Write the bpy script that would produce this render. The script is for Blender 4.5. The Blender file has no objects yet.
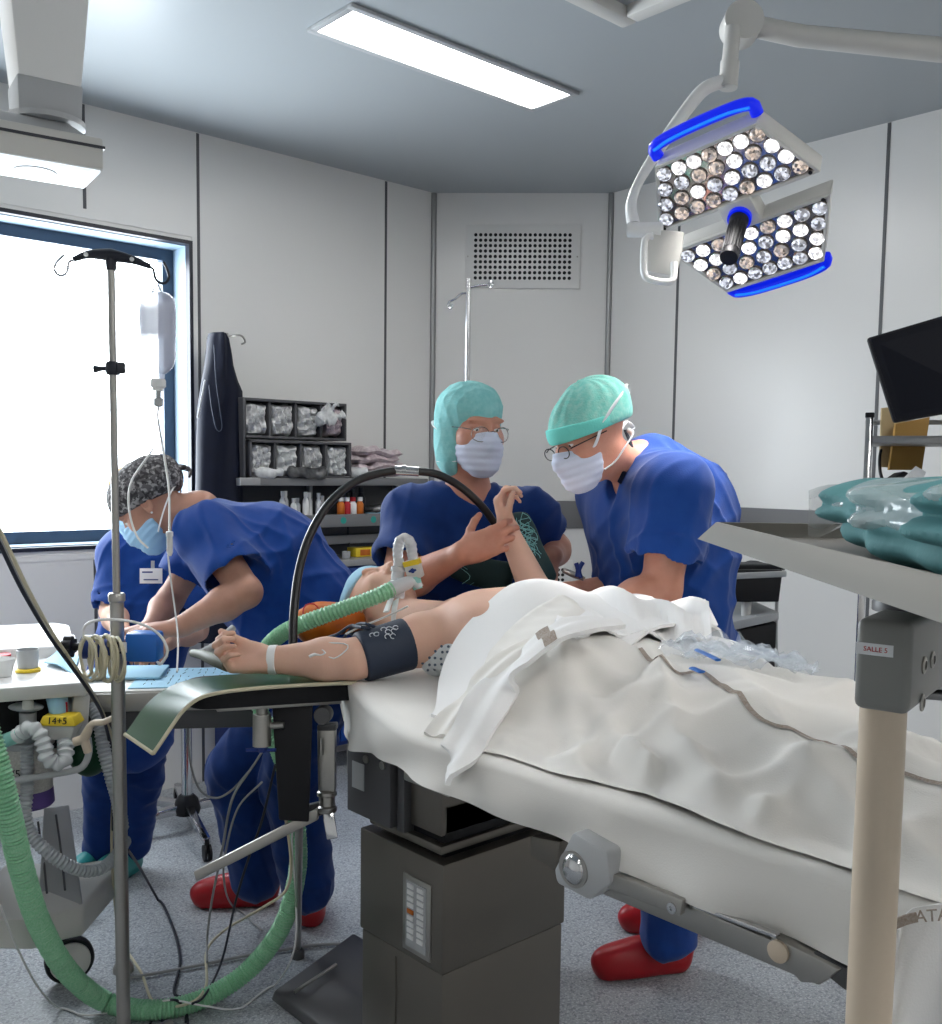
WORLD, BEAM, EXPO, LAMP = 8.5, 24, 1.1, 11
import bpy, bmesh, math, random
import numpy as np
from mathutils import Vector, Matrix
random.seed(7); RNG = np.random.default_rng(7)
PI = math.pi
scene = bpy.context.scene
COL = scene.collection
def V(*a): return np.array(a, float)
def nrm(v):
    v = np.asarray(v, float); return v/max(1e-12, np.linalg.norm(v))
# ------------------------------------------------------------------ camera model (942 x 1024 photograph)
FPX, PCX, PCY, EYE = 990.0, 471.0, 550.0, 1.5
_p, _r, _th = math.atan(81/990.0), 0.0128, math.atan2(1102, 996)
_F0, _R0, _U0 = V(math.cos(_th), math.sin(_th), 0), V(math.sin(_th), -math.cos(_th), 0), V(0, 0, 1)
CF = _F0*math.cos(_p)-_U0*math.sin(_p); _U = _U0*math.cos(_p)+_F0*math.sin(_p)
CR = _R0*math.cos(_r)+_U*math.sin(_r); CU = _U*math.cos(_r)-_R0*math.sin(_r)
CC = V(0, 0, EYE)
def ray(x, y): return CF+CR*(x-PCX)/FPX-CU*(y-PCY)/FPX
def at(x, y, d): return CC+ray(x, y)*d
def onz(x, y, z): d = ray(x, y); return CC+d*((z-EYE)/d[2])
def onx(x, y, X): d = ray(x, y); return CC+d*(X/d[0])
def ony(x, y, Y): d = ray(x, y); return CC+d*(Y/d[1])
def depth(p): return float((np.asarray(p)-CC) @ CF)
def img(r, u, t): return CR*r+CU*u-CF*t      # a direction: right, up, towards the viewer
cam = bpy.data.cameras.new('camera'); cam_o = bpy.data.objects.new('camera', cam); COL.objects.link(cam_o)
M = Matrix(((CR[0], CU[0], -CF[0], 0), (CR[1], CU[1], -CF[1], 0), (CR[2], CU[2], -CF[2], EYE), (0, 0, 0, 1)))
cam_o.matrix_world = M
cam.sensor_fit = 'HORIZONTAL'; cam.sensor_width = 36; cam.lens = 36*FPX/942; cam.shift_y = (PCY-512)/942; cam.clip_start = .02
scene.camera = cam_o
# ------------------------------------------------------------------ materials
def mat(name, col, rough=.5, metal=0, spec=.5, noise=None, bump=None, sss=0, emit=None, estr=0, trans=0, ior=1.45, coat=0, alpha=1, sheen=0):
    """noise = (scale, amount, second colour); bump = (scale, strength)"""
    m = bpy.data.materials.new(name); m.use_nodes = True
    nt = m.node_tree; b = nt.nodes['Principled BSDF']; I = b.inputs
    I['Base Color'].default_value = (*col, 1); I['Roughness'].default_value = rough; I['Metallic'].default_value = metal
    I['Specular IOR Level'].default_value = spec; I['IOR'].default_value = ior
    if sss: I['Subsurface Weight'].default_value = sss; I['Subsurface Radius'].default_value = (.02, .008, .004); I['Subsurface Scale'].default_value = .5
    if emit: I['Emission Color'].default_value = (*emit, 1); I['Emission Strength'].default_value = estr
    if trans: I['Transmission Weight'].default_value = trans
    if coat: I['Coat Weight'].default_value = coat
    if sheen: I['Sheen Weight'].default_value = sheen
    if alpha < 1: I['Alpha'].default_value = alpha
    tc = None
    if noise or bump:
        tc = nt.nodes.new('ShaderNodeTexCoord')
    if noise:
        n = nt.nodes.new('ShaderNodeTexNoise'); n.inputs['Scale'].default_value = noise[0]; n.inputs['Detail'].default_value = 4
        nt.links.new(tc.outputs['Object'], n.inputs['Vector'])
        r = nt.nodes.new('ShaderNodeMapRange'); r.inputs['From Min'].default_value = .35; r.inputs['From Max'].default_value = .65
        r.inputs['To Max'].default_value = noise[1]; nt.links.new(n.outputs['Fac'], r.inputs['Value'])
        x = nt.nodes.new('ShaderNodeMix'); x.data_type = 'RGBA'
        x.inputs['A'].default_value = (*col, 1); x.inputs['B'].default_value = (*noise[2], 1)
        nt.links.new(r.outputs['Result'], x.inputs['Factor']); nt.links.new(x.outputs['Result'], I['Base Color'])
    if bump:
        n = nt.nodes.new('ShaderNodeTexNoise'); n.inputs['Scale'].default_value = bump[0]; n.inputs['Detail'].default_value = 3
        nt.links.new(tc.outputs['Object'], n.inputs['Vector'])
        q = nt.nodes.new('ShaderNodeBump'); q.inputs['Strength'].default_value = bump[1]; q.inputs['Distance'].default_value = .004
        nt.links.new(n.outputs['Fac'], q.inputs['Height']); nt.links.new(q.outputs['Normal'], I['Normal'])
    return m
def speckle(name, col, cols, scale, rough=.4, lo=.62, bump=0):
    """cells with a minority of other colours: terrazzo floor, printed caps"""
    m = mat(name, col, rough); nt = m.node_tree; b = nt.nodes['Principled BSDF']
    tc = nt.nodes.new('ShaderNodeTexCoord'); last = None
    for i, (c, amt) in enumerate(cols):
        n = nt.nodes.new('ShaderNodeTexNoise'); n.inputs['Scale'].default_value = scale*(1+.37*i); n.inputs['Detail'].default_value = 1.5
        mp = nt.nodes.new('ShaderNodeMapping'); mp.inputs['Location'].default_value = (3.1*i, 1.7*i, .3*i)
        nt.links.new(tc.outputs['Object'], mp.inputs['Vector']); nt.links.new(mp.outputs['Vector'], n.inputs['Vector'])
        r = nt.nodes.new('ShaderNodeMapRange'); r.inputs['From Min'].default_value = lo-.03; r.inputs['From Max'].default_value = lo+.03
        r.inputs['To Max'].default_value = amt; nt.links.new(n.outputs['Fac'], r.inputs['Value'])
        x = nt.nodes.new('ShaderNodeMix'); x.data_type = 'RGBA'; x.inputs['B'].default_value = (*c, 1)
        if last is None: x.inputs['A'].default_value = (*col, 1)
        else: nt.links.new(last, x.inputs['A'])
        nt.links.new(r.outputs['Result'], x.inputs['Factor']); last = x.outputs['Result']
    nt.links.new(last, b.inputs['Base Color'])
    return m
def glassy(name, col, amount, rough=.1):
    """thin clear film: part see-through, part glossy sheet"""
    m = bpy.data.materials.new(name); m.use_nodes = True; nt = m.node_tree; nt.nodes.clear()
    o = nt.nodes.new('ShaderNodeOutputMaterial'); t = nt.nodes.new('ShaderNodeBsdfTransparent'); p = nt.nodes.new('ShaderNodeBsdfPrincipled')
    p.inputs['Base Color'].default_value = (*col, 1); p.inputs['Roughness'].default_value = rough; p.inputs['Specular IOR Level'].default_value = .8
    x = nt.nodes.new('ShaderNodeMixShader'); x.inputs[0].default_value = amount
    nt.links.new(t.outputs[0], x.inputs[1]); nt.links.new(p.outputs[0], x.inputs[2]); nt.links.new(x.outputs[0], o.inputs[0])
    return m
m_ = {}
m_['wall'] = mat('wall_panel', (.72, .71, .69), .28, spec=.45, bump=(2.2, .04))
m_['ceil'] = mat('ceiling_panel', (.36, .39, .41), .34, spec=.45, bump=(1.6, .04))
m_['floor'] = speckle('floor_vinyl', (.33, .35, .37), [((.17, .18, .20), .75), ((.55, .57, .60), .7), ((.25, .27, .3), .5)], 95, .36, .56)
m_['seam'] = mat('seam_strip', (.09, .09, .095), .5)
m_['alu'] = mat('aluminium_profile', (.30, .30, .30), .38, .7)
m_['band'] = mat('bumper_band', (.155, .155, .16), .5)
m_['black'] = mat('black_plastic', (.006, .006, .008), .5, spec=.35)
m_['blackpad'] = mat('black_padding', (.007, .007, .009), .55, spec=.35, bump=(160, .15))
m_['white'] = mat('white_plastic', (.78, .78, .77), .35)
m_['offw'] = mat('off_white_plastic', (.60, .59, .56), .42)
m_['cream'] = mat('cream_paint', (.63, .52, .40), .4)
m_['greyp'] = mat('grey_paint', (.235, .235, .225), .38, spec=.4)
m_['greyl'] = mat('light_grey_plastic', (.42, .43, .44), .4)
m_['greyd'] = mat('dark_grey_plastic', (.075, .075, .08), .45)
m_['steel'] = mat('brushed_steel', (.40, .385, .36), .32, .9, bump=(220, .04))
m_['steeld'] = mat('satin_steel_cladding', (.17, .155, .135), .38, .7, bump=(260, .03))
m_['chrome'] = mat('chrome', (.62, .62, .63), .14, 1)
m_['stick'] = mat('tray_enamel', (.215, .205, .185), .5, 0)
m_['reveal'] = mat('window_reveal_paint', (.27, .36, .45), .4)
m_['winframe'] = mat('window_frame_grey', (.035, .065, .11), .4)
m_['gasket'] = mat('window_gasket', (.012, .014, .024), .4)
m_['scrub'] = mat('blue_scrub_cloth', (.006, .032, .155), .82, spec=.2, noise=(26, .45, (.009, .045, .205)), bump=(340, .16), sheen=.15)
m_['scrub2'] = mat('royal_blue_scrub_cloth', (.006, .045, .235), .8, spec=.2, noise=(22, .45, (.010, .062, .29)), bump=(340, .16), sheen=.15)
m_['navy'] = mat('navy_apron', (.004, .006, .016), .55, spec=.25, noise=(9, .5, (.006, .009, .024)))
m_['skin'] = mat('skin', (.60, .335, .245), .5, spec=.35, noise=(38, .5, (.55, .275, .195)), bump=(170, .10), sss=.12)
m_['skinp'] = mat('pale_skin', (.72, .45, .34), .6, spec=.25, noise=(30, .5, (.69, .41, .305)), bump=(170, .08), sss=.12)
m_['skinr'] = mat('ruddy_skin', (.56, .27, .19), .5, spec=.35, noise=(34, .55, (.50, .21, .145)), bump=(170, .12), sss=.12)
m_['skint'] = mat('tan_skin', (.50, .27, .195), .5, spec=.35, noise=(34, .5, (.42, .215, .155)), bump=(170, .10), sss=.12)
m_['capt'] = mat('teal_cap_fleece', (.22, .54, .54), .85, spec=.2, noise=(70, .6, (.32, .63, .62)), bump=(240, .3))
m_['capg'] = mat('mint_cap_fleece', (.17, .52, .45), .85, spec=.2, noise=(80, .7, (.34, .60, .53)), bump=(240, .3))
m_['capband'] = mat('mint_cap_band', (.16, .62, .55), .8, spec=.2, bump=(240, .2))
m_['mask'] = mat('mask_paper', (.62, .66, .80), .85, spec=.2, bump=(120, .12))
m_['maskb'] = mat('blue_mask_paper', (.36, .58, .80), .85, spec=.2, bump=(120, .12))
m_['tie'] = mat('mask_tie', (.78, .78, .78), .8)
m_['capleo'] = speckle('grey_spotted_cap', (.10, .095, .10), [((.32, .31, .31), .9), ((.025, .022, .025), .9)], 62, .85, .53)
m_['capflo'] = speckle('flowered_cap', (.36, .34, .30), [((.55, .17, .05), .95), ((.03, .05, .03), .9), ((.55, .42, .1), .8)], 40, .85, .52)
m_['eyew'] = mat('eye', (.75, .72, .70), .2); m_['iris'] = mat('iris', (.05, .03, .02), .2)
m_['hair'] = mat('grey_brown_hair', (.10, .075, .055), .6, bump=(300, .4))
m_['clog'] = mat('red_clog', (.36, .006, .012), .38, bump=(60, .05))
m_['clogt'] = mat('teal_clog', (.02, .22, .22), .45)
m_['sheet'] = mat('white_sheet_cloth', (.80, .775, .735), .88, spec=.15, bump=(420, .12))
m_['sheetb'] = mat('bright_sheet_cloth', (.84, .83, .82), .88, spec=.15, bump=(420, .12))
m_['stripe'] = mat('woven_brown_stripe', (.30, .24, .20), .9, noise=(300, .6, (.5, .45, .4)))
m_['gown'] = mat('gown_cloth', (.72, .75, .76), .88, spec=.15)
m_['dots'] = mat('gown_dots', (.10, .13, .18), .8)
m_['cuff'] = mat('cuff_navy', (.020, .030, .055), .6, bump=(300, .15))
m_['print'] = mat('white_print', (.62, .66, .70), .6)
m_['red'] = mat('red_print', (.50, .02, .03), .6)
m_['ink'] = mat('black_ink', (.012, .012, .012), .6)
m_['greenhose'] = mat('green_hose_wall', (.20, .50, .27), .35, spec=.5, noise=(240, .5, (.40, .64, .46)))
m_['clearhose'] = mat('clear_hose_rib', (.66, .78, .70), .3, spec=.5)
m_['greyhose'] = mat('grey_hose', (.40, .42, .44), .35)
m_['mint'] = mat('mint_connector', (.22, .50, .45), .4)
m_['green'] = mat('green_lead_rubber', (.022, .085, .038), .28, spec=.55, noise=(7, .6, (.035, .10, .03)))
m_['greenedge'] = mat('cream_cut_edge', (.55, .50, .36), .7)
m_['greenbag'] = mat('green_rubber_bag', (.005, .05, .02), .35)
m_['teald'] = mat('dark_green_cloth', (.006, .032, .034), .7, bump=(200, .2))
m_['packteal'] = mat('teal_wrapped_pack', (.075, .24, .25), .75, noise=(14, .4, (.055, .19, .21)), bump=(40, .2))
m_['film'] = glassy('clear_plastic_film', (.72, .78, .80), .38, .12)
m_['film2'] = glassy('thin_clear_wrap', (.75, .82, .90), .30, .1)
m_['clear'] = mat('clear_plastic', (.80, .82, .84), .15, trans=.35)
m_['fluid'] = glassy('infusion_bottle_plastic', (.60, .62, .72), .62, .12)
m_['blue'] = mat('blue_device', (.015, .13, .48), .38)
m_['bluedk'] = mat('dark_blue_device', (.012, .035, .20), .4)
m_['bluedr'] = mat('blue_drawer', (.008, .07, .36), .4)
m_['bluepaper'] = mat('light_blue_paper', (.34, .58, .74), .8)
m_['paper'] = mat('white_paper', (.78, .80, .82), .8)
m_['orange'] = mat('orange_plastic', (.60, .16, .015), .35, noise=(22, .6, (.35, .06, .01)))
m_['yellow'] = mat('yellow_label', (.80, .58, .03), .5)
m_['purple'] = mat('purple_granules', (.10, .06, .24), .6)
m_['limewhite'] = mat('absorber_lime', (.50, .48, .45), .8, noise=(180, .8, (.66, .64, .6)))
m_['kraft'] = mat('brown_board', (.36, .20, .045), .7); m_['kraftl'] = mat('tan_board', (.50, .38, .20), .75)
m_['screen'] = mat('dark_screen', (.004, .005, .010), .45, spec=.2)
m_['pvc'] = mat('packet_plastic', (.66, .66, .65), .3, noise=(60, .9, (.36, .36, .36)), bump=(60, .6))
m_['packp'] = mat('pink_packet', (.62, .54, .55), .4, noise=(45, .9, (.42, .33, .36)), bump=(50, .6))
m_['bagd'] = mat('dark_bag', (.03, .03, .033), .28, noise=(24, .7, (.16, .16, .16)), bump=(40, .7))
m_['bagw'] = mat('white_bag', (.66, .67, .66), .35, noise=(34, .7, (.42, .42, .42)), bump=(45, .7))
m_['shelfg'] = mat('grey_shelf', (.17, .17, .175), .45); m_['shelfd'] = mat('dark_shelf_panel', (.075, .078, .085), .5)
m_['shelfl'] = mat('shelf_edge', (.30, .30, .30), .4)
m_['teal'] = mat('teal_sticker', (.02, .30, .25), .6)
m_['blacktube'] = mat('black_bent_tube', (.014, .014, .015), .3)
m_['cable'] = mat('grey_cable', (.30, .30, .30), .5); m_['cabley'] = mat('cream_cable', (.58, .53, .38), .5); m_['cabled'] = mat('dark_cable', (.015, .018, .03), .5)
m_['cablew'] = mat('white_line', (.75, .75, .74), .4)
m_['ledglow'] = mat('blue_glow_handle', (.0, .01, .4), .3, emit=(.0, .012, .8), estr=.34)
m_['ledbright'] = mat('blue_light_strip', (.0, .1, .8), .25, emit=(.01, .15, 1.0), estr=.55)
m_['lamp'] = mat('lamp_diffuser', (.9, .9, .9), .5, emit=(1, .985, .96), estr=LAMP)
m_['lamp2'] = mat('pendant_light_panel', (.8, .85, .9), .5, emit=(.86, .94, 1), estr=.36)
def lensmat(name, ce, e0, e1, sc):
    """glass lens: sparkle painted in as bright and dark glowing cells"""
    m = mat(name, (.55, .52, .52), .08, spec=.8, coat=.7); nt = m.node_tree; b = nt.nodes['Principled BSDF']
    tc = nt.nodes.new('ShaderNodeTexCoord'); v = nt.nodes.new('ShaderNodeTexVoronoi'); v.inputs['Scale'].default_value = sc
    nt.links.new(tc.outputs['Object'], v.inputs['Vector']); r = nt.nodes.new('ShaderNodeMapRange')
    sp = nt.nodes.new('ShaderNodeSeparateColor'); nt.links.new(v.outputs['Color'], sp.inputs['Color'])
    nt.links.new(sp.outputs[0], r.inputs['Value']); r.inputs['From Min'].default_value = .25; r.inputs['From Max'].default_value = .9; r.inputs['To Min'].default_value = e0; r.inputs['To Max'].default_value = e1
    b.inputs['Emission Color'].default_value = (*ce, 1); nt.links.new(r.outputs['Result'], b.inputs['Emission Strength'])
    mr = nt.nodes.new('ShaderNodeMapRange'); nt.links.new(sp.outputs[1], mr.inputs['Value']); mr.inputs['To Min'].default_value = .05; mr.inputs['To Max'].default_value = .7
    mc = nt.nodes.new('ShaderNodeMix'); mc.data_type = 'RGBA'; mc.inputs['A'].default_value = (.02, .02, .022, 1); mc.inputs['B'].default_value = (.7, .68, .70, 1); nt.links.new(mr.outputs['Result'], mc.inputs['Factor']); nt.links.new(mc.outputs['Result'], b.inputs['Base Color'])
    return m
m_['lensw'] = lensmat('lens_warm', (1, .78, .62), .02, .40, 150)
m_['lensc'] = lensmat('lens_cool', (.84, .88, 1), .03, .55, 150)
m_['lensh'] = lensmat('lens_lit', (1, .99, 1), .28, 1.5, 150)
m_['lensd'] = mat('lens_ring', (.40, .36, .34), .15, .9)
m_['olive'] = mat('olive_soft_tube', (.13, .135, .10), .6)
m_['glass'] = glassy('window_glass', (.9, .95, 1), .06, .02)
m_['specs'] = mat('spectacle_metal', (.35, .33, .30), .25, 1)
# ------------------------------------------------------------------ mesh builder
class MB:
    def __init__(s): s.v = []; s.f = []; s.m = []; s.cur = 0; s.n = 0
    def mi(s, i): s.cur = i; return s
    def raw(s, v, f):
        v = np.asarray(v, float).reshape(-1, 3); b = s.n
        s.v.append(v); s.f += [tuple(int(b+i) for i in q) for q in f]; s.m += [s.cur]*len(f); s.n += len(v); return s
    def box(s, c, size, R=None, bev=.003, seg=2):
        bm = bmesh.new(); bmesh.ops.create_cube(bm, size=1)
        for v in bm.verts: v.co = Vector((v.co.x*size[0], v.co.y*size[1], v.co.z*size[2]))
        bev = min(bev, .45*min(size))
        if bev > 0: bmesh.ops.bevel(bm, geom=list(bm.edges), offset=bev, segments=seg, affect='EDGES', profile=.5)
        bm.verts.index_update()
        P = np.array([v.co[:] for v in bm.verts]); F = [[v.index for v in f.verts] for f in bm.faces]; bm.free()
        if R is not None: P = P @ np.asarray(R, float)
        return s.raw(P+np.asarray(c), F)
    def hexa(s, p, bev=.003):
        """eight corners: bottom 4 (ccw), top 4"""
        bm = bmesh.new(); vs = [bm.verts.new(tuple(q)) for q in p]
        for f in ((3, 2, 1, 0), (4, 5, 6, 7), (0, 1, 5, 4), (1, 2, 6, 5), (2, 3, 7, 6), (3, 0, 4, 7)): bm.faces.new([vs[i] for i in f])
        bmesh.ops.recalc_face_normals(bm, faces=bm.faces)
        if bev: bmesh.ops.bevel(bm, geom=list(bm.edges), offset=bev, segments=2, affect='EDGES', profile=.5)
        bm.verts.index_update()
        P = [v.co[:] for v in bm.verts]; F = [[v.index for v in f.verts] for f in bm.faces]; bm.free()
        return s.raw(P, F)
    def prism(s, pts, ext, bev=.002):
        bm = bmesh.new(); a = [bm.verts.new(tuple(p)) for p in pts]; b = [bm.verts.new(tuple(np.asarray(p)+ext)) for p in pts]; n = len(pts)
        bm.faces.new(a[::-1]); bm.faces.new(b)
        for i in range(n): bm.faces.new((a[i], a[(i+1) % n], b[(i+1) % n], b[i]))
        bmesh.ops.recalc_face_normals(bm, faces=bm.faces)
        if bev: bmesh.ops.bevel(bm, geom=list(bm.edges), offset=bev, segments=2, affect='EDGES', profile=.5)
        bm.verts.index_update()
        P = [v.co[:] for v in bm.verts]; F = [[v.index for v in f.verts] for f in bm.faces]; bm.free()
        return s.raw(P, F)
    def cyl(s, a, b, r, r2=None, n=24, caps=True):
        r2 = r if r2 is None else r2
        return s.lathe(a, np.asarray(b, float)-np.asarray(a, float), [(r, 0), (r2, 1)], n, caps, rel=True)
    def lathe(s, o, axis, prof, n=24, caps=True, rel=False):
        o = np.asarray(o, float); L = np.linalg.norm(axis); z = nrm(axis)
        x = nrm(np.cross(z, V(0, 0, 1) if abs(z[2]) < .9 else V(1, 0, 0))); y = np.cross(z, x)
        t = np.arange(n)*2*PI/n; P = []
        for r, h in prof:
            hh = h*L if rel else h
            P.append(o+z*hh+r*(np.cos(t)[:, None]*x+np.sin(t)[:, None]*y))
        k = len(prof); F = []
        for i in range(k-1):
            for j in range(n):
                F.append((i*n+j, i*n+(j+1) % n, (i+1)*n+(j+1) % n, (i+1)*n+j))
        if caps: F.append(tuple(range(n))[::-1]); F.append(tuple((k-1)*n+j for j in range(n)))
        return s.raw(np.concatenate(P), F)
    def tube(s, pts, r, n=10, spline=True, step=.012, closed=False, caps=True, corr=None, flat=None):
        P = np.asarray(pts, float)
        if spline and len(P) > 2: P = catmull(P, step, closed)
        elif corr is not None: P = catmull(np.vstack([P]), step, closed) if len(P) > 2 else np.linspace(P[0], P[1], max(2, int(np.linalg.norm(P[1]-P[0])/step)))
        N = len(P); R = np.interp(np.linspace(0, 1, N), np.linspace(0, 1, len(r)), r) if np.ndim(r) else np.full(N, float(r))
        if corr is not None:
            sl = np.concatenate([[0], np.cumsum(np.linalg.norm(np.diff(P, axis=0), axis=1))])
            R = R*(1+corr[1]*np.cos(2*PI*sl/corr[0]))
        T = np.gradient(P, axis=0); T /= np.maximum(1e-9, np.linalg.norm(T, axis=1))[:, None]
        u = np.cross(T[0], V(0, 0, 1) if abs(T[0][2]) < .9 else V(1, 0, 0)); u = nrm(u)
        t = np.arange(n)*2*PI/n; out = []
        for i in range(N):
            u = u-T[i]*(u @ T[i]); u = nrm(u); w = np.cross(T[i], u)
            if flat is None: out.append(P[i]+R[i]*(np.cos(t)[:, None]*u+np.sin(t)[:, None]*w))
            else: out.append(P[i]+R[i]*(np.cos(t)[:, None]*u*flat[0]+np.sin(t)[:, None]*w*flat[1]))
        F = []
        m = N if closed else N-1
        for i in range(m):
            a, b = i*n, ((i+1) % N)*n
            for j in range(n): F.append((a+j, a+(j+1) % n, b+(j+1) % n, b+j))
        if caps and not closed: F.append(tuple(range(n))[::-1]); F.append(tuple((N-1)*n+j for j in range(n)))
        return s.raw(np.concatenate(out), F)
    def ell(s, c, rad, R=None, nu=24, nv=14):
        th = np.linspace(0, PI, nv+1)[1:-1]; ph = np.arange(nu)*2*PI/nu
        P = [V(0, 0, 1)]+[V(math.sin(a)*math.cos(b), math.sin(a)*math.sin(b), math.cos(a)) for a in th for b in ph]+[V(0, 0, -1)]
        P = np.array(P)*np.asarray(rad)
        if R is not None: P = P @ np.asarray(R)
        F = [(0, 1+j, 1+(j+1) % nu) for j in range(nu)]
        for i in range(nv-2):
            for j in range(nu): F.append((1+i*nu+j, 1+(i+1)*nu+j, 1+(i+1)*nu+(j+1) % nu, 1+i*nu+(j+1) % nu))
        l = 1+(nv-1)*nu; k = 1+(nv-2)*nu
        F += [(l, k+(j+1) % nu, k+j) for j in range(nu)]
        return s.raw(P+np.asarray(c), F)
    def grid(s, G, thick=0):
        """G: (h, w, 3); thick > 0 closes it into a sheet of that thickness along its normals"""
        G = np.asarray(G, float); h, w = G.shape[:2]
        idx = np.arange(h*w).reshape(h, w)
        q = np.stack([idx[:-1, :-1], idx[:-1, 1:], idx[1:, 1:], idx[1:, :-1]], -1).reshape(-1, 4)
        if not thick: return s.raw(G, q)
        du = np.gradient(G, axis=1); dv = np.gradient(G, axis=0); n = np.cross(du, dv); n /= np.maximum(1e-12, np.linalg.norm(n, axis=2))[..., None]
        B = G-n*thick; off = h*w
        F = [tuple(x) for x in q]+[tuple(off+i for i in x[::-1]) for x in q]
        ring = list(idx[0, :])+list(idx[1:, -1])+list(idx[-1, -2::-1])+list(idx[-2:0:-1, 0])
        for i in range(len(ring)):
            a, b = ring[i], ring[(i+1) % len(ring)]; F.append((b, a, off+a, off+b))
        return s.raw(np.concatenate([G.reshape(-1, 3), B.reshape(-1, 3)]), F)
def catmull(P, step, closed=False):
    P = np.asarray(P, float)
    Q = np.vstack([P[-1], P, P[0], P[1]]) if closed else np.vstack([2*P[0]-P[1], P, 2*P[-1]-P[-2]])
    out = []
    for i in range(1, len(Q)-2):
        a, b, c, d = Q[i-1:i+3]; L = np.linalg.norm(c-b); k = max(2, int(math.ceil(L/step)))
        t = (np.arange(k)/k)[:, None]
        out.append(.5*(2*b+(c-a)*t+(2*a-5*b+4*c-d)*t**2+(3*b-a-3*c+d)*t**3))
    if not closed: out.append(Q[-2][None])
    return np.vstack(out)
def link(name, mb, mats, parent=None, smooth=True, angle=38):
    me = bpy.data.meshes.new(name); org = V(0, 0, 0)
    o = bpy.data.objects.new(name, me); COL.objects.link(o)
    v = np.concatenate(mb.v)
    if parent is not None:
        org = np.array(parent['_o']); o.parent = parent
    else:
        org = np.array([(v[:, 0].min()+v[:, 0].max())/2, (v[:, 1].min()+v[:, 1].max())/2, v[:, 2].min()]); o.location = org
    o['_o'] = [float(x) for x in org]
    me.from_pydata((v-org).tolist(), [], mb.f)
    mats = mats if isinstance(mats, (list, tuple)) else [mats]
    for q in mats: me.materials.append(m_[q] if isinstance(q, str) else q)
    me.polygons.foreach_set('material_index', mb.m)
    me.polygons.foreach_set('use_smooth', [smooth]*len(mb.f))
    me.update()
    if smooth: me.set_sharp_from_angle(angle=math.radians(angle))
    return o
def tag(o, label, cat, group=None, kind=None):
    if label: o['label'] = label
    if cat: o['category'] = cat
    if group: o['group'] = group
    if kind: o['kind'] = kind
    return o
def thing(name, label, cat, loc, group=None):
    o = bpy.data.objects.new(name, None); COL.objects.link(o); o.location = tuple(float(x) for x in loc); o['_o'] = [float(x) for x in loc]
    o.empty_display_size = .05
    return tag(o, label, cat, group)
def part(name, mb, mats, parent, label=None, **k):
    o = link(name, mb, mats, parent, **k)
    if label: o['label'] = label
    return o
def solo(name, mb, mats, label, cat, group=None, **k): return tag(link(name, mb, mats, None, **k), label, cat, group)
def struct(name, mb, mats, parent=None, **k):
    o = link(name, mb, mats, parent, **k)
    if parent is None: o['kind'] = 'structure'
    return o
def copy_tree(o, parent=None):
    c = o.copy(); COL.objects.link(c)
    if parent is not None: c.parent = parent
    for ch in list(o.children): copy_tree(ch, c)
    return c
def lettering(txt, size, o, x, y, mb, ext=.0006):
    """adds the outline of a word to mb: baseline centre o, reading direction x, up direction y"""
    cu = bpy.data.curves.new('t', 'FONT'); cu.body = txt; cu.size = size; cu.align_x = 'CENTER'; cu.align_y = 'CENTER'; cu.extrude = ext; cu.resolution_u = 3
    ob = bpy.data.objects.new('t', cu); COL.objects.link(ob)
    dg = bpy.context.evaluated_depsgraph_get(); me = ob.evaluated_get(dg).to_mesh()
    P = np.array([v.co[:] for v in me.vertices]); F = [tuple(p.vertices) for p in me.polygons]
    x = nrm(x); y = nrm(y); z = np.cross(x, y)
    if len(P): mb.raw(np.asarray(o)+P[:, :1]*x+P[:, 1:2]*y+P[:, 2:3]*z, F)
    ob.evaluated_get(dg).to_mesh_clear(); bpy.data.objects.remove(ob); bpy.data.curves.remove(cu)
def frame_of(z, xhint):
    z = nrm(z); x = np.asarray(xhint, float); x = nrm(x-z*(x @ z)); return np.array([x, np.cross(z, x), z])   # rows
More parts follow.
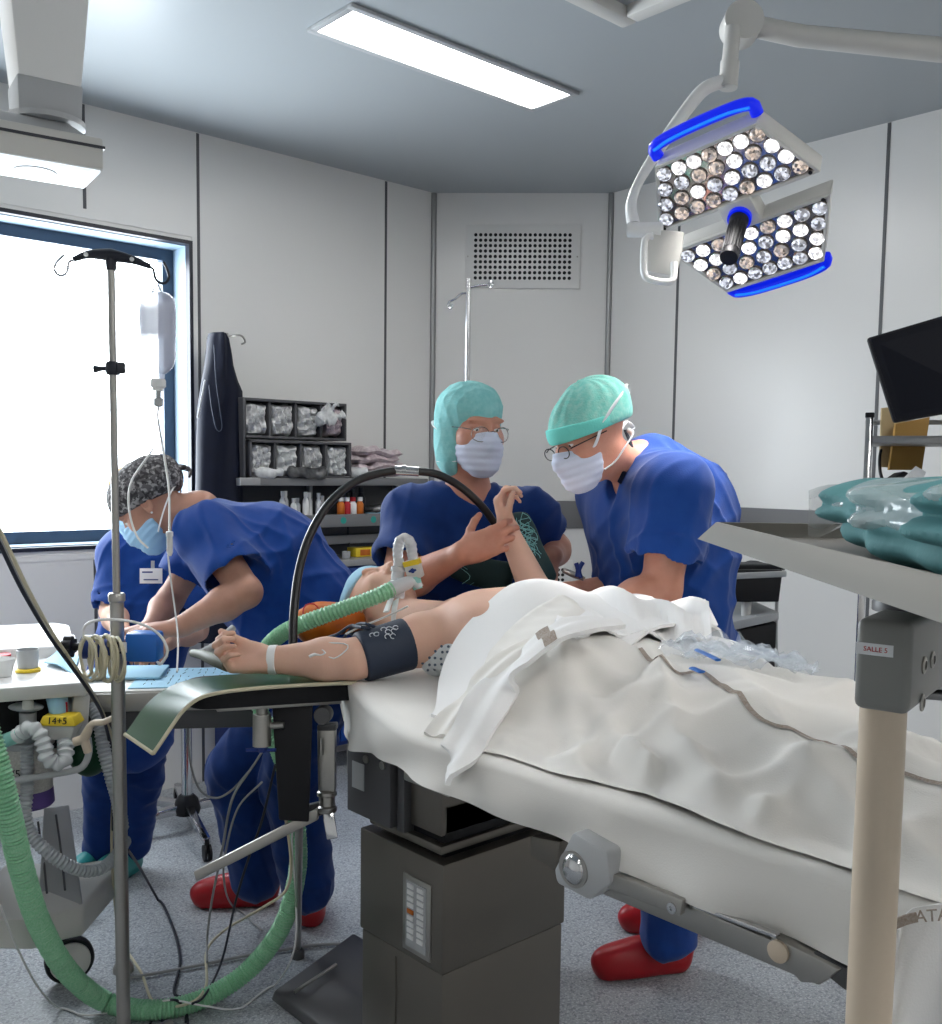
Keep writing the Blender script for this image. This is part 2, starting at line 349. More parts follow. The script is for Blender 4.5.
# ------------------------------------------------------------------ smooth solid builder (distance field, surface nets)
class SDF:
    def __init__(s, margin=.03): s.p = []; s.mg = margin
    def add(s, fn, lo, hi, k, op): s.p.append((fn, np.asarray(lo, float), np.asarray(hi, float), k, op)); return s
    def cone(s, a, b, ra, rb=None, k=.02, op='+'):
        a = np.asarray(a, np.float32); b = np.asarray(b, np.float32); rb = ra if rb is None else rb
        ba = b-a; L2 = max(1e-9, float(ba @ ba))
        def fn(P):
            d = P-a; t = np.clip((d @ ba)/L2, 0, 1); return np.linalg.norm(d-t[:, None]*ba, axis=1)-(ra+(rb-ra)*t)
        m = max(ra, rb); return s.add(fn, np.minimum(a, b)-m, np.maximum(a, b)+m, k, op)
    def ell(s, c, rad, R=None, k=.02, op='+'):
        c = np.asarray(c, np.float32); rad = np.asarray(rad, np.float32); R = np.eye(3) if R is None else np.asarray(R)
        Rf = R.astype(np.float32)
        def fn(P):
            q = (P-c) @ Rf.T; k0 = np.linalg.norm(q/rad, axis=1); k1 = np.linalg.norm(q/rad**2, axis=1); return k0*(k0-1)/np.maximum(k1, 1e-6)
        e = np.sqrt(((R*rad[:, None])**2).sum(0)); return s.add(fn, c-e, c+e, k, op)
    def loft(s, a, b, wa, da, wb, db, right, k=.04, op='+'):
        """tapering capsule with an oval section: half-width w along right, half-depth d across"""
        a = np.asarray(a, np.float32); b = np.asarray(b, np.float32); ax = nrm(b-a); L = float(np.linalg.norm(b-a))
        r = np.asarray(right, float); r = nrm(r-ax*(r @ ax)); f = np.cross(ax, r); r, f, ax = [q.astype(np.float32) for q in (r, f, ax)]
        def fn(P):
            d = P-a; h = d @ ax; t = np.clip(h/L, 0, 1); w = wa+(wb-wa)*t; q = da+(db-da)*t; ex = h-t*L; mn = np.minimum(w, q)
            x = (d @ r)/w; y = (d @ f)/q; z = ex/mn
            k0 = np.sqrt(x*x+y*y+z*z); k1 = np.sqrt((x/w)**2+(y/q)**2+(z/mn)**2)
            return k0*(k0-1)/np.maximum(k1, 1e-5)
        m = max(wa, da, wb, db); return s.add(fn, np.minimum(a, b)-m, np.maximum(a, b)+m, k, op)
    def halfspace(s, p, n, k=.004):
        """cuts away everything on the side n points to"""
        p = np.asarray(p, np.float32); n = nrm(n).astype(np.float32)
        return s.add(lambda P: -((P-p) @ n), V(-99, -99, -99), V(99, 99, 99), k, '-')
    def keep(s, fn): s.p.append((fn, V(-99, -99, -99), V(99, 99, 99), 0, 'd')); return s
    def mesh(s, h, mb=None, lo=None, hi=None):
        mb = mb or MB(); pos = [q for q in s.p if q[4] == '+']
        lo = np.min([q[1] for q in pos], 0)-.02 if lo is None else lo; hi = np.max([q[2] for q in pos], 0)+.02 if hi is None else hi
        B = 22; n = np.ceil((hi-lo)/h).astype(int); nb = (n+B-1)//B; S = n+4; gid, pts, quads = [], [], []
        ar = np.arange(-1, B+2)
        for bi in range(nb[0]):
            for bj in range(nb[1]):
                for bk in range(nb[2]):
                    b0 = np.array([bi, bj, bk])*B; l = lo+(b0-1)*h; u = lo+(b0+B+1)*h
                    act = [q for q in s.p if np.all(q[1]-q[3]-s.mg <= u) and np.all(q[2]+q[3]+s.mg >= l)]
                    if not any(q[4] == '+' for q in act): continue
                    c = ((l+u)/2).astype(np.float32)[None]; half = float(np.linalg.norm(u-l))/2
                    if not any(q[4] == '+' and np.all(q[1]-q[3]-.012 <= u) and np.all(q[2]+q[3]+.012 >= l) for q in act): continue
                    g = [(lo[i]+(b0[i]+ar)*h).astype(np.float32) for i in range(3)]
                    P = np.stack(np.meshgrid(*g, indexing='ij'), -1).reshape(-1, 3)
                    D = np.full(len(P), .5, np.float32)
                    for fn, a, b, k, op in act:
                        if op == 'd': D = D+fn(P); continue
                        d = fn(P).astype(np.float32)
                        if op == '+':
                            if k > 0: q = np.maximum(k-np.abs(D-d), 0)/k; D = np.minimum(D, d)-q*q*k*.25
                            else: D = np.minimum(D, d)
                        else:
                            d = -d
                            if k > 0: q = np.maximum(k-np.abs(D-d), 0)/k; D = np.maximum(D, d)+q*q*k*.25
                            else: D = np.maximum(D, d)
                    N = len(ar); D = D.reshape(N, N, N)
                    ins = D < 0
                    if not ins.any() or ins.all(): continue
                    cnt = np.zeros((N-1,)*3, int); acc = np.zeros((N-1, N-1, N-1, 3)); ec = np.zeros((N-1,)*3, int)
                    for di in (0, 1):
                        for dj in (0, 1):
                            for dk in (0, 1): cnt += ins[di:N-1+di, dj:N-1+dj, dk:N-1+dk]
                    mix = (cnt > 0) & (cnt < 8)
                    if not mix.any(): continue
                    C = np.argwhere(mix); ci = C.T; sm = np.zeros((len(C), 3)); nn = np.zeros(len(C))
                    co = [(i, j, k) for i in (0, 1) for j in (0, 1) for k in (0, 1)]
                    val = {o: D[ci[0]+o[0], ci[1]+o[1], ci[2]+o[2]] for o in co}
                    for o in co:
                        for ax in range(3):
                            if o[ax]: continue
                            o2 = tuple(1 if q == ax else o[q] for q in range(3)); a, b = val[o], val[o2]; x = (a < 0) != (b < 0)
                            t = np.where(x, a/np.where(x, a-b, 1), 0)
                            for q in range(3): sm[:, q] += np.where(x, o[q]+(t if q == ax else 0), 0)
                            nn += x
                    W = sm/nn[:, None]+C; pos_w = lo+(b0-1+W)*h
                    gg = (C+b0); ids = (gg[:, 0]*S[1]+gg[:, 1])*S[2]+gg[:, 2]
                    gid.append(ids); pts.append(pos_w)
                    lut = np.full((N-1,)*3, -1, np.int64); lut[ci[0], ci[1], ci[2]] = ids
                    for ax in range(3):
                        a = ins[1:B+1, 1:B+1, 1:B+1]
                        sl = [slice(1, B+1)]*3; sl[ax] = slice(2, B+2); b = ins[tuple(sl)]
                        E = np.argwhere(a != b)+1
                        if not len(E): continue
                        u1, u2 = [(1, 2), (2, 0), (0, 1)][ax]; e = [E.copy() for _ in range(4)]
                        e[1][:, u1] -= 1; e[2][:, u1] -= 1; e[2][:, u2] -= 1; e[3][:, u2] -= 1
                        Q = np.stack([lut[x[:, 0], x[:, 1], x[:, 2]] for x in e], 1)
                        fl = ~ins[E[:, 0], E[:, 1], E[:, 2]]
                        Q[fl] = Q[fl][:, ::-1]; quads.append(Q)
        gid = np.concatenate(gid); pts = np.concatenate(pts); Q = np.concatenate(quads)
        uq, fi = np.unique(gid, return_index=True); Q = Q[(Q >= 0).all(1)]
        Q = np.searchsorted(uq, Q); lab = np.arange(len(uq)); a = Q.ravel(); b = np.roll(Q, -1, 1).ravel()
        while True:
            mn_ = np.minimum(lab[a], lab[b]); old = lab.copy(); np.minimum.at(lab, a, mn_); np.minimum.at(lab, b, mn_); lab = lab[lab]
            if (lab == old).all(): break
        cnt = np.bincount(lab, minlength=len(uq)); ok = cnt[lab] > .04*cnt.max(); Q = Q[ok[Q].all(1)]; nid = np.cumsum(ok)-1
        mb.raw(pts[fi][ok], nid[Q]); return mb
def creases(amp, freq, seed, n=6, stretch=(1, 1, .55)):
    """cloth creases: soft waves with sharper ridges"""
    r = np.random.default_rng(seed); D = r.normal(size=(n, 3))*np.asarray(stretch); D /= np.linalg.norm(D, axis=1)[:, None]; ph = r.uniform(0, 6.28, n); fq = freq*r.uniform(.55, 1.6, n); W = r.normal(size=(n, 3))*freq*.30
    D = D.astype(np.float32); W = W.astype(np.float32); G_ = (r.normal(size=(n, 3))*7).astype(np.float32)
    def fn(P):
        o = 0
        for i in range(n):
            w = 1.6*np.sin(P @ W[i]+ph[i]*2); q = np.sqrt(np.sin((P @ D[i])*fq[i]*.5+ph[i]+w)**2+.035); m = .5+.5*np.sin(P @ G_[i]+ph[i]*3)
            o = o+((1-q)**2-.25)*m
        return (-amp*o).astype(np.float32)
    return fn
def folds(amp, freq, seed, n=5, dirs=None, warp=.4):
    """soft irregular cloth waves as a distance offset"""
    r = np.random.default_rng(seed); D = r.normal(size=(n, 3)) if dirs is None else np.asarray(dirs)+r.normal(size=(len(dirs), 3))*.25
    D /= np.linalg.norm(D, axis=1)[:, None]; ph = r.uniform(0, 6.28, len(D)); fq = freq*r.uniform(.6, 1.5, len(D)); W = r.normal(size=(len(D), 3))*freq*.35
    D = D.astype(np.float32); W = W.astype(np.float32)
    def fn(P):
        o = 0
        for i in range(len(D)):
            w = np.sin(P @ W[i]+ph[i]*2)*warp*3
            o = o+np.sin((P @ D[i])*fq[i]+ph[i]+w)
        return (amp/len(D)*1.6*o).astype(np.float32)
    return fn
# ================================================================== the room
YW, XW, H = 4.268, 4.238, 3.0            # window wall, right wall, ceiling
C1, C2 = V(3.552, YW, 0), V(XW, 3.59, 0)    # the cut corner
X0, Y0, T = -2.4, -2.2, .12
struct('floor', MB().box((.9, 1.05, -.05), (7.2, 7.0, .1), bev=0), 'floor')
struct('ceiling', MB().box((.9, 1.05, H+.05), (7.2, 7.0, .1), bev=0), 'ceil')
WX0, WX1, WZ0, WZ1 = .15, 2.122, 1.143, 2.506        # window opening
w = MB()
for x0, x1, z0, z1 in ((X0, WX0, 0, H), (WX1, C1[0]+.03, 0, H), (WX0, WX1, 0, WZ0), (WX0, WX1, WZ1, H)):
    w.box(((x0+x1)/2, YW+T/2, (z0+z1)/2), (x1-x0, T, z1-z0), bev=0)
struct('wall_left', w, 'wall')
d = nrm(C2-C1); nrml = V(d[1], -d[0], 0)
if nrml @ (V(0, 0, 0)-C1) < 0: nrml = -nrml
CD, CN = d, nrml
struct('wall_corner', MB().prism([C1, C2, C2-CN*T, C1-CN*T], V(0, 0, H), 0), 'wall')
struct('wall_right', MB().box((XW+T/2, (C2[1]+.03+Y0)/2, H/2), (T, C2[1]+.03-Y0, H), bev=0), 'wall')
struct('wall_back', MB().box(((X0+XW)/2, Y0-T/2, H/2), (XW-X0, T, H), bev=0), 'wall')
struct('wall_near', MB().box((X0-T/2, (Y0+YW)/2, H/2), (T, YW-Y0, H), bev=0), 'wall')
n = [0]
def trim(mb, m):
    n[0] += 1; return struct('trim_%d' % n[0], mb, m)
for x, z0, z1 in ((2.158, 0, H-.004), (3.224, 0, H-.004), (1.642, WZ1+.065, H-.004), (1.658, 0, WZ0-.055)):
    trim(MB().box((x, YW-.0012, (z0+z1)/2), (.0135, .003, z1-z0), bev=0), 'seam')
for y in (3.135, 2.056, .9):
    trim(MB().box((XW-.0012, y, H/2), (.003, .0145, H-.006), bev=0), 'seam')
for c in (C1, C2): trim(MB().lathe(c+V(-.004, -.004, 0), V(0, 0, 1), [(.0165, .004), (.0165, H-.004)], 16), 'alu')
BZ0, BZ1 = 1.178, 1.330
trim(MB().prism([C1+CD*.03+CN*.001, C2-CD*.03+CN*.001, C2-CD*.03+CN*.014, C1+CD*.03+CN*.014], V(0, 0, BZ1-BZ0), 0) if False else
     MB().prism([q+V(0, 0, BZ0) for q in (C1+CD*.02+CN*.001, C2-CD*.02+CN*.001, C2-CD*.02+CN*.013, C1+CD*.02+CN*.013)], V(0, 0, BZ1-BZ0), .003), 'band')
trim(MB().box((XW-.008, (C2[1]-.03+Y0)/2, (BZ0+BZ1)/2), (.013, C2[1]-.03-Y0, BZ1-BZ0), bev=.003), 'band')
# ---- window
fr = MB()
def ring(mb, x0, x1, z0, z1, wd, y0, y1):
    yc, dy = (y0+y1)/2, y1-y0
    mb.box(((x0+x1)/2, yc, z1-wd/2), (x1-x0, dy, wd), bev=0); mb.box(((x0+x1)/2, yc, z0+wd/2), (x1-x0, dy, wd), bev=0)
    mb.box((x0+wd/2, yc, (z0+z1)/2), (wd, dy, z1-z0-2*wd), bev=0); mb.box((x1-wd/2, yc, (z0+z1)/2), (wd, dy, z1-z0-2*wd), bev=0)
ring(fr, WX0-.05, WX1+.027, WZ0-.052, WZ1+.05, .024, YW-.004, YW+.001)
win = struct('window_1', fr, 'wall')
g = MB(); ring(g, WX0-.008, WX1+.003, WZ0-.010, WZ1+.008, .017, YW-.009, YW+.03); struct('window_gasket', g, 'gasket', win)
g = MB(); ring(g, WX0, WX1, WZ0, WZ1, .012, YW+.03, YW+.26); struct('window_reveal', g, 'reveal', win)
g = MB(); ring(g, WX0+.012, WX1-.012, WZ0+.012, WZ1-.012, .052, YW+.16, YW+.215); struct('window_frame', g, 'winframe', win)
struct('window_glass', MB().box(((WX0+WX1)/2, YW+.19, (WZ0+WZ1)/2), (WX1-WX0-.13, .006, WZ1-WZ0-.13), bev=0), 'glass', win)
# ---- ceiling panel lights: the first in view, the others added unseen for fill
def panel_light(x0, x1, y0, y1, label):
    t = thing('ceiling_light', label, 'ceiling light', ((x0+x1)/2, (y0+y1)/2, H-.012))
    f = MB(); fw = .026
    for a in ((x0, x1, y0, y0+fw), (x0, x1, y1-fw, y1), (x0, x0+fw, y0+fw, y1-fw), (x1-fw, x1, y0+fw, y1-fw)):
        f.box(((a[0]+a[1])/2, (a[2]+a[3])/2, H-.007), (a[1]-a[0], a[3]-a[2], .013), bev=.002)
    part('light_frame', f, 'greyl', t)
    part('diffuser', MB().box(((x0+x1)/2, (y0+y1)/2, H-.004), (x1-x0-2*fw, y1-y0-2*fw, .006), bev=0), 'lamp', t)
    return t
panel_light(1.932, 3.033, 2.748, 3.012, 'long lit rectangular ceiling panel light above the surgeons')
panel_light(-.6, .5, 2.748, 3.012, 'unseen ceiling panel added for fill on the window side, above the anaesthesia machine')
panel_light(.2, 1.3, -.5, -.236, 'unseen ceiling panel added for fill just behind the photographer')
panel_light(2.7, 3.8, -.3, -.036, 'unseen ceiling panel added for fill over the monitor cart side')
panel_light(1.9, 3.0, -1.5, -1.236, 'unseen ceiling panel added for fill behind the photographer, on the monitor side')
panel_light(-1.2, -.1, -1.2, -.94, 'unseen ceiling panel added for fill behind the photographer, in the far near corner')
# ---- square ceiling frame at the top edge
c0 = onz(623, 20, H-.03)
t = thing('ceiling_air_outlet', 'square grey air outlet with a raised rim on the ceiling beside the panel light', 'air outlet', (c0[0], c0[1], H-.06))
f = MB(); a0, b0, L = c0[0], c0[1], 1.1
for (x0, x1, y0, y1) in ((a0-L, a0, b0-.06, b0), (a0-.06, a0, b0-L, b0-.06), (a0-L, a0-L+.06, b0-L, b0-.06), (a0-L+.06, a0-.06, b0-L, b0-L+.06)):
    f.box(((x0+x1)/2, (y0+y1)/2, H-.03), (x1-x0, y1-y0, .058), bev=.008)
part('outlet_rim', f, 'offw', t)
part('outlet_panel', MB().box((a0-L/2, b0-L/2, H-.012), (L-.12, L-.12, .02), bev=0), 'greyl', t)
# ---- return air grilles on the cut corner
def grille(z0, z1, s0, s1, nx, nz, label):
    def P(s, z, o): return C1+CD*s+V(0, 0, z)+CN*o
    t = thing('air_vent', label, 'air vent', P((s0+s1)/2, z0, .01))
    part('vent_plate', MB().prism([P(s0, z0, .001), P(s1, z0, .001), P(s1, z0, .012), P(s0, z0, .012)], V(0, 0, z1-z0), .002), 'wall', t)
    h = MB(); mx, mz = .055, .055; px = (s1-s0-2*mx)/(nx-1); pz = (z1-z0-2*mz)/(nz-1)
    for i in range(nx):
        for j in range(nz):
            q = P(s0+mx+i*px, z0+mz+j*pz, .0122); h.lathe(q, CN, [(.0095, 0), (.0095, .0006)], 10)
    part('vent_holes', h, 'black', t)
    s = MB()
    for sx in (s0+.013, s1-.013): s.lathe(P(sx, (z0+z1)/2, .012), CN, [(.005, 0), (.004, .002)], 10)
    part('screw', s, 'steel', t)
def cut(px, py):
    r = ray(px, py); k = ((C1-CC) @ CN)/(r @ CN); p = CC+r*k; return (p-C1) @ CD, p[2]
sa, za = cut(466, 225); sb, zb = cut(579, 289)
grille(zb, za, sa, sb, 20, 9, 'white perforated air vent high on the cut corner wall')
sa, za = cut(508, 559); sb, zb = cut(571, 640)
grille(zb-.02, za, sa-.22, sb, 20, 14, 'white perforated air vent low on the corner wall, seen between the two surgeons')
# ================================================================== ceiling pendant, top left
e = at(104, 172, 2.25); zb = e[2]; zt = zb+.075
lx = nrm(V(1, -.14, 0)); ly = V(-lx[1], lx[0], 0)
t = thing('supply_pendant', 'white ceiling pendant with a boxy arm and a lit underside, top left corner', 'pendant', e-lx*.5)
def PB(a, b, z): p = e+lx*a+ly*b; return V(p[0], p[1], z)
wd = .17
part('pendant_arm', MB().hexa([PB(-1.5, -.0, zb+.004), PB(0, 0, zb+.004), PB(0, wd, zb+.004), PB(-1.5, wd, zb+.004), PB(-1.5, 0, zt), PB(0, 0, zt), PB(0, wd, zt), PB(-1.5, wd, zt)], .006), 'offw', t)
part('light_panel', MB().hexa([PB(-1.49, .006, zb-.002), PB(-.006, .006, zb-.002), PB(-.006, wd-.006, zb-.002), PB(-1.49, wd-.006, zb-.002), PB(-1.49, .006, zb+.006), PB(-.006, .006, zb+.006), PB(-.006, wd-.006, zb+.006), PB(-1.49, wd-.006, zb+.006)], .002), 'lamp2', t)
part('round_cover', MB().lathe(PB(-.13, wd/2, zb-.004), V(0, 0, 1), [(.045, 0), (.047, .003)], 28), 'greyl', t)
part('dark_groove', MB().hexa([PB(-1.49, -.003, zb+.050), PB(.003, -.003, zb+.050), PB(.003, wd, zb+.050), PB(-1.49, wd, zb+.050), PB(-1.49, -.003, zb+.056), PB(.003, -.003, zb+.056), PB(.003, wd, zb+.056), PB(-1.49, wd, zb+.056)], 0), 'gasket', t)
part('arm_cap', MB().hexa([PB(-1.5, .01, zt), PB(-.03, .01, zt), PB(-.03, wd-.01, zt), PB(-1.5, wd-.01, zt), PB(-1.5, .03, zt+.028), PB(-.07, .03, zt+.028), PB(-.07, wd-.03, zt+.028), PB(-1.5, wd-.03, zt+.028)], .005), 'greyl', t)
cc = PB(-.105, wd/2, 0)
def sq(z, hw, hd): return [V(*(cc+lx*a*hw+ly*b*hd)[:2], z) for a, b in ((-1, -1), (1, -1), (1, 1), (-1, 1))]
part('pendant_column', MB().hexa(sq(zt+.11, .066, .06)+sq(H, .125, .10), .006), 'white', t)
part('column_collar', MB().hexa(sq(zt+.03, .066, .055)+sq(zt+.112, .069, .06), .004), 'greyl', t)
c2 = MB(); [c2.lathe(cc+V(0, 0, zt+.028), V(0, 0, 1), [(.085, 0), (.085, .012)], 28)]
part('swivel_ring', c2, 'greyl', t)
# ================================================================== surgical lamp
tw = -nrm(ray(741, 213)); rt = nrm(CR-tw*(CR @ tw)); up = np.cross(tw, rt)
def lv(a, b, c): return rt*a+up*b+tw*c
LU, LV_, LN = nrm(lv(.875, .332, .354)), nrm(lv(-.472, .749, .464)), nrm(lv(-.111, -.573, .812))
LO = at(741, 213, 2.5)
def LP(u, v, n_=0): return LO+LU*u+LV_*v+LN*n_
lamp = thing('surgical_lamp', 'lit surgical lamp with two angled banks of small lenses and blue glowing grips', 'surgical lamp', LO)
def bank(sgn):
    a, b, g, wv = .218, .134, .032, .178
    O = [(-a, g), (a, g), (b, g+wv), (-b, g+wv)]
    O = [(u*sgn, v*sgn) for u, v in O]
    # housing: hollow tray, thick body with a face border
    hs = MB().prism([LP(u, v, -.058) for u, v in O], LN*.055, .006)
    for i in range(4):
        p, q = np.array(O[i]), np.array(O[(i+1) % 4]); c = np.mean(O, 0); 
        def ins(x): return x+(c-x)*np.array([.055, .10])
        hs.prism([LP(*p, -.004), LP(*q, -.004), LP(*ins(q), -.004), LP(*ins(p), -.004)], LN*.012, .0015)
    h = part('lamp_housing', hs, 'offw', lamp)
    part('reflector_plate', MB().prism([LP(*(np.array(p)+(np.mean(O, 0)-np.array(p))*.06), -.002) for p in O], LN*.003, 0), 'lensd', h)
    k = 0; rows = 4; pit = .041
    r = random.Random(5 if sgn > 0 else 9)
    for j in range(rows):
        v = g+.030+j*.0395; half = a+(b-a)*((v-g)/wv)-.024; m = int(2*half/pit)
        for i in range(m+1):
            u = -half+i*(2*half/m); lit = r.random()
            rad = .0200
            ce = sgn*1
            dist = abs(u*1.0)/a
            kind = 'lensh' if lit < .40-.30*dist+(.1 if j < 2 else 0) else ('lensc' if lit < .74 else 'lensw')
            q = LP(u*sgn, v*sgn, .001)
            ln = MB().lathe(q, LN, [(rad, 0), (rad*.97, .004), (rad*.80, .0085), (rad*.45, .0115), (.0008, .012)], 14, caps=False)
            lo = part('lens', ln, kind, h)
            part_ring = MB().lathe(q, LN, [(rad*1.03, .000), (rad*1.03, .0045), (rad*.93, .0052)], 14, caps=False)
            ln2 = part_ring
            k += 1
            if (i+j) % 2 == 0: MBR[sgn].raw(np.concatenate(ln2.v), ln2.f)
            else: MBR[sgn].raw(np.concatenate(ln2.v), ln2.f)
    part('lens_rings', MBR[sgn], 'lensd', h)
    # blue grip along the outer side
    ov = (g+wv+.002)*sgn
    pts = [LP(-b*.98*sgn, ov, -.03), LP(-b*.95*sgn, ov+.028*sgn, -.03), LP(-b*.5*sgn, ov+.038*sgn, -.03), LP(b*.5*sgn, ov+.038*sgn, -.03), LP(b*.95*sgn, ov+.028*sgn, -.03), LP(b*.98*sgn, ov, -.03)]
    if sgn < 0: pts = [LP(-b*.98*sgn, ov, -.02), LP(-b*.93*sgn, ov+.022*sgn, -.02), LP(-b*.5*sgn, ov+.033*sgn, -.02), LP(b*.5*sgn, ov+.033*sgn, -.02), LP(b*.93*sgn, ov+.022*sgn, -.02), LP(b*.98*sgn, ov, -.02)]
    gp = part('grip', MB().tube(pts, .0155, 14), 'ledglow', lamp, 'glowing blue grip')
    part('light_strip', MB().tube([p+LN*.0125 for p in pts[1:-1]], .005, 8), 'ledbright', gp)
    sc = MB()
    for s_ in (-1, 1): sc.lathe(LP(s_*(a-.022)*sgn, (g+.008)*sgn, .0075), LN, [(.005, 0), (.005, .0015)], 10)
    part('screw', sc, 'black', h)
MBR = {1: MB(), -1: MB()}
bank(1); bank(-1)
part('centre_bridge', MB().prism([LP(-.046, -.035, -.05), LP(.046, -.035, -.05), LP(.046, .045, -.05), LP(-.046, .045, -.05)], LN*.066, .01), 'offw', lamp)
hd = part('handle_collar', MB().lathe(LP(0, .0, .015), LN, [(.030, 0), (.030, .014)], 28), 'ledglow', lamp, 'blue glowing ring')
hm = MB().lathe(LP(0, 0, .028), LN, [(.024, 0), (.0245, .01), (.021, .02), (.021, .135), (.023, .140), (.022, .152), (.010, .154)], 26)
for i in range(18):
    a = i*2*PI/18; q = LU*math.cos(a)+LV_*math.sin(a)
    hm.tube([LP(0, 0, .055)+q*.0212, LP(0, 0, .155)+q*.0212], .0018, 6, spline=False)
part('sterile_handle', hm, 'black', lamp, 'ribbed black centre handle')
# bracket, hinge and the curved yoke
bl = at(657, 262, 2.47)
bk = MB()
hp = at(642, 229, 2.52)
part('side_hinge', MB().cyl(at(628, 230, 2.52), at(662, 230, 2.49), .0185, n=24), 'white', lamp)
part('hinge_plate', MB().prism([at(647, 229, 2.49), at(684, 232, 2.47), at(682, 252, 2.47), at(676, 277, 2.47), at(647, 271, 2.49)], tw*-.02, .003), 'offw', lamp)
part('side_grip', MB().tube([at(653, 236, 2.45), at(645, 240, 2.45), at(644, 272, 2.45), at(652, 280, 2.45), at(672, 281, 2.45), at(674, 262, 2.45)], .0085, 10), 'white', lamp)
part('yoke', MB().tube([at(634, 226, 2.52), at(631, 205, 2.56), at(640, 180, 2.66), at(665, 140, 2.76), at(690, 105, 2.80), at(706, 88, 2.80), at(727, 80, 2.80)], [.017, .013, .013, .016, .018, .019, .019], 14), 'white', lamp)
part('drop_tube', MB().cyl(at(728, 88, 2.8), at(730, 62, 2.8), .0265, n=26).cyl(at(730, 62, 2.8), at(733, 28, 2.8), .0225, n=26), 'offw', lamp)
part('arm_joint', MB().cyl(at(742, 24, 2.84)+CF*-.03, at(742, 24, 2.84)+CF*.04, .056, n=32), 'offw', lamp)
part('spring_arm', MB().tube([at(742, 24, 2.86), at(800, 36, 2.88), at(942, 50, 3.0), at(1100, 62, 3.1)], [.034, .036, .042, .046], 20, spline=False, flat=(1, .8)), 'offw', lamp)
part('ceiling_tube', MB().cyl(at(1100, 62, 3.1)+V(0, 0, -.08), V(*at(1100, 62, 3.1)[:2], H), .05), 'offw', lamp)
# ================================================================== drip stands
def hook(p, sgn, sz, up=V(0, 0, 1), ax=CR):
    k = [(0, 0), (.012, -.012), (.018, -.030), (.008, -.043), (-.010, -.046) if False else (.022, -.045), (.036, -.040), (.040, -.022), (.030, -.004)]
    return [p+ax*sgn*a*sz+up*b*sz for a, b in k]
def stand(name, label, base, ztop, r1, r2, zjoin, arms, hk, axis, base_r=.3, metal='steel', dark='gasket'):
    t = thing(name, label, 'drip stand', V(base[0], base[1], 0))
    b = V(base[0], base[1], 0)
    part('lower_tube', MB().cyl(b+V(0, 0, .09), b+V(0, 0, zjoin), r1), metal, t)
    part('upper_tube', MB().cyl(b+V(0, 0, zjoin-.02), b+V(0, 0, ztop), r2), metal, t)
    part('tube_collar', MB().lathe(b+V(0, 0, zjoin-.012), V(0, 0, 1), [(r1*1.0, 0), (r1*1.2, .004), (r1*1.2, .018), (r1*1.05, .022)], 24), metal, t)
    f = MB(); c = MB()
    for i in range(5):
        a = i*2*PI/5+.4; q = V(math.cos(a), math.sin(a), 0)
        f.tube([b+V(0, 0, .085)+q*.02, b+q*base_r+V(0, 0, .062)], .013, 10, spline=False)
        c = MB(); c.lathe(b+q*base_r+V(-math.sin(a)*.012, math.cos(a)*.012, .03), V(math.sin(a), -math.cos(a), 0), [(.028, 0), (.028, .022)], 18)
        c.cyl(b+q*base_r+V(0, 0, .03), b+q*base_r+V(0, 0, .066), .009); part('caster', c, 'black', t)
    part('star_base', f, metal, t)
    return t, b
pb = at(120, 800, 2.36); pole, pb = stand('drip_stand', 'tall drip stand with a dark hooked crossbar, standing in front of the window', pb, 1.965, .0162, .0085, 1.19, None, 1, CR, .16)
hx = nrm(V(CR[0], CR[1], 0))
zt = 1.975
cb = MB().tube([pb+hx*-.085+V(0, 0, zt-.010), pb+hx*-.05+V(0, 0, zt+.001), pb+V(0, 0, zt), pb+hx*.05+V(0, 0, zt-.010), pb+hx*.088+V(0, 0, zt-.024)], [.006, .010, .015, .010, .006], 14)
cb.lathe(pb+V(0, 0, zt-.034), V(0, 0, 1), [(.011, 0), (.0125, .02), (.014, .04)], 18)
x_ = part('crossbar', cb, 'gasket', pole)
for s_ in (-1, 1):
    p = pb+hx*.086*s_+V(0, 0, zt-.012 if s_ < 0 else zt-.024)
    k = [(0, 0), (.010, -.006), (.014, -.026), (.024, -.036), (.038, -.036), (.046, -.022), (.040, -.002), (.034, .010)] if s_ > 0 else [(0, 0), (.010, -.004), (.014, -.024), (.024, -.034), (.038, -.032), (.044, -.016), (.034, .000), (.020, .012)]
    part('hook', MB().tube([p+hx*s_*a+V(0, 0, b) for a, b in k], .0032, 8), 'chrome' if s_ < 0 else 'gasket', x_)
    part('rivet', MB().lathe(pb+hx*.052*s_+V(0, 0, zt-.003-(.009 if s_ > 0 else 0))-CF*.012, -CF, [(.005, 0), (.005, .003)], 12), 'white', x_)
cl = MB().lathe(pb+V(0, 0, 1.705), V(0, 0, 1), [(.014, 0), (.0165, .006), (.0165, .024), (.014, .03)], 18)
cl.box(pb+hx*.016+V(0, 0, 1.721), (.022, .02, .026), bev=.004)
cl.tube([pb-hx*.012+V(0, 0, 1.72), pb-hx*.026+V(0, 0, 1.719), pb-hx*.043+V(0, 0, 1.718)], [.006, .0055, .009], 12, spline=False)
part('height_clamp', cl, 'gasket', pole)
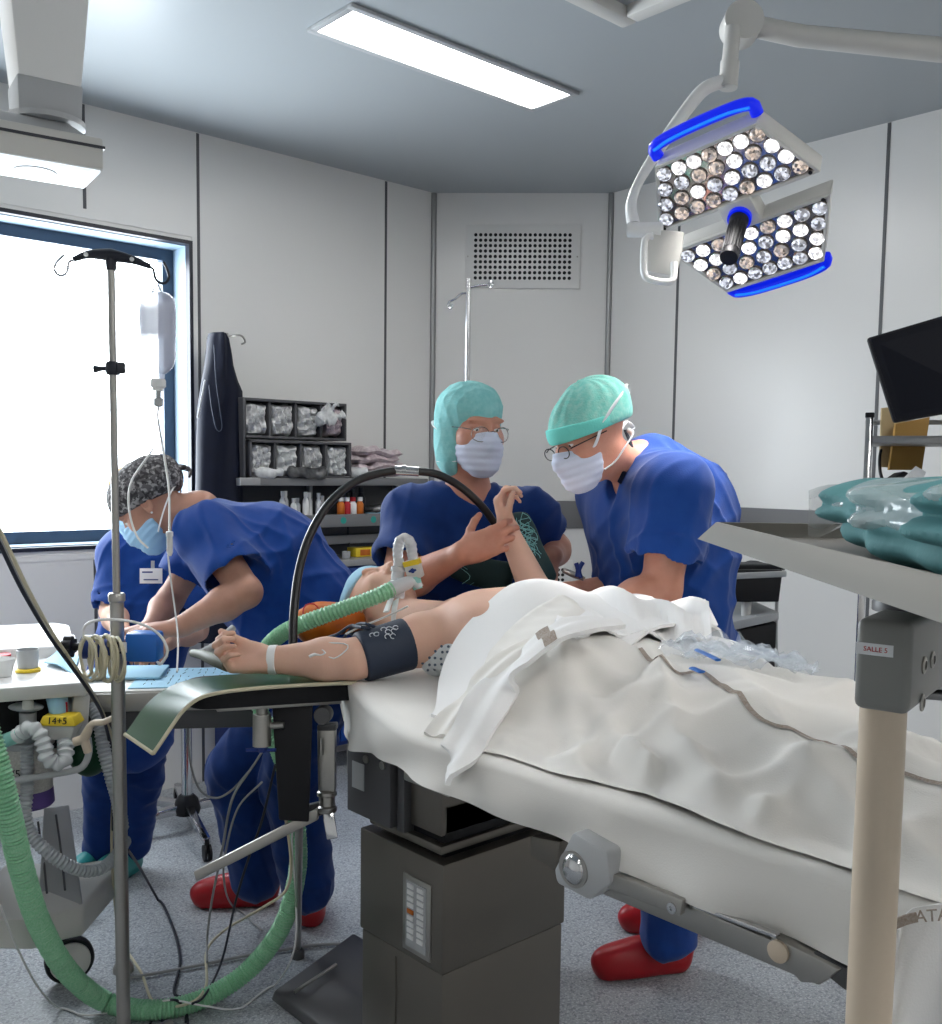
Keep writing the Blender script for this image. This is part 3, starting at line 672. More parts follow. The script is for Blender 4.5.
# infusion bottle on the right hook
q = at(157, 302, 2.36); bz = q[2]
bt = thing('infusion_bottle', 'half-empty clear infusion bottle hanging upside down from the drip stand', 'infusion bottle', q+V(0, 0, -.24))
bo = V(q[0], q[1], bz)
part('bottle_body', MB().lathe(bo+V(0, 0, .024), V(0, 0, -1), [(.012, 0), (.030, .004), (.040, .014), (.0425, .03), (.0425, .085), (.040, .092), (.0425, .10), (.0425, .158), (.036, .176), (.024, .188), (.016, .194), (.0155, .21)], 30), 'fluid', bt)
part('bottle_label', MB().lathe(bo+V(0, 0, -.010), V(0, 0, -1), [(.0432, 0), (.0432, .07)], 30, caps=False), 'fluid', bt)
part('bottle_cap', MB().lathe(bo+V(0, 0, -.182), V(0, 0, -1), [(.0165, 0), (.0185, .004), (.0185, .018), (.013, .022), (.013, .028)], 22), 'white', bt)
part('hanger', MB().tube([bo+V(0, 0, .02)-hx*.012, bo+V(0, 0, .034)-hx*.006, bo+V(0, 0, .043), bo+V(0, 0, .034)+hx*.006, bo+V(0, 0, .02)+hx*.012], .0022, 8), 'white', bt)
part('spike', MB().lathe(bo+V(0, 0, -.208), V(0, 0, -1), [(.006, 0), (.006, .018), (.011, .02), (.011, .036), (.005, .04)], 16), 'greyl', bt)
iv = thing('infusion_line', 'white infusion tube looping over the spotted cap, with a drip chamber', 'infusion tube', at(172, 560, 2.34))
part('tube', MB().tube([bo+V(0, 0, -.246), at(158, 420, 2.36), at(164, 455, 2.36), at(169, 490, 2.36), at(169.5, 534, 2.36)], .0026, 8), 'cablew', iv)
part('tube', MB().tube([at(168, 555, 2.36), at(170, 575, 2.36), at(175, 610, 2.36), at(178, 640, 2.3), at(177, 672, 2.2)], .0022, 8), 'cablew', iv)
part('tube', MB().tube([at(154, 448, 2.4), at(144, 462, 2.4), at(132, 480, 2.4), at(128.5, 498, 2.4), at(131, 520, 2.4), at(138, 538, 2.4), at(148, 548, 2.4)], .0026, 8), 'cablew', iv)
part('drip_chamber', MB().lathe(at(169.5, 531, 2.36), V(0, 0, -1), [(.004, 0), (.0085, .002), (.0085, .012), (.007, .014), (.0075, .05), (.004, .06)], 18), 'white', iv)
# second drip stand by the cut corner
b2 = at(466, 480, 4.55); st2, b2 = stand('drip_stand', 'thin chrome drip stand in the cut corner behind the surgeon in glasses', b2, 0, .0145, .0145, 1.3, None, 1, CR, .28, 'chrome') if False else (None, b2)
st2 = thing('drip_stand', 'thin chrome drip stand in the cut corner behind the surgeon in glasses', 'drip stand', V(b2[0], b2[1], 0)); b2 = V(b2[0], b2[1], 0)
z2 = at(466, 282, 4.55)[2]
part('pole', MB().cyl(b2+V(0, 0, .08), b2+V(0, 0, z2), .0125), 'chrome', st2)
for s_ in (-1, 1):
    p = b2+V(0, 0, z2-.05+(.01 if s_ > 0 else -.012)); k = [(0, 0), (.05, .012), (.085, .016), (.104, .03), (.11, .012), (.098, .002), (.088, .02)] if s_ > 0 else [(0, 0), (.03, -.004), (.06, -.028), (.085, -.04), (.092, -.062), (.078, -.07), (.07, -.052)]
    part('hook', MB().tube([p+hx*s_*a+V(0, 0, b) for a, b in k], .005, 8), 'chrome', st2)
f = MB()
for i in range(5):
    a = i*2*PI/5; qv = V(math.cos(a), math.sin(a), 0); f.tube([b2+V(0, 0, .09), b2+qv*.26+V(0, 0, .03)], .012, 8, spline=False)
    f.lathe(b2+qv*.26+V(0, -.01, .025), V(0, 1, 0), [(.025, 0), (.025, .02)], 14)
part('star_base', f, 'steel', st2)
# blue clamp block with coiled cable
t = thing('pressure_module', 'blue clamp-on pressure module with a black knob, fixed to the near drip stand', 'pressure module', pb+V(0, 0, 1.04))
zc = at(120, 645, 2.36)[2]; pc = V(pb[0], pb[1], zc); nc = -nrm(V(CF[0], CF[1], 0))
RB = np.array([hx, -nc, V(0, 0, 1)])
part('module_body', MB().box(pc+hx*.064+V(0, 0, .004), (.075, .06, .068), RB, .008), 'blue', t)
part('module_label', MB().box(pc+hx*.024+nc*.032+V(0, 0, .006), (.018, .002, .024), RB, .0005), 'white', t)
part('clamp_strap', MB().box(pc+hx*.012+nc*.022+V(0, 0, .004), (.022, .022, .026), RB, .003), 'black', t)
part('rear_body', MB().cyl(pc-hx*.080, pc-hx*.01, .028, n=24), 'bluedk', t)
part('knob_stem', MB().cyl(pc-hx*.105, pc-hx*.078, .009), 'black', t)
kb = MB().cyl(pc-hx*.125, pc-hx*.105, .020, n=20)
for i in range(6): a = i*PI/3; kb.cyl(pc-hx*.125+(V(0, 0, 1)*math.cos(a)+nc*math.sin(a))*.017, pc-hx*.104+(V(0, 0, 1)*math.cos(a)+nc*math.sin(a))*.017, .0085, n=12)
part('knob', kb, 'black', t)
cabs = MB(); r = random.Random(3)
for i in range(10):
    o = pc+hx*(-.052+.0085*i)+nc*(.035+.012*math.sin(i*2.3))+V(0, 0, -.004*(i % 3)); pts = []; rv = r.uniform(.043, .054); rh = r.uniform(.030, .040)
    for k in range(14):
        a = k*2*PI/14; pts.append(o+nc*(.030*math.cos(a)+.02)+V(0, 0, 1)*(rv*math.sin(a)-.012)+hx*(rh*math.cos(a)*.75+r.uniform(-.002, .002)))
    cabs.tube(pts, .0036, 8, closed=True)
solo('coiled_cable', cabs, 'cabley', 'cream cable wound in loops around the blue module on the near drip stand', 'cable')
lp = MB().tube([pc-hx*.06+nc*.05+V(0, 0, .03), pc-hx*.05+nc*.06+V(0, 0, .062), pc-hx*.01+nc*.06+V(0, 0, .075), pc+hx*.06+nc*.05+V(0, 0, .068), pc+hx*.11+nc*.04+V(0, 0, .04), pc+hx*.13+nc*.04+V(0, 0, .0), pc+hx*.115+nc*.04+V(0, 0, -.03), pc+hx*.10+nc*.02+V(0, 0, -.03)], .0033, 8)
solo('loose_cable_loop', lp, 'cablew', 'single white cable loop standing out over the blue module', 'cable')
# ================================================================== hanging apron
t = thing('hanging_apron', 'dark navy protective apron hanging beside the window', 'apron', ony(225, 487, 4.15))
rows_ = []; NZ, NA = 60, 44
prof = [(333, 213, 226), (338, 211, 230), (350, 210, 232.5), (365, 208, 234.5), (380, 205, 239), (390, 203, 243.5), (410, 200, 243.5), (440, 199, 243.5), (490, 198.5, 243.5), (560, 197, 244), (640, 196, 246)]
py_ = np.array([p[0] for p in prof]); 
for i in range(NZ):
    y = 333+(640-333)*i/(NZ-1); l = np.interp(y, py_, [p[1] for p in prof]); rr = np.interp(y, py_, [p[2] for p in prof])
    L_, R_ = ony(l, y, 4.08), ony(rr, y, 4.08); c = (L_+R_)/2; hw = (R_[0]-L_[0])/2; z = c[2]; ring_ = []
    for j in range(NA):
        a = j*2*PI/NA; s_ = i/(NZ-1)
        fold = 1+.13*math.sin(3*a+2.2*s_*3+.5)+.09*math.sin(7*a+1.3+4*s_)
        ring_.append(V(c[0]+hw*math.cos(a), 4.10+(.055+.035*s_)*math.sin(a)*fold, z))
    rows_.append(ring_)
ap = MB(); G = np.array(rows_).reshape(-1, 3)
ap.raw(G, [(i*NA+j, (i+1)*NA+j, (i+1)*NA+(j+1) % NA, i*NA+(j+1) % NA) for i in range(NZ-1) for j in range(NA)]+[tuple(range(NA))])
part('apron_body', ap, 'navy', t)
part('apron_edge', MB().tube([ony(205, 380, 4.03), ony(201, 400, 4.03), ony(197.5, 418, 4.03)], .004, 8), 'greyl', t)
part('piping', MB().tube([ony(214, 345, 4.05), ony(216, 380, 4.03), ony(220, 410, 4.02), ony(222, 428, 4.02), ony(217, 430, 4.02), ony(212, 410, 4.02), ony(209, 385, 4.03)], .0022, 6), 'cuff', t)
hkp = ony(236, 340, 4.25)
solo('wall_hook', MB().tube([hkp+V(-.05, .012, .01), hkp+V(-.05, -.05, .008), hkp+V(-.03, -.085, .012), hkp+V(0, -.07, .005), hkp+V(.012, -.065, -.015), hkp+V(-.005, -.06, -.025)], .0045, 8).box(hkp+V(-.05, .012, .005), (.03, .008, .05), bev=.002), 'steel', 'small metal wall hook holding up the navy apron', 'hook')
# ================================================================== drug trolley by the window wall
YF = 4.0
def xz(px, py, Y=YF): p = ony(px, py, Y); return p[0], p[2]
xl, zs = xz(243, 478); xr, _ = xz(424, 484); zs2 = xz(392, 513)[1]; zc = xz(392, 556)[1]
xl -= .02; xr += .02
t = thing('drug_trolley', 'grey drug trolley with open shelves and blue drawers behind the medical team', 'trolley', V((xl+xr)/2, YF+.2, 0))
def slab(x0, x1, y0, y1, z0, z1, bev=.004): return MB().box(((x0+x1)/2, (y0+y1)/2, (z0+z1)/2), (x1-x0, y1-y0, z1-z0), bev=bev)
part('top_shelf', slab(xl, xr, YF-.01, YF+.25, zs-.035, zs), 'shelfg', t)
part('shelf_lip', slab(xl-.002, xl+.10, YF-.016, YF-.010, zs-.032, zs+.002, .001), 'shelfl', t)
part('middle_shelf', slab(xl, xr, YF+.0, YF+.25, zs2-.03, zs2-.012).raw(*(lambda q: (np.concatenate(q.v), q.f))(slab(xl, xr, YF-.004, YF+.004, zs2-.062, zs2))), 'shelfg', t)
part('back_panel', slab(xl+.01, xr-.01, YF+.25, YF+.26, zc, zs-.035, .001), 'shelfd', t)
for x in (xl+.015, xr-.03, xl+.52): part('shelf_post', MB().box((x, YF+.23, (zc+zs)/2), (.018, .03, zs-zc), bev=.002), 'greyl', t)
part('lower_rail', slab(xl, xr, YF+.2, YF+.22, zc+.055, zc+.10), 'greyl', t)
part('worktop', slab(xl-.02, xr+.03, YF-.03, YF+.255, zc-.035, zc-.004), 'shelfl', t)
part('carcass', slab(xl, xr, YF+.012, YF+.25, .12, zc-.036), 'bluedk', t)
zz = zc-.045
for hgt in (.13, .13, .17, .22, .22):
    for x0, x1 in ((xl+.008, (xl+xr)/2-.004), ((xl+xr)/2+.004, xr-.008)):
        dr = part('drawer', slab(x0, x1, YF-.01, YF+.012, zz-hgt+.008, zz), 'bluedr', t)
        part('pull', slab((x0+x1)/2-.08, (x0+x1)/2+.08, YF-.018, YF-.010, zz-.052, zz-.042, .002), 'bluedk', dr)
        part('drawer_tag', slab((x0+x1)/2-.045, (x0+x1)/2+.045, YF-.013, YF-.0105, zz-.115, zz-.095, .0005), 'paper', dr)
    zz -= hgt
for x in (xl+.06, xr-.06):
    for y in (YF+.06, YF+.2): part('caster', MB().lathe((x-.015, y, .05), V(1, 0, 0), [(.05, 0), (.05, .03)], 20).cyl((x, y, .05), (x, y, .13), .012), 'black', t)
for px in (343, 373):
    x, z = xz(px, 514 if px == 373 else 513); part('green_sticker', MB().lathe((x, YF-.0045, zs2-.03), V(0, -1, 0), [(.017, 0), (.017, .0006)], 20), 'teal', t)
# bin rack on the top shelf
rk = thing('bin_rack', 'dark grey rack with two rows of clear fronted supply bins on the top shelf', 'supply rack', V(*ony(298, 475, YF+.1)))
rows_px = [(246, 349, 398, 441, [251, 281, 310, 346, 349]), (250, 352, 437, 476, [254, 283, 314, 346, 352])]
def bin_row(x0, x1, z0, z1, ny, yf):
    dp = .15; w = .012
    part('bin_shell', MB().box(((x0+x1)/2, yf+dp-.006, (z0+z1)/2), (x1-x0, .012, z1-z0), bev=.001).box(((x0+x1)/2, yf+dp/2, z0+w/2), (x1-x0, dp, w), bev=.002).box(((x0+x1)/2, yf+dp/2, z1-w/2), (x1-x0, dp, w), bev=.002)
         .box((x0+w/2, yf+dp/2, (z0+z1)/2), (w, dp, z1-z0), bev=.002).box((x1-w/2, yf+dp/2, (z0+z1)/2), (w, dp, z1-z0), bev=.002), 'greyd', rk)
    st = (x1-x0)/ny
    for i in range(1, ny): part('divider', slab(x0+st*i-.006, x0+st*i+.006, yf+.01, yf+dp-.01, z0+w, z1-w, .001), 'greyd', rk)
    return st
x0, z1 = xz(246, 397); x1, z0 = xz(349, 441); sa = bin_row(x0, x1, z0, z1, 4, YF+.02)
X0b, Z1b = xz(250, 438); X1b, _ = xz(352, 475); sb = bin_row(X0b, X1b, zs, Z1b-.006, 4, YF+.005)
part('side_panel', slab(x0-.012, x0, YF+.005, YF+.17, zs, z1), 'greyd', rk)
def packet(name, c, size, m, label, cat, group=None, seed=0, puff=.35):
    """a soft crinkled packet"""
    nu, nv = 18, 14; r = np.random.default_rng(seed); u, v = np.meshgrid(np.linspace(-1, 1, nu), np.linspace(-1, 1, nv))
    ed = np.clip((1-np.abs(u)**6)*(1-np.abs(v)**6), 0, 1)
    a, b, c_ = r.uniform(2, 5, 3); w_ = .16*np.sin(a*u*3+b*v)+.13*np.sin(c_*v*3-a*u+1)+.1*np.sin(9*u+7*v)
    th = size[1]/2*(ed**puff)*(1+w_)
    sx = 1+.04*np.sin(5*v+a); sz = 1+.04*np.sin(4*u+b)
    F1 = np.stack([c[0]+u*size[0]/2*sx, c[1]-th, c[2]+v*size[2]/2*sz], -1); F2 = np.stack([c[0]+u*size[0]/2*sx, c[1]+th*.9, c[2]+v*size[2]/2*sz], -1)
    mb = MB().grid(F1).grid(F2[:, ::-1])
    return solo(name, mb, m, label, cat, group)
nm = ['first', 'second', 'third', 'fourth']
for i in range(4):
    zc_ = (z0+z1)/2
    if i < 3: packet('supply_packet', (x0+sa*(i+.5), YF+.085, z0+.012+.5*(z1-z0-.03)), (sa-.022, .11, z1-z0-.032), 'pvc', 'clear packs of small supplies in the upper rack row, %s bin from the apron' % nm[i], 'supply pack', None, i)
    else: packet('pink_packet', (x0+sa*3.6, YF+.09, z0+.012+.45*(z1-z0)), (sa*.66, .10, (z1-z0)*.8), 'packp', 'reddish packet at the end of the upper rack row behind a white bag', 'supply pack', None, 33)
    packet('supply_packet', (X0b+sb*(i+.5), YF+.075, zs+.5*(Z1b-zs-.02)), (sb-.024, .11, (Z1b-zs)*.86), 'bagw' if i % 2 else 'pvc', 'pale packs in the lower rack row, %s bin from the apron' % nm[i], 'supply pack', None, 10+i)
wx, wz = xz(327, 415)
sd = SDF(); r = np.random.default_rng(4)
for i in range(12): sd.cone(V(wx-.02, YF-.02, wz-.03)+r.uniform(-1, 1, 3)*(.05, .015, .03), V(wx+.02, YF-.025, wz+.02)+r.uniform(-1, 1, 3)*(.06, .015, .03), .020, .010, .014)
sd.keep(creases(.010, 90, 3))
solo('white_plastic_bag', sd.mesh(.006), 'bagw', 'crumpled white plastic bag stuffed into the end bin of the upper rack row', 'bag')
def crumple(name, c, size, m, label, cat, seed, n_=14, h=.007, k=.025):
    r = np.random.default_rng(seed); s = SDF()
    for i in range(n_):
        a = (r.uniform(-1, 1, 3))*np.asarray(size)*.5; b = a+r.normal(size=3)*np.asarray(size)*.35; b = np.clip(b, -np.asarray(size)/2, np.asarray(size)/2)
        q = size[2]*.30; s.cone(np.asarray(c)+a*.8, np.asarray(c)+b*.8, q*r.uniform(.5, 1), q*r.uniform(.2, .7), k)
    return solo(name, s.mesh(h), m, label, cat)
bx, bz = xz(310, 473)
crumple('dark_plastic_bag', (bx, YF-.005, zs+.026), (.26, .05, .055), 'bagd', 'shiny dark plastic bag lying at the front of the top shelf', 'bag', 5, 18)
bx, bz = xz(270, 473)
crumple('wrapped_syringes', (bx, YF+.0, zs+.020), (.14, .04, .04), 'bagw', 'small clear wrapped items at the top shelf corner by the apron', 'packet', 6, 12)
bx, bz = xz(384, 462)
for i, (dx, dz, sz) in enumerate(((.0, .022, .27), (.01, .060, .30), (-.01, .095, .26), (.02, .130, .24))):
    nu = 30; u, v = np.meshgrid(np.linspace(-1, 1, nu), np.linspace(-1, 1, 12)); r = np.random.default_rng(i+70)
    ed = np.clip((1-np.abs(u)**8)*(1-np.abs(v)**6), 0, 1)**.4
    wv_ = .30*np.sin(6*u+i*2+2*v)+.25*np.sin(11*u-3*v+i)
    zz_ = .012*u*np.sin(i+1)+.006*np.sin(5*u+i)
    X_ = bx+dx+u*sz/2; Y_ = YF+.13+v*.11
    up_ = zs+dz+zz_+.021*ed*(1+wv_); dn_ = zs+dz+zz_-.019*ed
    mb = MB().grid(np.stack([X_, Y_, up_], -1)).grid(np.stack([X_, Y_, dn_], -1)[:, ::-1])
    solo('pink_wrapped_pack', mb, 'packp', ['lowest flat pink-white wrapped pack of the pile on the top shelf', 'second flat pink-white wrapped pack from the bottom of the shelf pile', 'third flat pink-white wrapped pack, under the topmost of the pile', 'topmost crumpled pink-white wrapped pack of the shelf pile'][i], 'wrapped pack', None)
bx, bz = xz(361, 468)
solo('paper_roll', MB().lathe((bx-.03, YF+.05, zs+.028), V(.95, -.3, 0), [(.026, 0), (.028, .004), (.028, .085), (.012, .088), (.010, .075)], 24), 'bagw', 'white paper roll lying between the rack and the pink packs', 'roll')
# bottles and vials on the middle shelf
r = random.Random(2); zsh = zs2-.011
vial_px = [(282, 'clear'), (287, 'white'), (293, 'white'), (299, 'clear'), (305, 'white'), (311, 'white'), (318, 'clear'), (324, 'bagw')]
for i, (px, m) in enumerate(vial_px):
    x, z = xz(px, 500, YF+.06); hh = .05+r.uniform(0, .022)
    mb = MB().lathe((x, YF+.055+.02*(i % 2), zsh), V(0, 0, 1), [(.014, 0), (.015, .003), (.015, hh*1.1), (.008, hh*1.35), (.008, hh*1.4), (.0095, hh*1.42), (.0095, hh*1.75)], 16)
    o = solo('medicine_vial', mb, m, None, 'vial', 'small pale vials on the middle shelf'); o['label'] = 'small pale medicine vial in the row on the middle trolley shelf'
for i, (px, m, c2_) in enumerate(((342, 'orange', 'white'), (348, 'red', 'white'), (354, 'white', 'red'), (361, 'orange', 'white'))):
    x, z = xz(px, 505, YF+.04)
    ob = thing('medicine_bottle', ['orange medicine bottle with white cap, nearest the pale vials', 'red medicine bottle with white cap on the middle shelf', 'white medicine bottle with red cap on the middle shelf', 'orange medicine bottle with white cap, nearest the black capped ones'][i], 'bottle', (x, YF+.05, zsh))
    part('bottle_body', MB().lathe((x, YF+.05, zsh), V(0, 0, 1), [(.017, 0), (.019, .003), (.019, .058), (.012, .068), (.012, .074)], 18), m, ob)
    part('bottle_cap', MB().lathe((x, YF+.05, zsh+.072), V(0, 0, 1), [(.014, 0), (.014, .018), (.013, .02)], 16), c2_, ob)
for i, px in enumerate((353, 361)):
    x, z = xz(px, 497, YF+.12)
    solo('dark_bottle', MB().lathe((x, YF+.12, zsh), V(0, 0, 1), [(.022, 0), (.023, .004), (.023, .085), (.010, .105), (.010, .112), (.013, .113), (.013, .14)], 18), 'gasket', ['black capped dark bottle standing behind the orange bottles', 'black capped dark bottle beside the folded newspaper pile'][i], 'bottle')
x, z = xz(380, 500, YF+.1)
for i in range(3):
    a = .10+.06*i; R_ = np.array([V(math.cos(a), math.sin(a)*.3, .16), V(-.1, 1, 0), V(-.16, 0, 1)]); R_ = np.array([nrm(q) for q in R_])
    solo('paper_booklet', MB().box((x+.01*i, YF+.10, zsh+.018+.012*i), (.17, .12, .009), R_, .002), ['bluepaper', 'bagd', 'pvc'][i], ['blue booklet at the bottom of the pile on the middle shelf', 'dark booklet in the middle of the small pile on the shelf', 'grey printed booklet on top of the small pile on the shelf'][i], 'booklet')
x, z = xz(390, 507, YF+.05)
solo('blue_folder', MB().box((x+.02, YF+.06, zsh+.012), (.16, .14, .022), None, .004), 'blue', 'blue folded cloth pack on the middle shelf behind the arm of the surgeon in glasses', 'pack')
x, z = xz(366, 548, YF+.08); 
yb = thing('yellow_box', 'yellow supply box on the trolley worktop', 'box', (x, YF+.10, zc-.004))
part('box_body', MB().box((x, YF+.10, zc+.021), (.15, .08, .046), None, .003), 'yellow', yb); part('box_label', MB().box((x-.02, YF+.0595, zc+.02), (.06, .002, .03), None, .0005), 'orange', yb)
x, z = xz(389, 548, YF+.05); crumple('crumpled_tissue', (x, YF+.06, zc+.03), (.07, .05, .065), 'bagw', 'crumpled white tissue beside the yellow box on the worktop', 'tissue', 9)
x, z = xz(352, 545, YF+.05); solo('small_pot', MB().lathe((x-.035, YF+.05, zc-.004), V(0, 0, 1), [(.018, 0), (.021, .004), (.021, .035), (.018, .037)], 18), 'greyl', 'small grey pot at the near end of the yellow box', 'pot')
x, z = xz(347, 530, YF+.22); solo('hanging_shelf_cable', MB().tube([(x, YF+.225, zs-.036), (x, YF+.22, zs-.1), (x-.0, YF+.21, zs2-.12), (x, YF+.2, zc+.03)], .006, 8).box((x, YF+.2, zs-.06), (.05, .06, .03), None, .004), 'gasket', 'thin black cable hanging at the back of the trolley shelves', 'cable')  # black cable hanging behind the shelves, no lamp on it
# ================================================================== operating table
TZ = 1.03                                   # mattress top
tb = thing('operating_table', 'steel operating table on a square column, under the white sheets', 'operating table', V(1.38, 1.6, 0))
zc_ = .69; k0 = onz(443, 866, zc_); k1 = onz(363, 826, zc_); k2 = onz(565, 828, zc_)
cx0, cy0, cx1, cy1 = k0[0], k0[1], k2[0]+.022, k1[1]
def cbox(x0, x1, y0, y1, z0, z1, bev=.006): return MB().box(((x0+x1)/2, (y0+y1)/2, (z0+z1)/2), (x1-x0, y1-y0, z1-z0), bev=bev)
def put(mb, other): return mb.raw(np.concatenate(other.v), other.f)
zm = onx(443, 978, cx0)[2]
col_ = part('column_housing', cbox(cx0, cx1, cy0, cy1, zm+.002, zc_, .005), 'steeld', tb)
part('lower_housing', put(cbox(cx0+.006, cx1-.002, cy0+.006, cy1-.002, .09, zm-.001, .004), cbox(cx0+.004, cx0+.012, cy0+.16, cy0+.165, .2, zm-.02, 0)), 'steeld', tb)
part('bellows_gap', cbox(cx0+.03, cx1-.03, cy0+.03, cy1-.03, zc_-.01, .80, .004), 'black', tb)
part('upper_housing', cbox(cx0+.012, cx1+.02, cy0+.02, cy1-.02, zc_+.012, zc_+.030, .003), 'steeld', tb)
u0 = onx(443, 845, cx0+.02)
part('top_head', cbox(cx0+.02, cx1+.06, cy0+.03, cy1+.02, zc_+.045, .92, .006), 'steeld', tb)
hm = MB(); put(hm, cbox(cx0-.015, cx0+.02, cy1-.13, cy1+.03, zc_+.035, .90, .004)); put(hm, cbox(cx0+.0, cx0+.03, cy1-.16, cy1-.135, zc_+.03, .90, .003))
hs = part('head_motor_cover', hm, 'greyd', tb)
part('rating_plate', MB().box((cx0-.016, cy1-.015, .815), (.002, .045, .06), bev=.0005), 'greyl', hs)
part('bolt', MB().lathe((cx0-.015, cy1-.105, .86), V(-1, 0, 0), [(.009, 0), (.009, .004), (.004, .0045)], 16).lathe((cx0-.015, cy1-.045, .86), V(-1, 0, 0), [(.009, 0), (.009, .004), (.004, .0045)], 16), 'steel', hs)
# control panel with keys
pa, pb_ = onx(409, 880, cx0), onx(426, 950, cx0)
yc, y2 = pa[1], pb_[1]
cp = part('control_panel', MB().box((cx0-.0015, (yc+y2)/2, (pa[2]+pb_[2])/2-.004), (.004, abs(yc-y2)+.034, pa[2]-pb_[2]+.035), bev=.0015), 'steel', tb)
part('key_plate', MB().box((cx0-.0042, (yc+y2)/2, (pa[2]+pb_[2])/2-.004), (.003, abs(yc-y2)+.008, pa[2]-pb_[2]+.012), bev=.001), 'greyl', cp)
hh = (pa[2]-pb_[2])
for j in range(9):
    for i in range(2):
        y = (yc+y2)/2+(-.5+i)*abs(yc-y2)*.56*-1; z = pa[2]-hh*(.06+.105*j)
        part('key', MB().box((cx0-.0065, y, z), (.003, abs(yc-y2)*.36, hh*.075), bev=.0008), 'orange' if (i, j) == (0, 4) else 'white', cp)
part('table_foot', MB().hexa([V(cx0-.17, cy0+.0, .0), V(cx1+.16, cy0-.15, .0), V(cx1+.16, cy1+.14, .0), V(cx0-.17, cy1+.10, .0), V(cx0-.15, cy0+.02, .05), V(cx1+.14, cy0-.13, .05), V(cx1+.14, cy1+.12, .05), V(cx0-.15, cy1+.08, .05)], .008), 'greyd', tb)
fA, fB, fC = onz(270, 988, .035), onz(318, 940, .09), onz(366, 924, .10)
part('foot_ramp', MB().hexa([V(fA[0], cy0+.06, 0), V(cx1+.05, cy0+.06, 0), V(cx1+.05, fC[1], 0), V(fA[0], fA[1], 0), V(fA[0], cy0+.08, .035), V(cx1+.03, cy0+.08, .10), V(cx1+.03, fC[1]-.02, .10), V(fA[0], fA[1]-.02, .035)], .008), 'greyd', tb)
part('foot_edge', MB().prism([V(fA[0]+.02, fA[1]-.10, .052), V(fA[0]+.16, fA[1]-.10, .085), V(fA[0]+.16, fA[1]-.09, .085), V(fA[0]+.02, fA[1]-.09, .052)], V(0, 0, .006), .001), 'steel', tb)
# top: frame, mattress, rails, leg joint
TX0, TX1 = 1.10, 1.70
mt = MB(); put(mt, cbox(TX0+.01, TX1-.01, .36, 1.28, TZ-.062, TZ-.006, .02)); put(mt, cbox(TX0+.01, TX1-.01, 1.285, 1.43, TZ-.062, TZ-.006, .02)); put(mt, cbox(TX0+.20, TX1-.01, 1.435, 1.66, TZ-.062, TZ-.006, .02)); put(mt, cbox(TX0+.24, TX1-.02, 1.665, 2.24, TZ-.062, TZ-.006, .02))
part('mattress', mt, 'blackpad', tb)
part('table_frame', put(put(cbox(TX0+.02, TX1-.02, .38, 1.26, TZ-.088, TZ-.062, .004), put(cbox(TX0+.02, TX1-.02, 1.29, 1.42, TZ-.11, TZ-.062, .004), cbox(TX0+.22, TX1-.02, 1.42, 1.65, TZ-.11, TZ-.062, .004))), cbox(TX0+.26, TX1-.04, 1.665, 2.22, TZ-.09, TZ-.062, .004)), 'steel', tb)
XR = 1.075
def rx(px, py, X=XR): return onx(px, py, X)
def plate(pxs, X, th, bev=.003): return MB().prism([onx(px, py, X) for px, py in pxs], V(th, 0, 0), bev)
r1 = plate([(596, 866), (842, 970), (818, 986), (596, 892)], XR, .02)
part('side_rail', r1, 'steel', tb)
part('side_rail', cbox(TX1-.02, TX1+.005, .40, 1.64, .885, .925), 'steel', tb)
jt = part('leg_joint', plate([(572, 832), (607, 852), (610, 884), (588, 901), (556, 884), (553, 870)], XR-.03, .06, .006), 'greyl', tb)
part('joint_cap', MB().ell(onx(574, 869, XR-.03), (.012, .020, .023)), 'chrome', jt)
part('joint_ring', MB().lathe(onx(574, 869, XR-.029), V(-1, 0, 0), [(.027, 0), (.027, .003)], 30), 'steel', jt)
part('joint_arm', plate([(530, 836), (560, 842), (556, 872), (530, 856)], XR+.02, .03, .003), 'steeld', jt)
lb = part('link_bar', plate([(600, 870), (683, 900), (679, 917), (597, 885)], XR-.022, .014), 'steel', tb)
for px, py in ((604, 880), (672, 908)): part('bolt', MB().lathe(onx(px, py, XR-.022), V(-1, 0, 0), [(.0075, 0), (.0075, .002), (.003, .0025), (.003, .001)], 18), 'chrome', lb)
part('slide_bar', plate([(690, 902), (776, 935), (776, 939), (690, 907)], XR-.012, .01, .001), 'chrome', tb)
en = part('rail_end_clamp', plate([(770, 935), (840, 970), (822, 984), (800, 983), (770, 945)], XR-.006, .03), 'steel', tb)
part('clamp_knob', MB().lathe(onx(779, 951, XR-.006), V(-1, 0, 0), [(.014, 0), (.014, .004), (.011, .006)], 24), 'cream', en)
part('joint_bracket', plate([(812, 952), (846, 968), (846, 992), (826, 976)], XR+.0, .04), 'greyd', tb)
# ================================================================== arm board with its clamp and post
AZ = 1.030
p0, p1 = onz(188, 691, AZ), onz(357, 681, AZ)
ad = nrm(p1-p0); aw = V(-ad[1], ad[0], 0); aw = aw if aw @ CF > 0 else -aw
ab = thing('arm_board', 'black padded arm board on a clamped post under the outstretched arm', 'arm board', (p0+p1)/2+aw*.08)
al = np.linalg.norm(p1-p0); W_ = .15
def AB(s, w, z): q = p0+ad*s+aw*w; return V(q[0], q[1], z)
ol = []
for (s, w, a0) in ((al-.02, .02, -PI/2), (al-.02, W_-.02, 0), (.05, W_-.05, PI/2), (.05, .05, PI)):
    rr = .02 if s > .2 else .05
    for i in range(6): a = a0+i*PI/10; ol.append(AB(s+rr*math.cos(a), w+rr*math.sin(a), AZ-.044))
part('pad', MB().prism(ol, V(0, 0, .044), .006), 'blackpad', ab)
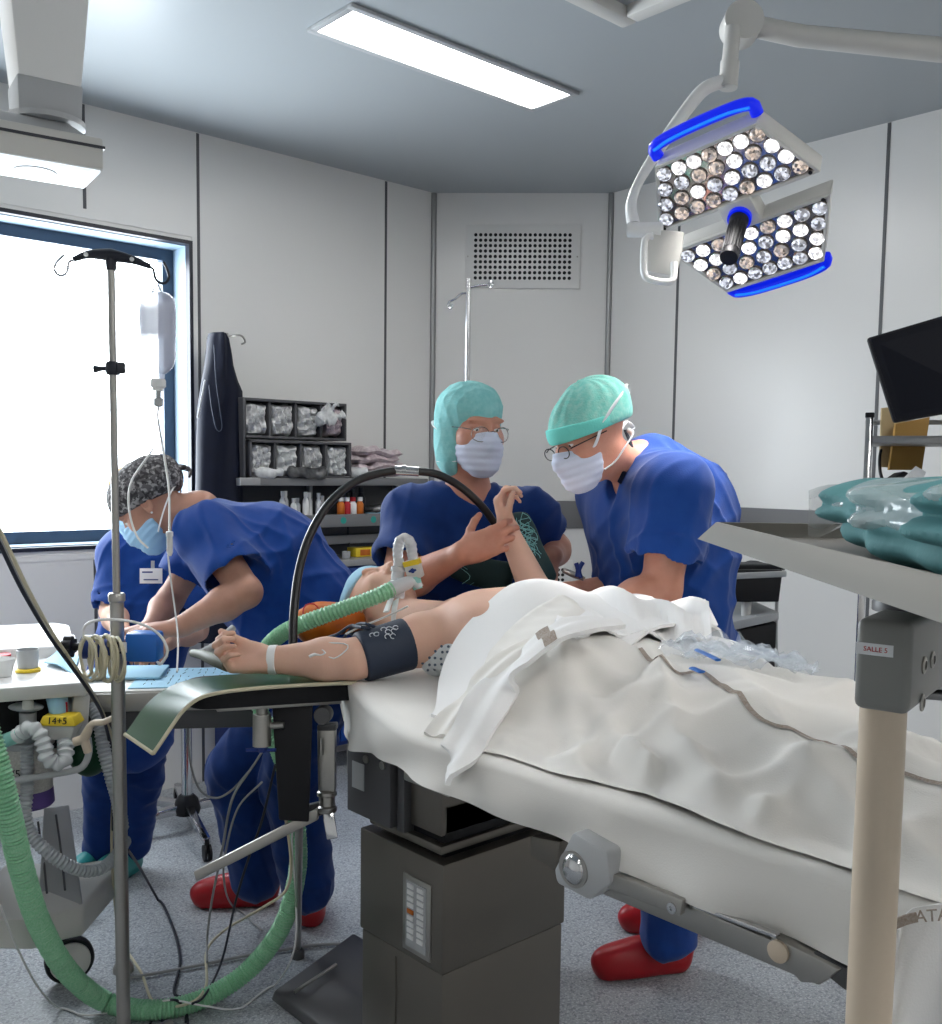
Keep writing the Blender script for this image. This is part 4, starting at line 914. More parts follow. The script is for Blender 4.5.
part('board_plate', MB().prism([AB(.06, .02, AZ-.054), AB(al-.03, .02, AZ-.054), AB(al-.03, W_-.02, AZ-.054), AB(.06, W_-.02, AZ-.054)], V(0, 0, .010), .002), 'steel', ab)
da = depth(AB(.1, .05, .9))
def ax_(px, py, dd=0): return at(px, py, da+dd)
part('post', MB().hexa([ax_(279, 820, .02), ax_(309, 822, .02), ax_(309, 822, .06), ax_(279, 820, .06), ax_(272, 704, .02), ax_(313, 702, .02), ax_(313, 702, .07), ax_(272, 704, .07)], .004), 'black', ab)
part('post_knuckle', MB().lathe(ax_(322, 716, .03), CF, [(.018, 0), (.020, .004), (.020, .04)], 20), 'greyd', ab)
part('clamp', MB().cyl(ax_(262, 746, .01), ax_(262, 714, .01), .020, n=24).cyl(ax_(262, 715, .01), ax_(262, 705, .01), .013, n=20).cyl(ax_(268, 726, .01), ax_(284, 725, .01), .0075), 'steel', ab)
part('clamp_screw', MB().cyl(ax_(262, 752, .01), ax_(262, 746, .01), .009, n=14).cyl(ax_(246, 750, .01), ax_(276, 750, .01), .004), 'bluedk', ab)
part('flat_bar', MB().prism([ax_(193, 872, -.02), ax_(318, 808, .06), ax_(318, 820, .06), ax_(196, 882, -.02)], CF*.012, .003), 'steel', ab)
part('side_clamp_tube', MB().prism([ax_(317, 730, .06), ax_(335, 729, .06), ax_(335, 792, .06), ax_(318, 792, .06)], CF*.03, .004), 'steel', ab)
part('clamp_cap', MB().prism([ax_(317, 725, .055), ax_(336, 724, .055), ax_(336, 731, .055), ax_(317, 731, .055)], CF*.036, .003), 'greyd', ab)
part('clamp_ring', MB().lathe(ax_(327, 812, .075), ax_(327, 792, .075)-ax_(327, 812, .075), [(.020, 0), (.0225, .004), (.0225, .012), (.018, .016), (.018, .035), (.0225, .038), (.0225, .046), (.018, .05)], 24), 'steel', ab)
part('clamp_lever', MB().hexa([ax_(327, 840, .05), ax_(338, 838, .05), ax_(338, 838, .08), ax_(327, 840, .08), ax_(322, 812, .06), ax_(334, 812, .06), ax_(334, 812, .09), ax_(322, 812, .09)], .003), 'chrome', ab)
part('cross_link', MB().prism([ax_(305, 806, .07), ax_(330, 800, .07), ax_(330, 812, .07), ax_(305, 822, .07)], CF*.02, .003), 'greyd', ab)
fq = onz(298, 948, .03); part('floor_rod', MB().cyl(ax_(299, 822, .08), fq, .0095), 'steel', ab)
part('rod_foot', MB().lathe(fq+V(0, 0, -.03), V(0, 0, 1), [(.02, 0), (.02, .02), (.011, .032)], 18), 'greyd', ab)
part('hanging_pin', MB().cyl(ax_(321, 738, .05), ax_(321, 755, .05), .004).cyl(ax_(350, 745, .1), ax_(350, 773, .1), .007), 'steel', ab)
def smooth_(t): t = np.clip(t, 0, 1); return t*t*(3-2*t)
# curved green rubber sheet over the board
gs = thing('green_rubber_sheet', 'dark green rubber sheet with a cream edge, draped off the end of the arm board', 'rubber sheet', AB(.05, .07, AZ))
npx = [(357, 682), (330, 683), (290, 685), (250, 688), (218, 692), (198, 698), (183, 710), (172, 725), (162, 740), (153, 753)]
zz_ = [AZ+.003]*5
nb = [onz(x, y, AZ+.004) for x, y in npx[:5]]
dn = depth(nb[-1])
for i, (x, y) in enumerate(npx[5:]): nb.append(at(x, y, dn-.010*(i+1)))
nb = catmull(np.array(nb), .012)
fw = aw*.16
kk = np.linspace(0, 1, len(nb)); kk = smooth_((kk-.45)/.45)[:, None]; fv = fw*.94*(1-kk)+img(-.088, .022, -.09)*kk
G = np.stack([nb+fv*t for t in np.linspace(0, 1, 9)], 1)
part('rubber_sheet', MB().grid(G, .004), 'green', gs)
part('cut_edge', MB().tube(nb+V(0, 0, -.002), .0042, 8, spline=False).tube(G[-1]+V(0, 0, -.001), .0042, 8, spline=False), 'greenedge', gs)
# ================================================================== desk with papers
dz = .90
d0, d1, d2, d3 = onz(82, 694, dz), onz(275, 686, dz), onz(272, 640, dz), onz(95, 648, dz)
d0, d1 = onz(60, 692, dz), onz(276, 688, dz); dl = nrm(d1-d0); dw = V(-dl[1], dl[0], 0); DL = np.linalg.norm(d1-d0); DW = .30
dk = thing('writing_table', 'rolling table with a steel edge, covered in light blue charts', 'table', V(*((d0+d1)/2+dw*.2)[:2], 0))
def DP(a, b, z): q = d0+dl*a+dw*b; return V(q[0], q[1], z)
def dbox(a0, a1, b0, b1, z0, z1, bev=.003): return MB().hexa([DP(a0, b0, z0), DP(a1, b0, z0), DP(a1, b1, z0), DP(a0, b1, z0), DP(a0, b0, z1), DP(a1, b0, z1), DP(a1, b1, z1), DP(a0, b1, z1)], bev)
part('table_top', dbox(0, DL, 0, DW, dz-.022, dz, .004), 'offw', dk)
part('edge_rail', dbox(-.008, DL+.008, -.008, .004, dz-.055, dz-.006, .003), 'steel', dk)
part('under_panel', dbox(.06, DL-.06, .01, DW-.02, dz-.11, dz-.03, .004), 'greyd', dk)
ft = MB(); lq = at(120.5, 800, 2.9); lq = V(lq[0], lq[1], 0); ft.cyl(lq, lq+V(0, 0, dz-.02), .018).lathe(lq, V(0, 0, 1), [(.03, 0), (.03, .012), (.02, .03)], 28)
part('table_leg', ft, 'steel', dk)
ch = thing('anaesthesia_chart', 'light blue chart sheet with handwriting on the writing table', 'paper', DP(DL*.6, .1, dz))
part('sheet', dbox(DL*.30, DL*.98, .02, .28, dz+.0005, dz+.003, 0), 'bluepaper', ch)
wr = MB(); r = random.Random(12)
for j in range(5):
    for i in range(15):
        a = DL*(.36+.038*i); b = .06+.045*j; hh = r.uniform(.010, .03)
        if r.random() < .75: wr.tube([DP(a, b, dz+.0035), DP(a+r.uniform(-.006, .006), b+hh, dz+.0035)], .0009, 4, spline=False)
part('handwriting', wr, 'ink', ch)
solo('blue_drape_sheet', dbox(DL*.05, DL*.42, .12, .29, dz+.004, dz+.012, .003), 'bluepaper', 'folded light blue cloth at the machine end of the writing table', 'cloth')
# ================================================================== stool with a star base
sc_ = onz(187, 806, .10); sc_ = V(sc_[0], sc_[1], 0)
sl = thing('rolling_stool', 'chrome star-based rolling stool with black casters on the floor behind the writing table', 'stool', sc_)
part('hub', MB().lathe(sc_+V(0, 0, .07), V(0, 0, 1), [(.05, 0), (.055, .02), (.045, .06), (.028, .08)], 24), 'black', sl)
part('gas_column', MB().cyl(sc_+V(0, 0, .14), sc_+V(0, 0, .56), .022), 'chrome', sl)
part('seat', MB().lathe(sc_+V(0, 0, .55), V(0, 0, 1), [(.16, 0), (.185, .012), (.19, .05), (.175, .07), (.0, .075)], 36, caps=False), 'blackpad', sl)
for px, py in ((130, 824), (216, 856), (131, 797), (232, 800), (175, 780)):
    e_ = onz(px, py, .07); dd = nrm(e_-sc_-V(0, 0, .07)); e_ = sc_+dd*min(.36, np.linalg.norm(e_-sc_))+V(0, 0, 0)
    lg = part('leg', MB().hexa([sc_+dd*.03+V(-dd[1], dd[0], 0)*w+V(0, 0, z) for z, w in ((.075, -.018), (.075, .018))]+[e_+V(-dd[1], dd[0], 0)*w+V(0, 0, z) for z, w in ((.065, .015), (.065, -.015))]+[sc_+dd*.03+V(-dd[1], dd[0], 0)*w+V(0, 0, z) for z, w in ((.115, -.018), (.115, .018))]+[e_+V(-dd[1], dd[0], 0)*w+V(0, 0, z) for z, w in ((.088, .015), (.088, -.015))], .004), 'chrome', sl)
    q = MB()
    for s in (-1, 1): q.lathe(e_+V(-dd[1], dd[0], 0)*(.010*s)+V(0, 0, .031)-V(-dd[1], dd[0], 0)*.006, V(-dd[1], dd[0], 0), [(.020, 0), (.031, .002), (.031, .010), (.020, .012)], 20)
    q.cyl(e_+V(0, 0, .03), e_+V(0, 0, .085), .009)
    part('caster', q, 'black', lg)
# ================================================================== anaesthesia machine, left edge
MX, MY = nrm(V(.951, -.31, 0)), nrm(V(.31, .951, 0))
c0 = at(82, 684, 2.52); MZ = c0[2]
am = thing('anaesthesia_machine', 'white anaesthesia machine with a tray top, absorber canister and big front wheel', 'anaesthesia machine', V(*(c0-MX*.3+MY*.3)[:2], 0))
def MP(a, b, z): q = c0+MX*a+MY*b; return V(q[0], q[1], z)
def mbox(a0, a1, b0, b1, z0, z1, bev=.006): return MB().hexa([MP(a0, b0, z0), MP(a1, b0, z0), MP(a1, b1, z0), MP(a0, b1, z0), MP(a0, b0, z1), MP(a1, b0, z1), MP(a1, b1, z1), MP(a0, b1, z1)], bev)
part('tray_top', mbox(-.75, 0, 0, .45, MZ-.012, MZ, .005), 'white', am)
part('tray_lip', put(mbox(-.76, .006, -.010, .012, MZ-.030, MZ+.006, .006), mbox(-.004, .014, -.01, .75, MZ-.030, MZ+.008, .006)), 'offw', am)
bb = MB().prism([MP(-.75, .42, MZ-.02), MP(-.03, .42, MZ-.02), MP(.0, .46, MZ-.02), MP(.0, .82, MZ-.02), MP(-.04, .88, MZ-.02), MP(-.75, .88, MZ-.02)], V(0, 0, .05), .010)
part('rear_top', bb, 'white', am)
part('carcass', put(mbox(-.75, -.02, .16, .85, MZ-.23, MZ-.03, .01), mbox(-.75, -.34, .16, .85, .30, MZ-.22, .01)), 'offw', am)
part('recess_panel', mbox(-.72, -.03, .145, .165, MZ-.20, MZ-.036, .003), 'black', am)
part('corner_pillar', MB().hexa([MP(-.035, .0, MZ-.14), MP(.012, .02, MZ-.14), MP(.012, .30, MZ-.14), MP(-.035, .30, MZ-.14), MP(-.02, .02, MZ-.03), MP(.02, .02, MZ-.03), MP(.02, .32, MZ-.03), MP(-.02, .32, MZ-.03)], .006), 'offw', am)
part('red_mark', MB().hexa([MP(-.045, .005, MZ-.085), MP(-.035, .003, MZ-.085), MP(-.035, .006, MZ-.085), MP(-.045, .008, MZ-.085), MP(-.045, .005, MZ-.045), MP(-.035, .003, MZ-.045), MP(-.035, .006, MZ-.045), MP(-.045, .008, MZ-.045)], 0), 'red', am)
# absorber canister
ce = at(28, 770, 2.58); zt_, zb_ = at(28, 740, 2.58)[2], at(28, 806, 2.58)[2]
cn = part('absorber_canister', MB().lathe(V(ce[0], ce[1], zb_+.045), V(0, 0, 1), [(.060, 0), (.060, zt_-zb_-.05)], 36), 'limewhite', am)
part('purple_base', MB().lathe(V(ce[0], ce[1], zb_), V(0, 0, 1), [(.057, 0), (.063, .006), (.063, .012), (.0605, .046)], 36), 'purple', cn)
part('canister_rim', MB().lathe(V(ce[0], ce[1], zt_-.012), V(0, 0, 1), [(.060, 0), (.066, .004), (.066, .018), (.04, .024)], 36), 'greyl', cn)
tx = nrm(CR-V(0, 0, CR[2])); lm = MB(); lettering('14/5', .030, V(ce[0], ce[1], (zt_+zb_)/2+.01)-CF*.0608-tx*.018, tx, V(0, 0, 1), lm); part('handwritten_date', lm, 'ink', cn)
# valve, elbow, filter
va = at(26, 704, 2.52); part('valve_body', MB().cyl(at(28, 752, 2.54), at(28, 712, 2.53), .019, .021, n=20).ell(at(26, 707, 2.52), (.045, .02, .012), np.array([tx, np.cross(V(0, 0, 1), tx), V(0, 0, 1)])), 'greyl', am)
part('valve_knob', MB().lathe(at(28, 704, 2.49), V(0, 0, 1), [(.013, -.012), (.014, .004), (.011, .012), (0.0005, .0135)], 20, caps=False), 'offw', am)
part('blue_elbow', MB().tube([at(57, 698, 2.60), at(57, 697, 2.55), at(57.5, 702, 2.52), at(58, 717, 2.51)], [.026, .027, .025, .019], 18), 'bluepaper', am)
fc = at(62, 727, 2.50); RBm = np.array([tx, np.cross(V(0, 0, 1), tx), V(0, 0, 1)])
fi = thing('breathing_filter', 'pale breathing filter with a yellow handwritten top label on the anaesthesia machine', 'filter', fc)
part('filter_body', MB().hexa([fc+tx*a+RBm[1]*b+V(0, 0, c) for c, s in ((-.030, .6), (.010, 1)) for a, b in ((-.046*s, -.03*s), (.046*s, -.03*s), (.046*s, .03*s), (-.046*s, .03*s))], .006), 'offw', fi)
part('yellow_label', MB().hexa([fc+tx*a+RBm[1]*b+V(0, 0, c) for c, s in ((.010, 1), (.034, .80)) for a, b in ((-.047*s, -.031*s), (.047*s, -.031*s), (.047*s, .031*s), (-.047*s, .031*s))], .003), 'yellow', fi)
lm = MB(); nrm_ = nrm(-RBm[1]*.24*0+V(0, 0, 1)); fo = fc+V(0, 0, .022)-RBm[1]*.0285
lettering('14+5', .024, fo, tx, nrm(V(0, 0, .024)+RBm[1]*.0062), lm, .0012); part('handwriting', lm, 'ink', fi)
part('outlet_neck', MB().cyl(at(64, 752, 2.5), at(63, 735, 2.5), .015, n=18), 'mint', fi)
# pillar, base, ramp and wheel
part('lower_column', mbox(-.70, -.30, .12, .55, .30, MZ-.30, .015), 'offw', am)
def fbox(pxs, d1_, th, bev=.005): return MB().prism([at(x, y, d1_) for x, y in pxs], nrm(V(CF[0], CF[1], 0))*th, bev)
part('wheel_base', MB().prism([at(-60, 918, 2.42), at(20, 918, 2.5), at(84, 905, 2.66), at(83, 938, 2.66), at(30, 948, 2.5), at(-60, 950, 2.42)], nrm(V(CF[0], CF[1], 0))*.35, .012), 'offw', am)
rp = part('foot_ramp', MB().hexa([at(38, 912, 2.60), at(83, 904, 2.66), at(83, 904, 2.70), at(38, 912, 2.64), at(44, 808, 2.86), at(69, 805, 2.92), at(69, 805, 2.96), at(44, 808, 2.90)], .004), 'greyl', am)
gv = MB()
for a, b in (((47, 893), (38, 822)), ((65, 890), (56, 815))): gv.tube([at(*a, 2.63), at((a[0]+b[0])/2+1, (a[1]+b[1])/2+2, 2.735), at(*b, 2.845)], .003, 6)
part('ramp_groove', gv, 'greyd', rp)
wc = onz(70, 982, 0); wr_ = .068; wx_ = nrm(V(CR[0], CR[1], 0)*.5-V(CF[0], CF[1], 0)*.85); wo = V(wc[0], wc[1], wr_)
wh = part('front_wheel', MB().lathe(wo-wx_*.012, wx_, [(wr_*.8, -.012), (wr_*.97, -.008), (wr_, 0), (wr_, .02), (wr_*.95, .026), (wr_*.84, .027)], 40), 'black', am)
part('wheel_cover', MB().lathe(wo-wx_*.012, wx_, [(wr_*.83, .024), (wr_*.80, .034), (wr_*.5, .04), (.0005, .0415)], 40, caps=False), 'offw', wh)
part('wheel_fork', MB().hexa([wo+V(-.03, -.02, .02)-wx_*.05, wo+V(.03, .02, .02)-wx_*.05, wo+V(.03, .05, .02)-wx_*.02, wo+V(-.03, .0, .02)-wx_*.02, wo+V(-.04, -.03, .13)-wx_*.05, wo+V(.03, .03, .13)-wx_*.05, wo+V(.03, .06, .13)-wx_*.02, wo+V(-.04, .0, .13)-wx_*.02], .005), 'offw', am)
part('rear_wheel', MB().lathe(onz(68, 900, .06)+V(0, 0, 0), wx_, [(.058, 0), (.058, .03)], 30), 'black', am)
part('support_bar', MB().tube([at(-20, 786, 2.46), at(30, 778, 2.47), at(72, 771, 2.48), at(84, 765, 2.49), at(89, 752, 2.5), at(88, 738, 2.5)], .0085, 12), 'greyl', am)
# items on the machine
cq = onz(28, 671, MZ+.001)
cu = thing('measuring_cup', 'small grey plastic pot on a yellow rimmed lid on the machine tray', 'pot', cq)
part('pot', MB().lathe(cq+V(0, 0, .006), V(0, 0, 1), [(.024, 0), (.026, .004), (.028, .052), (.0265, .053), (.024, .01)], 28), 'greyl', cu)
part('lid_ring', MB().lathe(cq, V(0, 0, 1), [(.032, 0), (.033, .006), (.028, .010)], 28), 'yellow', cu)
cq = onz(2, 676, MZ+.001)
solo('white_cup', MB().lathe(cq, V(0, 0, 1), [(.024, 0), (.034, .045), (.0335, .046), (.023, .004)], 28), 'white', 'white plastic cup at the left edge of the machine tray', 'cup')
cq = onz(4, 664, MZ+.001)
solo('red_tape', MB().lathe(cq+V(.0, .06, 0), V(0, 0, 1), [(.032, 0), (.036, .001), (.036, .018), (.032, .019)], 30), 'red', 'red roll of tape behind the white cup on the machine tray', 'tape')
q = [onz(44, 664, MZ+.004), onz(74, 672, MZ+.004), onz(80, 660, MZ+.006), onz(58, 652, MZ+.012)]
G = np.array([[q[0]*(1-u)*(1-v)+q[1]*u*(1-v)+q[2]*u*v+q[3]*(1-u)*v+V(0, 0, .010*math.sin(5*u+3*v)*u+.006) for u in np.linspace(0, 1, 14)] for v in np.linspace(0, 1, 12)])
solo('blue_cloth', MB().grid(G, .003), 'bluepaper', 'small folded light blue cloth on the machine tray beside the grey pot', 'cloth')
# reservoir bag and bracket
sd = SDF(); sd.ell(at(90, 746, 2.72), (.062, .05, .085)).ell(at(88, 716, 2.72), (.03, .03, .05))
solo('reservoir_bag', sd.mesh(.006), 'greenbag', 'dark green breathing bag hanging behind the machine support bar', 'breathing bag')
solo('tube_holder', MB().tube([at(74, 742, 2.44), at(84, 738, 2.44), at(92, 724, 2.42), at(104, 722, 2.40), at(116, 716, 2.38)], [.011, .012, .008, .008, .006], 14).tube([at(84, 738, 2.44), at(88, 752, 2.45)], [.011, .010], 14, spline=False), 'cream', 'cream forked tube holder arm between the machine and the near drip stand', 'tube holder')
# hoses
def hose(name, pts, r, m, label, pitch=.011, amp=.10, n_=14): return solo(name, MB().tube(pts, r, n_, step=.0028, corr=(pitch, amp)), m, label, 'hose')
hose('clear_hose', [at(18, 736, 2.45), at(28, 729, 2.44), at(38, 732, 2.44), at(44, 745, 2.44), at(47, 757, 2.44), at(55, 763, 2.45), at(64, 760, 2.46), at(66, 748, 2.48), at(65, 741, 2.49)], .0185, 'clear', 'clear corrugated hose looping from the mint tube up to the yellow labelled filter', .018, .16, 18)
solo('mint_tube', MB().tube([at(-15, 750, 2.45), at(2, 742, 2.45), at(20, 735, 2.45)], .0175, 16), 'mint', 'smooth mint green tube end coming in at the left edge', 'tube')
hose('grey_breathing_hose', [at(27, 745, 2.51), at(27, 790, 2.50), at(25, 812, 2.5), at(30, 832, 2.5), at(45, 850, 2.5), at(65, 864, 2.52), at(85, 871, 2.56), at(102, 868, 2.6), at(116, 856, 2.66), at(126, 840, 2.74)], .0155, 'greyhose', 'grey corrugated hose sagging from the canister past the foot ramp', .011, .12)
hose('silver_hose', [at(92, 706, 2.62), at(99, 720, 2.60), at(104, 750, 2.58), at(111, 775, 2.58), at(118, 800, 2.6), at(122, 830, 2.62)], .017, 'greyhose', 'ribbed silver hose hanging down behind the near drip stand', .010, .13)
gp_ = [at(-25, 690, 2.28), at(-4, 760, 2.28), at(8, 810, 2.30), at(22, 870, 2.36), at(40, 925, 2.44), at(68, 972, 2.58), at(104, 1001, 2.72), onz(150, 1010, .028), onz(200, 1000, .028), at(246, 972, 2.80), at(280, 930, 2.78), at(296, 880, 2.74), at(298, 838, 2.72), at(290, 800, 2.70), at(284, 768, 2.66), at(272, 735, 2.62), at(262, 715, 2.6), at(258, 695, 2.60), at(256, 676, 2.58), at(262, 656, 2.54), at(274, 640, 2.48), at(290, 629, 2.44), at(312, 620, 2.42), at(345, 608, 2.41), at(375, 597, 2.42), at(392, 589, 2.44)]
solo('green_breathing_hose', MB().tube(gp_, [.027, .027, .026, .026, .025, .021, .020, .019], 16, step=.003, corr=(.010, .09)), 'greenhose', 'long green corrugated breathing hose looping over the floor and up to the patient mouth', 'hose')
# leads from the top left
for i, (off, m, lab) in enumerate(((0, 'cabled', 'dark lead sloping down from the left edge past the machine'), (7, 'cabley', 'cream lead sloping down from the left edge past the machine, uppermost'), (3.5, 'cable', 'grey lead sloping down from the left edge between the cream and dark leads'))):
    solo('monitor_lead', MB().tube([at(-20+off, 505, 1.9+.03*i), at(0+off, 545, 1.95+.03*i), at(22+off*.9, 590, 2.02+.03*i), at(48+off*.7, 634, 2.12+.03*i), at(74+off*.5, 670, 2.24+.03*i), at(92+off*.3, 696, 2.36+.03*i), at(104+off*.2, 720, 2.5+.03*i), at(112+5*i, 760, 2.64+.03*i), at(113+5*i, 830, 2.74+.03*i)], .0042, 8), m, lab, 'cable')
# floor and hanging cables
def cab(pts, r, m, label):
    pts = catmull(np.array(pts), .012); pts[:, 2] = np.maximum(pts[:, 2], r+.0008)
    return solo('floor_cable', MB().tube(pts, r, 8, spline=False), m, label, 'cable')
cab([at(0, 905, 2.3), at(18, 950, 2.45), at(40, 990, 2.6), onz(60, 1008, .006), onz(85, 1015, .006), onz(110, 1012, .006), onz(125, 1006, .006)], .0028, 'cablew', 'thin white line curving across the floor from the machine to the drip stand')
cab([at(128, 850, 2.9), onz(140, 868, .2), onz(158, 900, .006), onz(172, 925, .006), onz(180, 960, .006), onz(174, 992, .006), onz(186, 1000, .006), onz(186, 1022, .006)], .0042, 'cabled', 'dark cable running along the floor to the right of the drip stand')
cab([onz(150, 1024, .006), onz(160, 1005, .006), onz(175, 1000, .07), onz(185, 1010, .006), onz(186, 1030, .006), onz(160, 1020, .006)], .0036, 'cabled', 'dark cable curled into a small loop by the bottom edge')
cab([at(113, 790, 2.74), at(112, 860, 2.8), onz(120, 940, .03), onz(140, 970, .006), onz(155, 1004, .006), onz(190, 1003, .055), onz(206, 985, .05), onz(207, 950, .05), onz(225, 930, .05), at(262, 908, 2.7), at(286, 890, 2.66), at(291, 860, 2.64), at(283, 800, 2.62)], .0040, 'cabley', 'yellowish cable looping on the floor beside the green hose')
cab([at(250, 770, 2.66), at(232, 800, 2.72), at(222, 850, 2.8), at(212, 900, 2.9), onz(207, 940, .1), onz(207, 962, .1)], .0034, 'cable', 'grey cable hanging down beside the red clog')
cab([at(276, 762, 2.64), at(262, 820, 2.66), at(248, 860, 2.7), at(236, 900, 2.75), onz(222, 960, .05), onz(205, 995, .06), onz(192, 1004, .06)], .0034, 'cabled', 'dark cable slanting down in front of the red clogs')
cab([at(262, 782, 2.66), at(238, 808, 2.7), at(226, 850, 2.78), at(224, 880, 2.85), onz(232, 905, .02), onz(262, 930, .008)], .003, 'cable', 'grey looped cable in front of the blue trouser legs')
cab([at(297, 760, 2.62), at(292, 840, 2.66), at(296, 900, 2.7), at(294, 950, 2.7), onz(275, 985, .006), onz(240, 1008, .006), onz(205, 1006, .05), onz(170, 1000, .06), onz(145, 1008, .006)], .0026, 'cablew', 'thin pale line drooping from the arm board post to the floor')
cab([at(188, 716, 2.72), at(190, 760, 2.75), at(200, 790, 2.78), at(216, 798, 2.78), at(232, 790, 2.76), at(250, 770, 2.7), at(262, 752, 2.66)], .0032, 'cable', 'grey cable hanging in a loop under the arm board')
cab([onz(372, 950, .008), onz(330, 944, .008), onz(250, 955, .008), onz(200, 965, .008), onz(130, 978, .008)], .005, 'cable', 'grey cable lying straight across the floor behind the table foot')
# ================================================================== bent black tube over the patient's head
ar = thing('bent_tube_screen', 'black bent tube arching over the patient, with a chrome joint', 'bent tube', at(293, 650, 2.36))
pts = [at(293, 672, 2.30), at(293, 640, 2.32), at(294, 610, 2.34), at(299, 570, 2.38), at(310, 535, 2.42), at(328, 505, 2.46), at(350, 485, 2.5), at(372, 475, 2.52), at(398, 470, 2.54)]
part('tube', MB().tube(pts, .0105, 14), 'blacktube', ar)
part('tube', MB().tube([at(414, 471, 2.54), at(436, 474, 2.57), at(458, 485, 2.61), at(478, 502, 2.64), at(491, 518, 2.66), at(502, 536, 2.66), at(514, 558, 2.64), at(524, 592, 2.56), at(530, 628, 2.48)], .0105, 14), 'blacktube', ar)
part('chrome_joint', MB().cyl(at(395, 470, 2.54), at(419, 471.5, 2.54), .0125, n=20).cyl(at(402, 470, 2.54), at(406, 470.2, 2.54), .0138, n=20), 'chrome', ar)
part('foot_clamp', MB().box(at(293, 676, 2.31), (.03, .03, .03), bev=.004), 'black', ar)
# orange bag with a wire loop under the neck
oc = at(322, 617, 2.60)
sd = SDF(); sd.ell(at(328, 620, 2.62), (.095, .06, .050), np.array([ad, np.cross(V(0, 0, 1), ad), V(0, 0, 1)])).ell(at(312, 626, 2.62), (.05, .05, .040)); sd.keep(folds(.006, 60, 3))
ob = thing('orange_bag', 'shiny orange bag under the green hose, behind the blue cuff', 'bag', oc-V(0, 0, .05)); part('bag', sd.mesh(.006), 'orange', ob)
part('wire_loop', MB().tube([at(306, 622, 2.5), at(303, 612, 2.5), at(306, 605, 2.5), at(314, 604, 2.5), at(319, 610, 2.5), at(316, 618, 2.5)], .0018, 6), 'red', ob)
solo('red_capped_syringe', MB().cyl(at(276, 641, 2.55), at(280, 631, 2.56), .012, n=16), 'red', 'small dark red capped tube beside the orange bag', 'tube')
# ================================================================== tray stand, right foreground
ms = thing('tray_stand', 'tall tray stand with a cream column and grey head, right foreground', 'tray stand', V(*at(870, 850, .95)[:2], 0))
A, B_ = onz(716, 522, 1.435), onz(942, 576, 1.435); t1 = nrm(B_-A); t2 = V(-t1[1], t1[0], 0)
if t2 @ CR < 0: t2 = -t2
TL, TW = np.linalg.norm(B_-A)+.12, .44
def TP(a, b, z): q = A+t1*a+t2*b; return V(q[0], q[1], z)
rim, bot, fl_ = 1.435, 1.411, .020
def wall_(p, q, out):
    return [p+V(0, 0, rim), q+V(0, 0, rim), q+out*fl_+V(0, 0, bot), p+out*fl_+V(0, 0, bot)]
ty = MB()
for (a0, b0, a1, b1, o) in ((0, 0, TL, 0, -t2), (TL, 0, TL, TW, t1), (TL, TW, 0, TW, t2), (0, TW, 0, 0, -t1)):
    p, q = TP(a0, b0, 0), TP(a1, b1, 0); ex = nrm(q-p)*fl_
    ty.prism([p+V(0, 0, rim), q+V(0, 0, rim), q+o*fl_+ex+V(0, 0, bot), p+o*fl_-ex+V(0, 0, bot)], -o*.004, .001)
ty.prism([TP(0, 0, bot), TP(TL, 0, bot), TP(TL, TW, bot), TP(0, TW, bot)], V(0, 0, .005), .001)
part('tray', ty, 'stick', ms)
pc_ = at(879, 800, .95); pc_ = V(pc_[0], pc_[1], 0)
part('column', MB().cyl(pc_+V(0, 0, .09), pc_+V(0, 0, 1.30), .0212, n=40), 'cream', ms)
bx_ = nrm(V(CR[0], CR[1], 0)*.93-V(CF[0], CF[1], 0)*.28); by_ = V(-bx_[1], bx_[0], 0)
RBk = np.array([bx_, by_, V(0, 0, 1)])
zt, zb = at(870, 614, .95)[2], at(870, 704, .95)[2]
bx_ = nrm(V(CR[0], CR[1], 0)*.80-V(CF[0], CF[1], 0)*.60); by_ = V(-bx_[1], bx_[0], 0); RBk = np.array([bx_, by_, V(0, 0, 1)])
hc = pc_+by_*.056+bx_*.004
hb = part('head_block', MB().box(V(hc[0], hc[1], (zt+zb)/2), (.050, .17, zt-zb), RBk, .008, 3), 'greyp', ms)
fo = V(hc[0], hc[1], 0)-by_*.0852
part('room_label', MB().box(fo-bx_*.007+V(0, 0, zt-.028), (.033, .001, .011), RBk, 0), 'paper', hb, 'white label with red letters')
lm = MB(); lettering('SALLE 5', .0064, fo-bx_*.006-by_*.0009+V(0, 0, zt-.028), bx_, V(0, 0, 1), lm, .0002); part('label_letters', lm, 'red', hb)
so = V(hc[0], hc[1], 0)+bx_*.025
for s, z in ((-.035, -.046), (.0, -.046), (-.035, -.082)):
    part('bolt', MB().lathe(so+by_*s+V(0, 0, zt+z), bx_, [(.0085, 0), (.0085, .0015), (.006, .0025), (.0045, .0025), (.0045, .0005)], 20), 'steel', hb)
part('tray_mount', MB().lathe(V(hc[0], hc[1], zt)+by_*.03, V(0, 0, 1), [(.04, -.004), (.04, .004), (.03, 1.394-zt)], 28), 'greyd', ms)
f = MB(); cs = MB()
for s1 in (-1, 1): f.box(pc_+bx_*.0+by_*.24+bx_*.16*s1*0+V(0, 0, .075), (.05, .62, .045), RBk, .01); 
f.box(pc_+by_*.52+V(0, 0, .075), (.46, .05, .045), RBk, .01); f.box(pc_-by_*.05+V(0, 0, .075), (.40, .05, .045), RBk, .01)
for q in (pc_+by_*.52+bx_*.2, pc_+by_*.52-bx_*.2, pc_-by_*.05+bx_*.17, pc_-by_*.05-bx_*.17): part('caster', MB().lathe(q+V(0, 0, .026)-bx_*.01, bx_, [(.026, 0), (.026, .02)], 18), 'black', ms)
part('stand_base', f, 'greyp', ms)
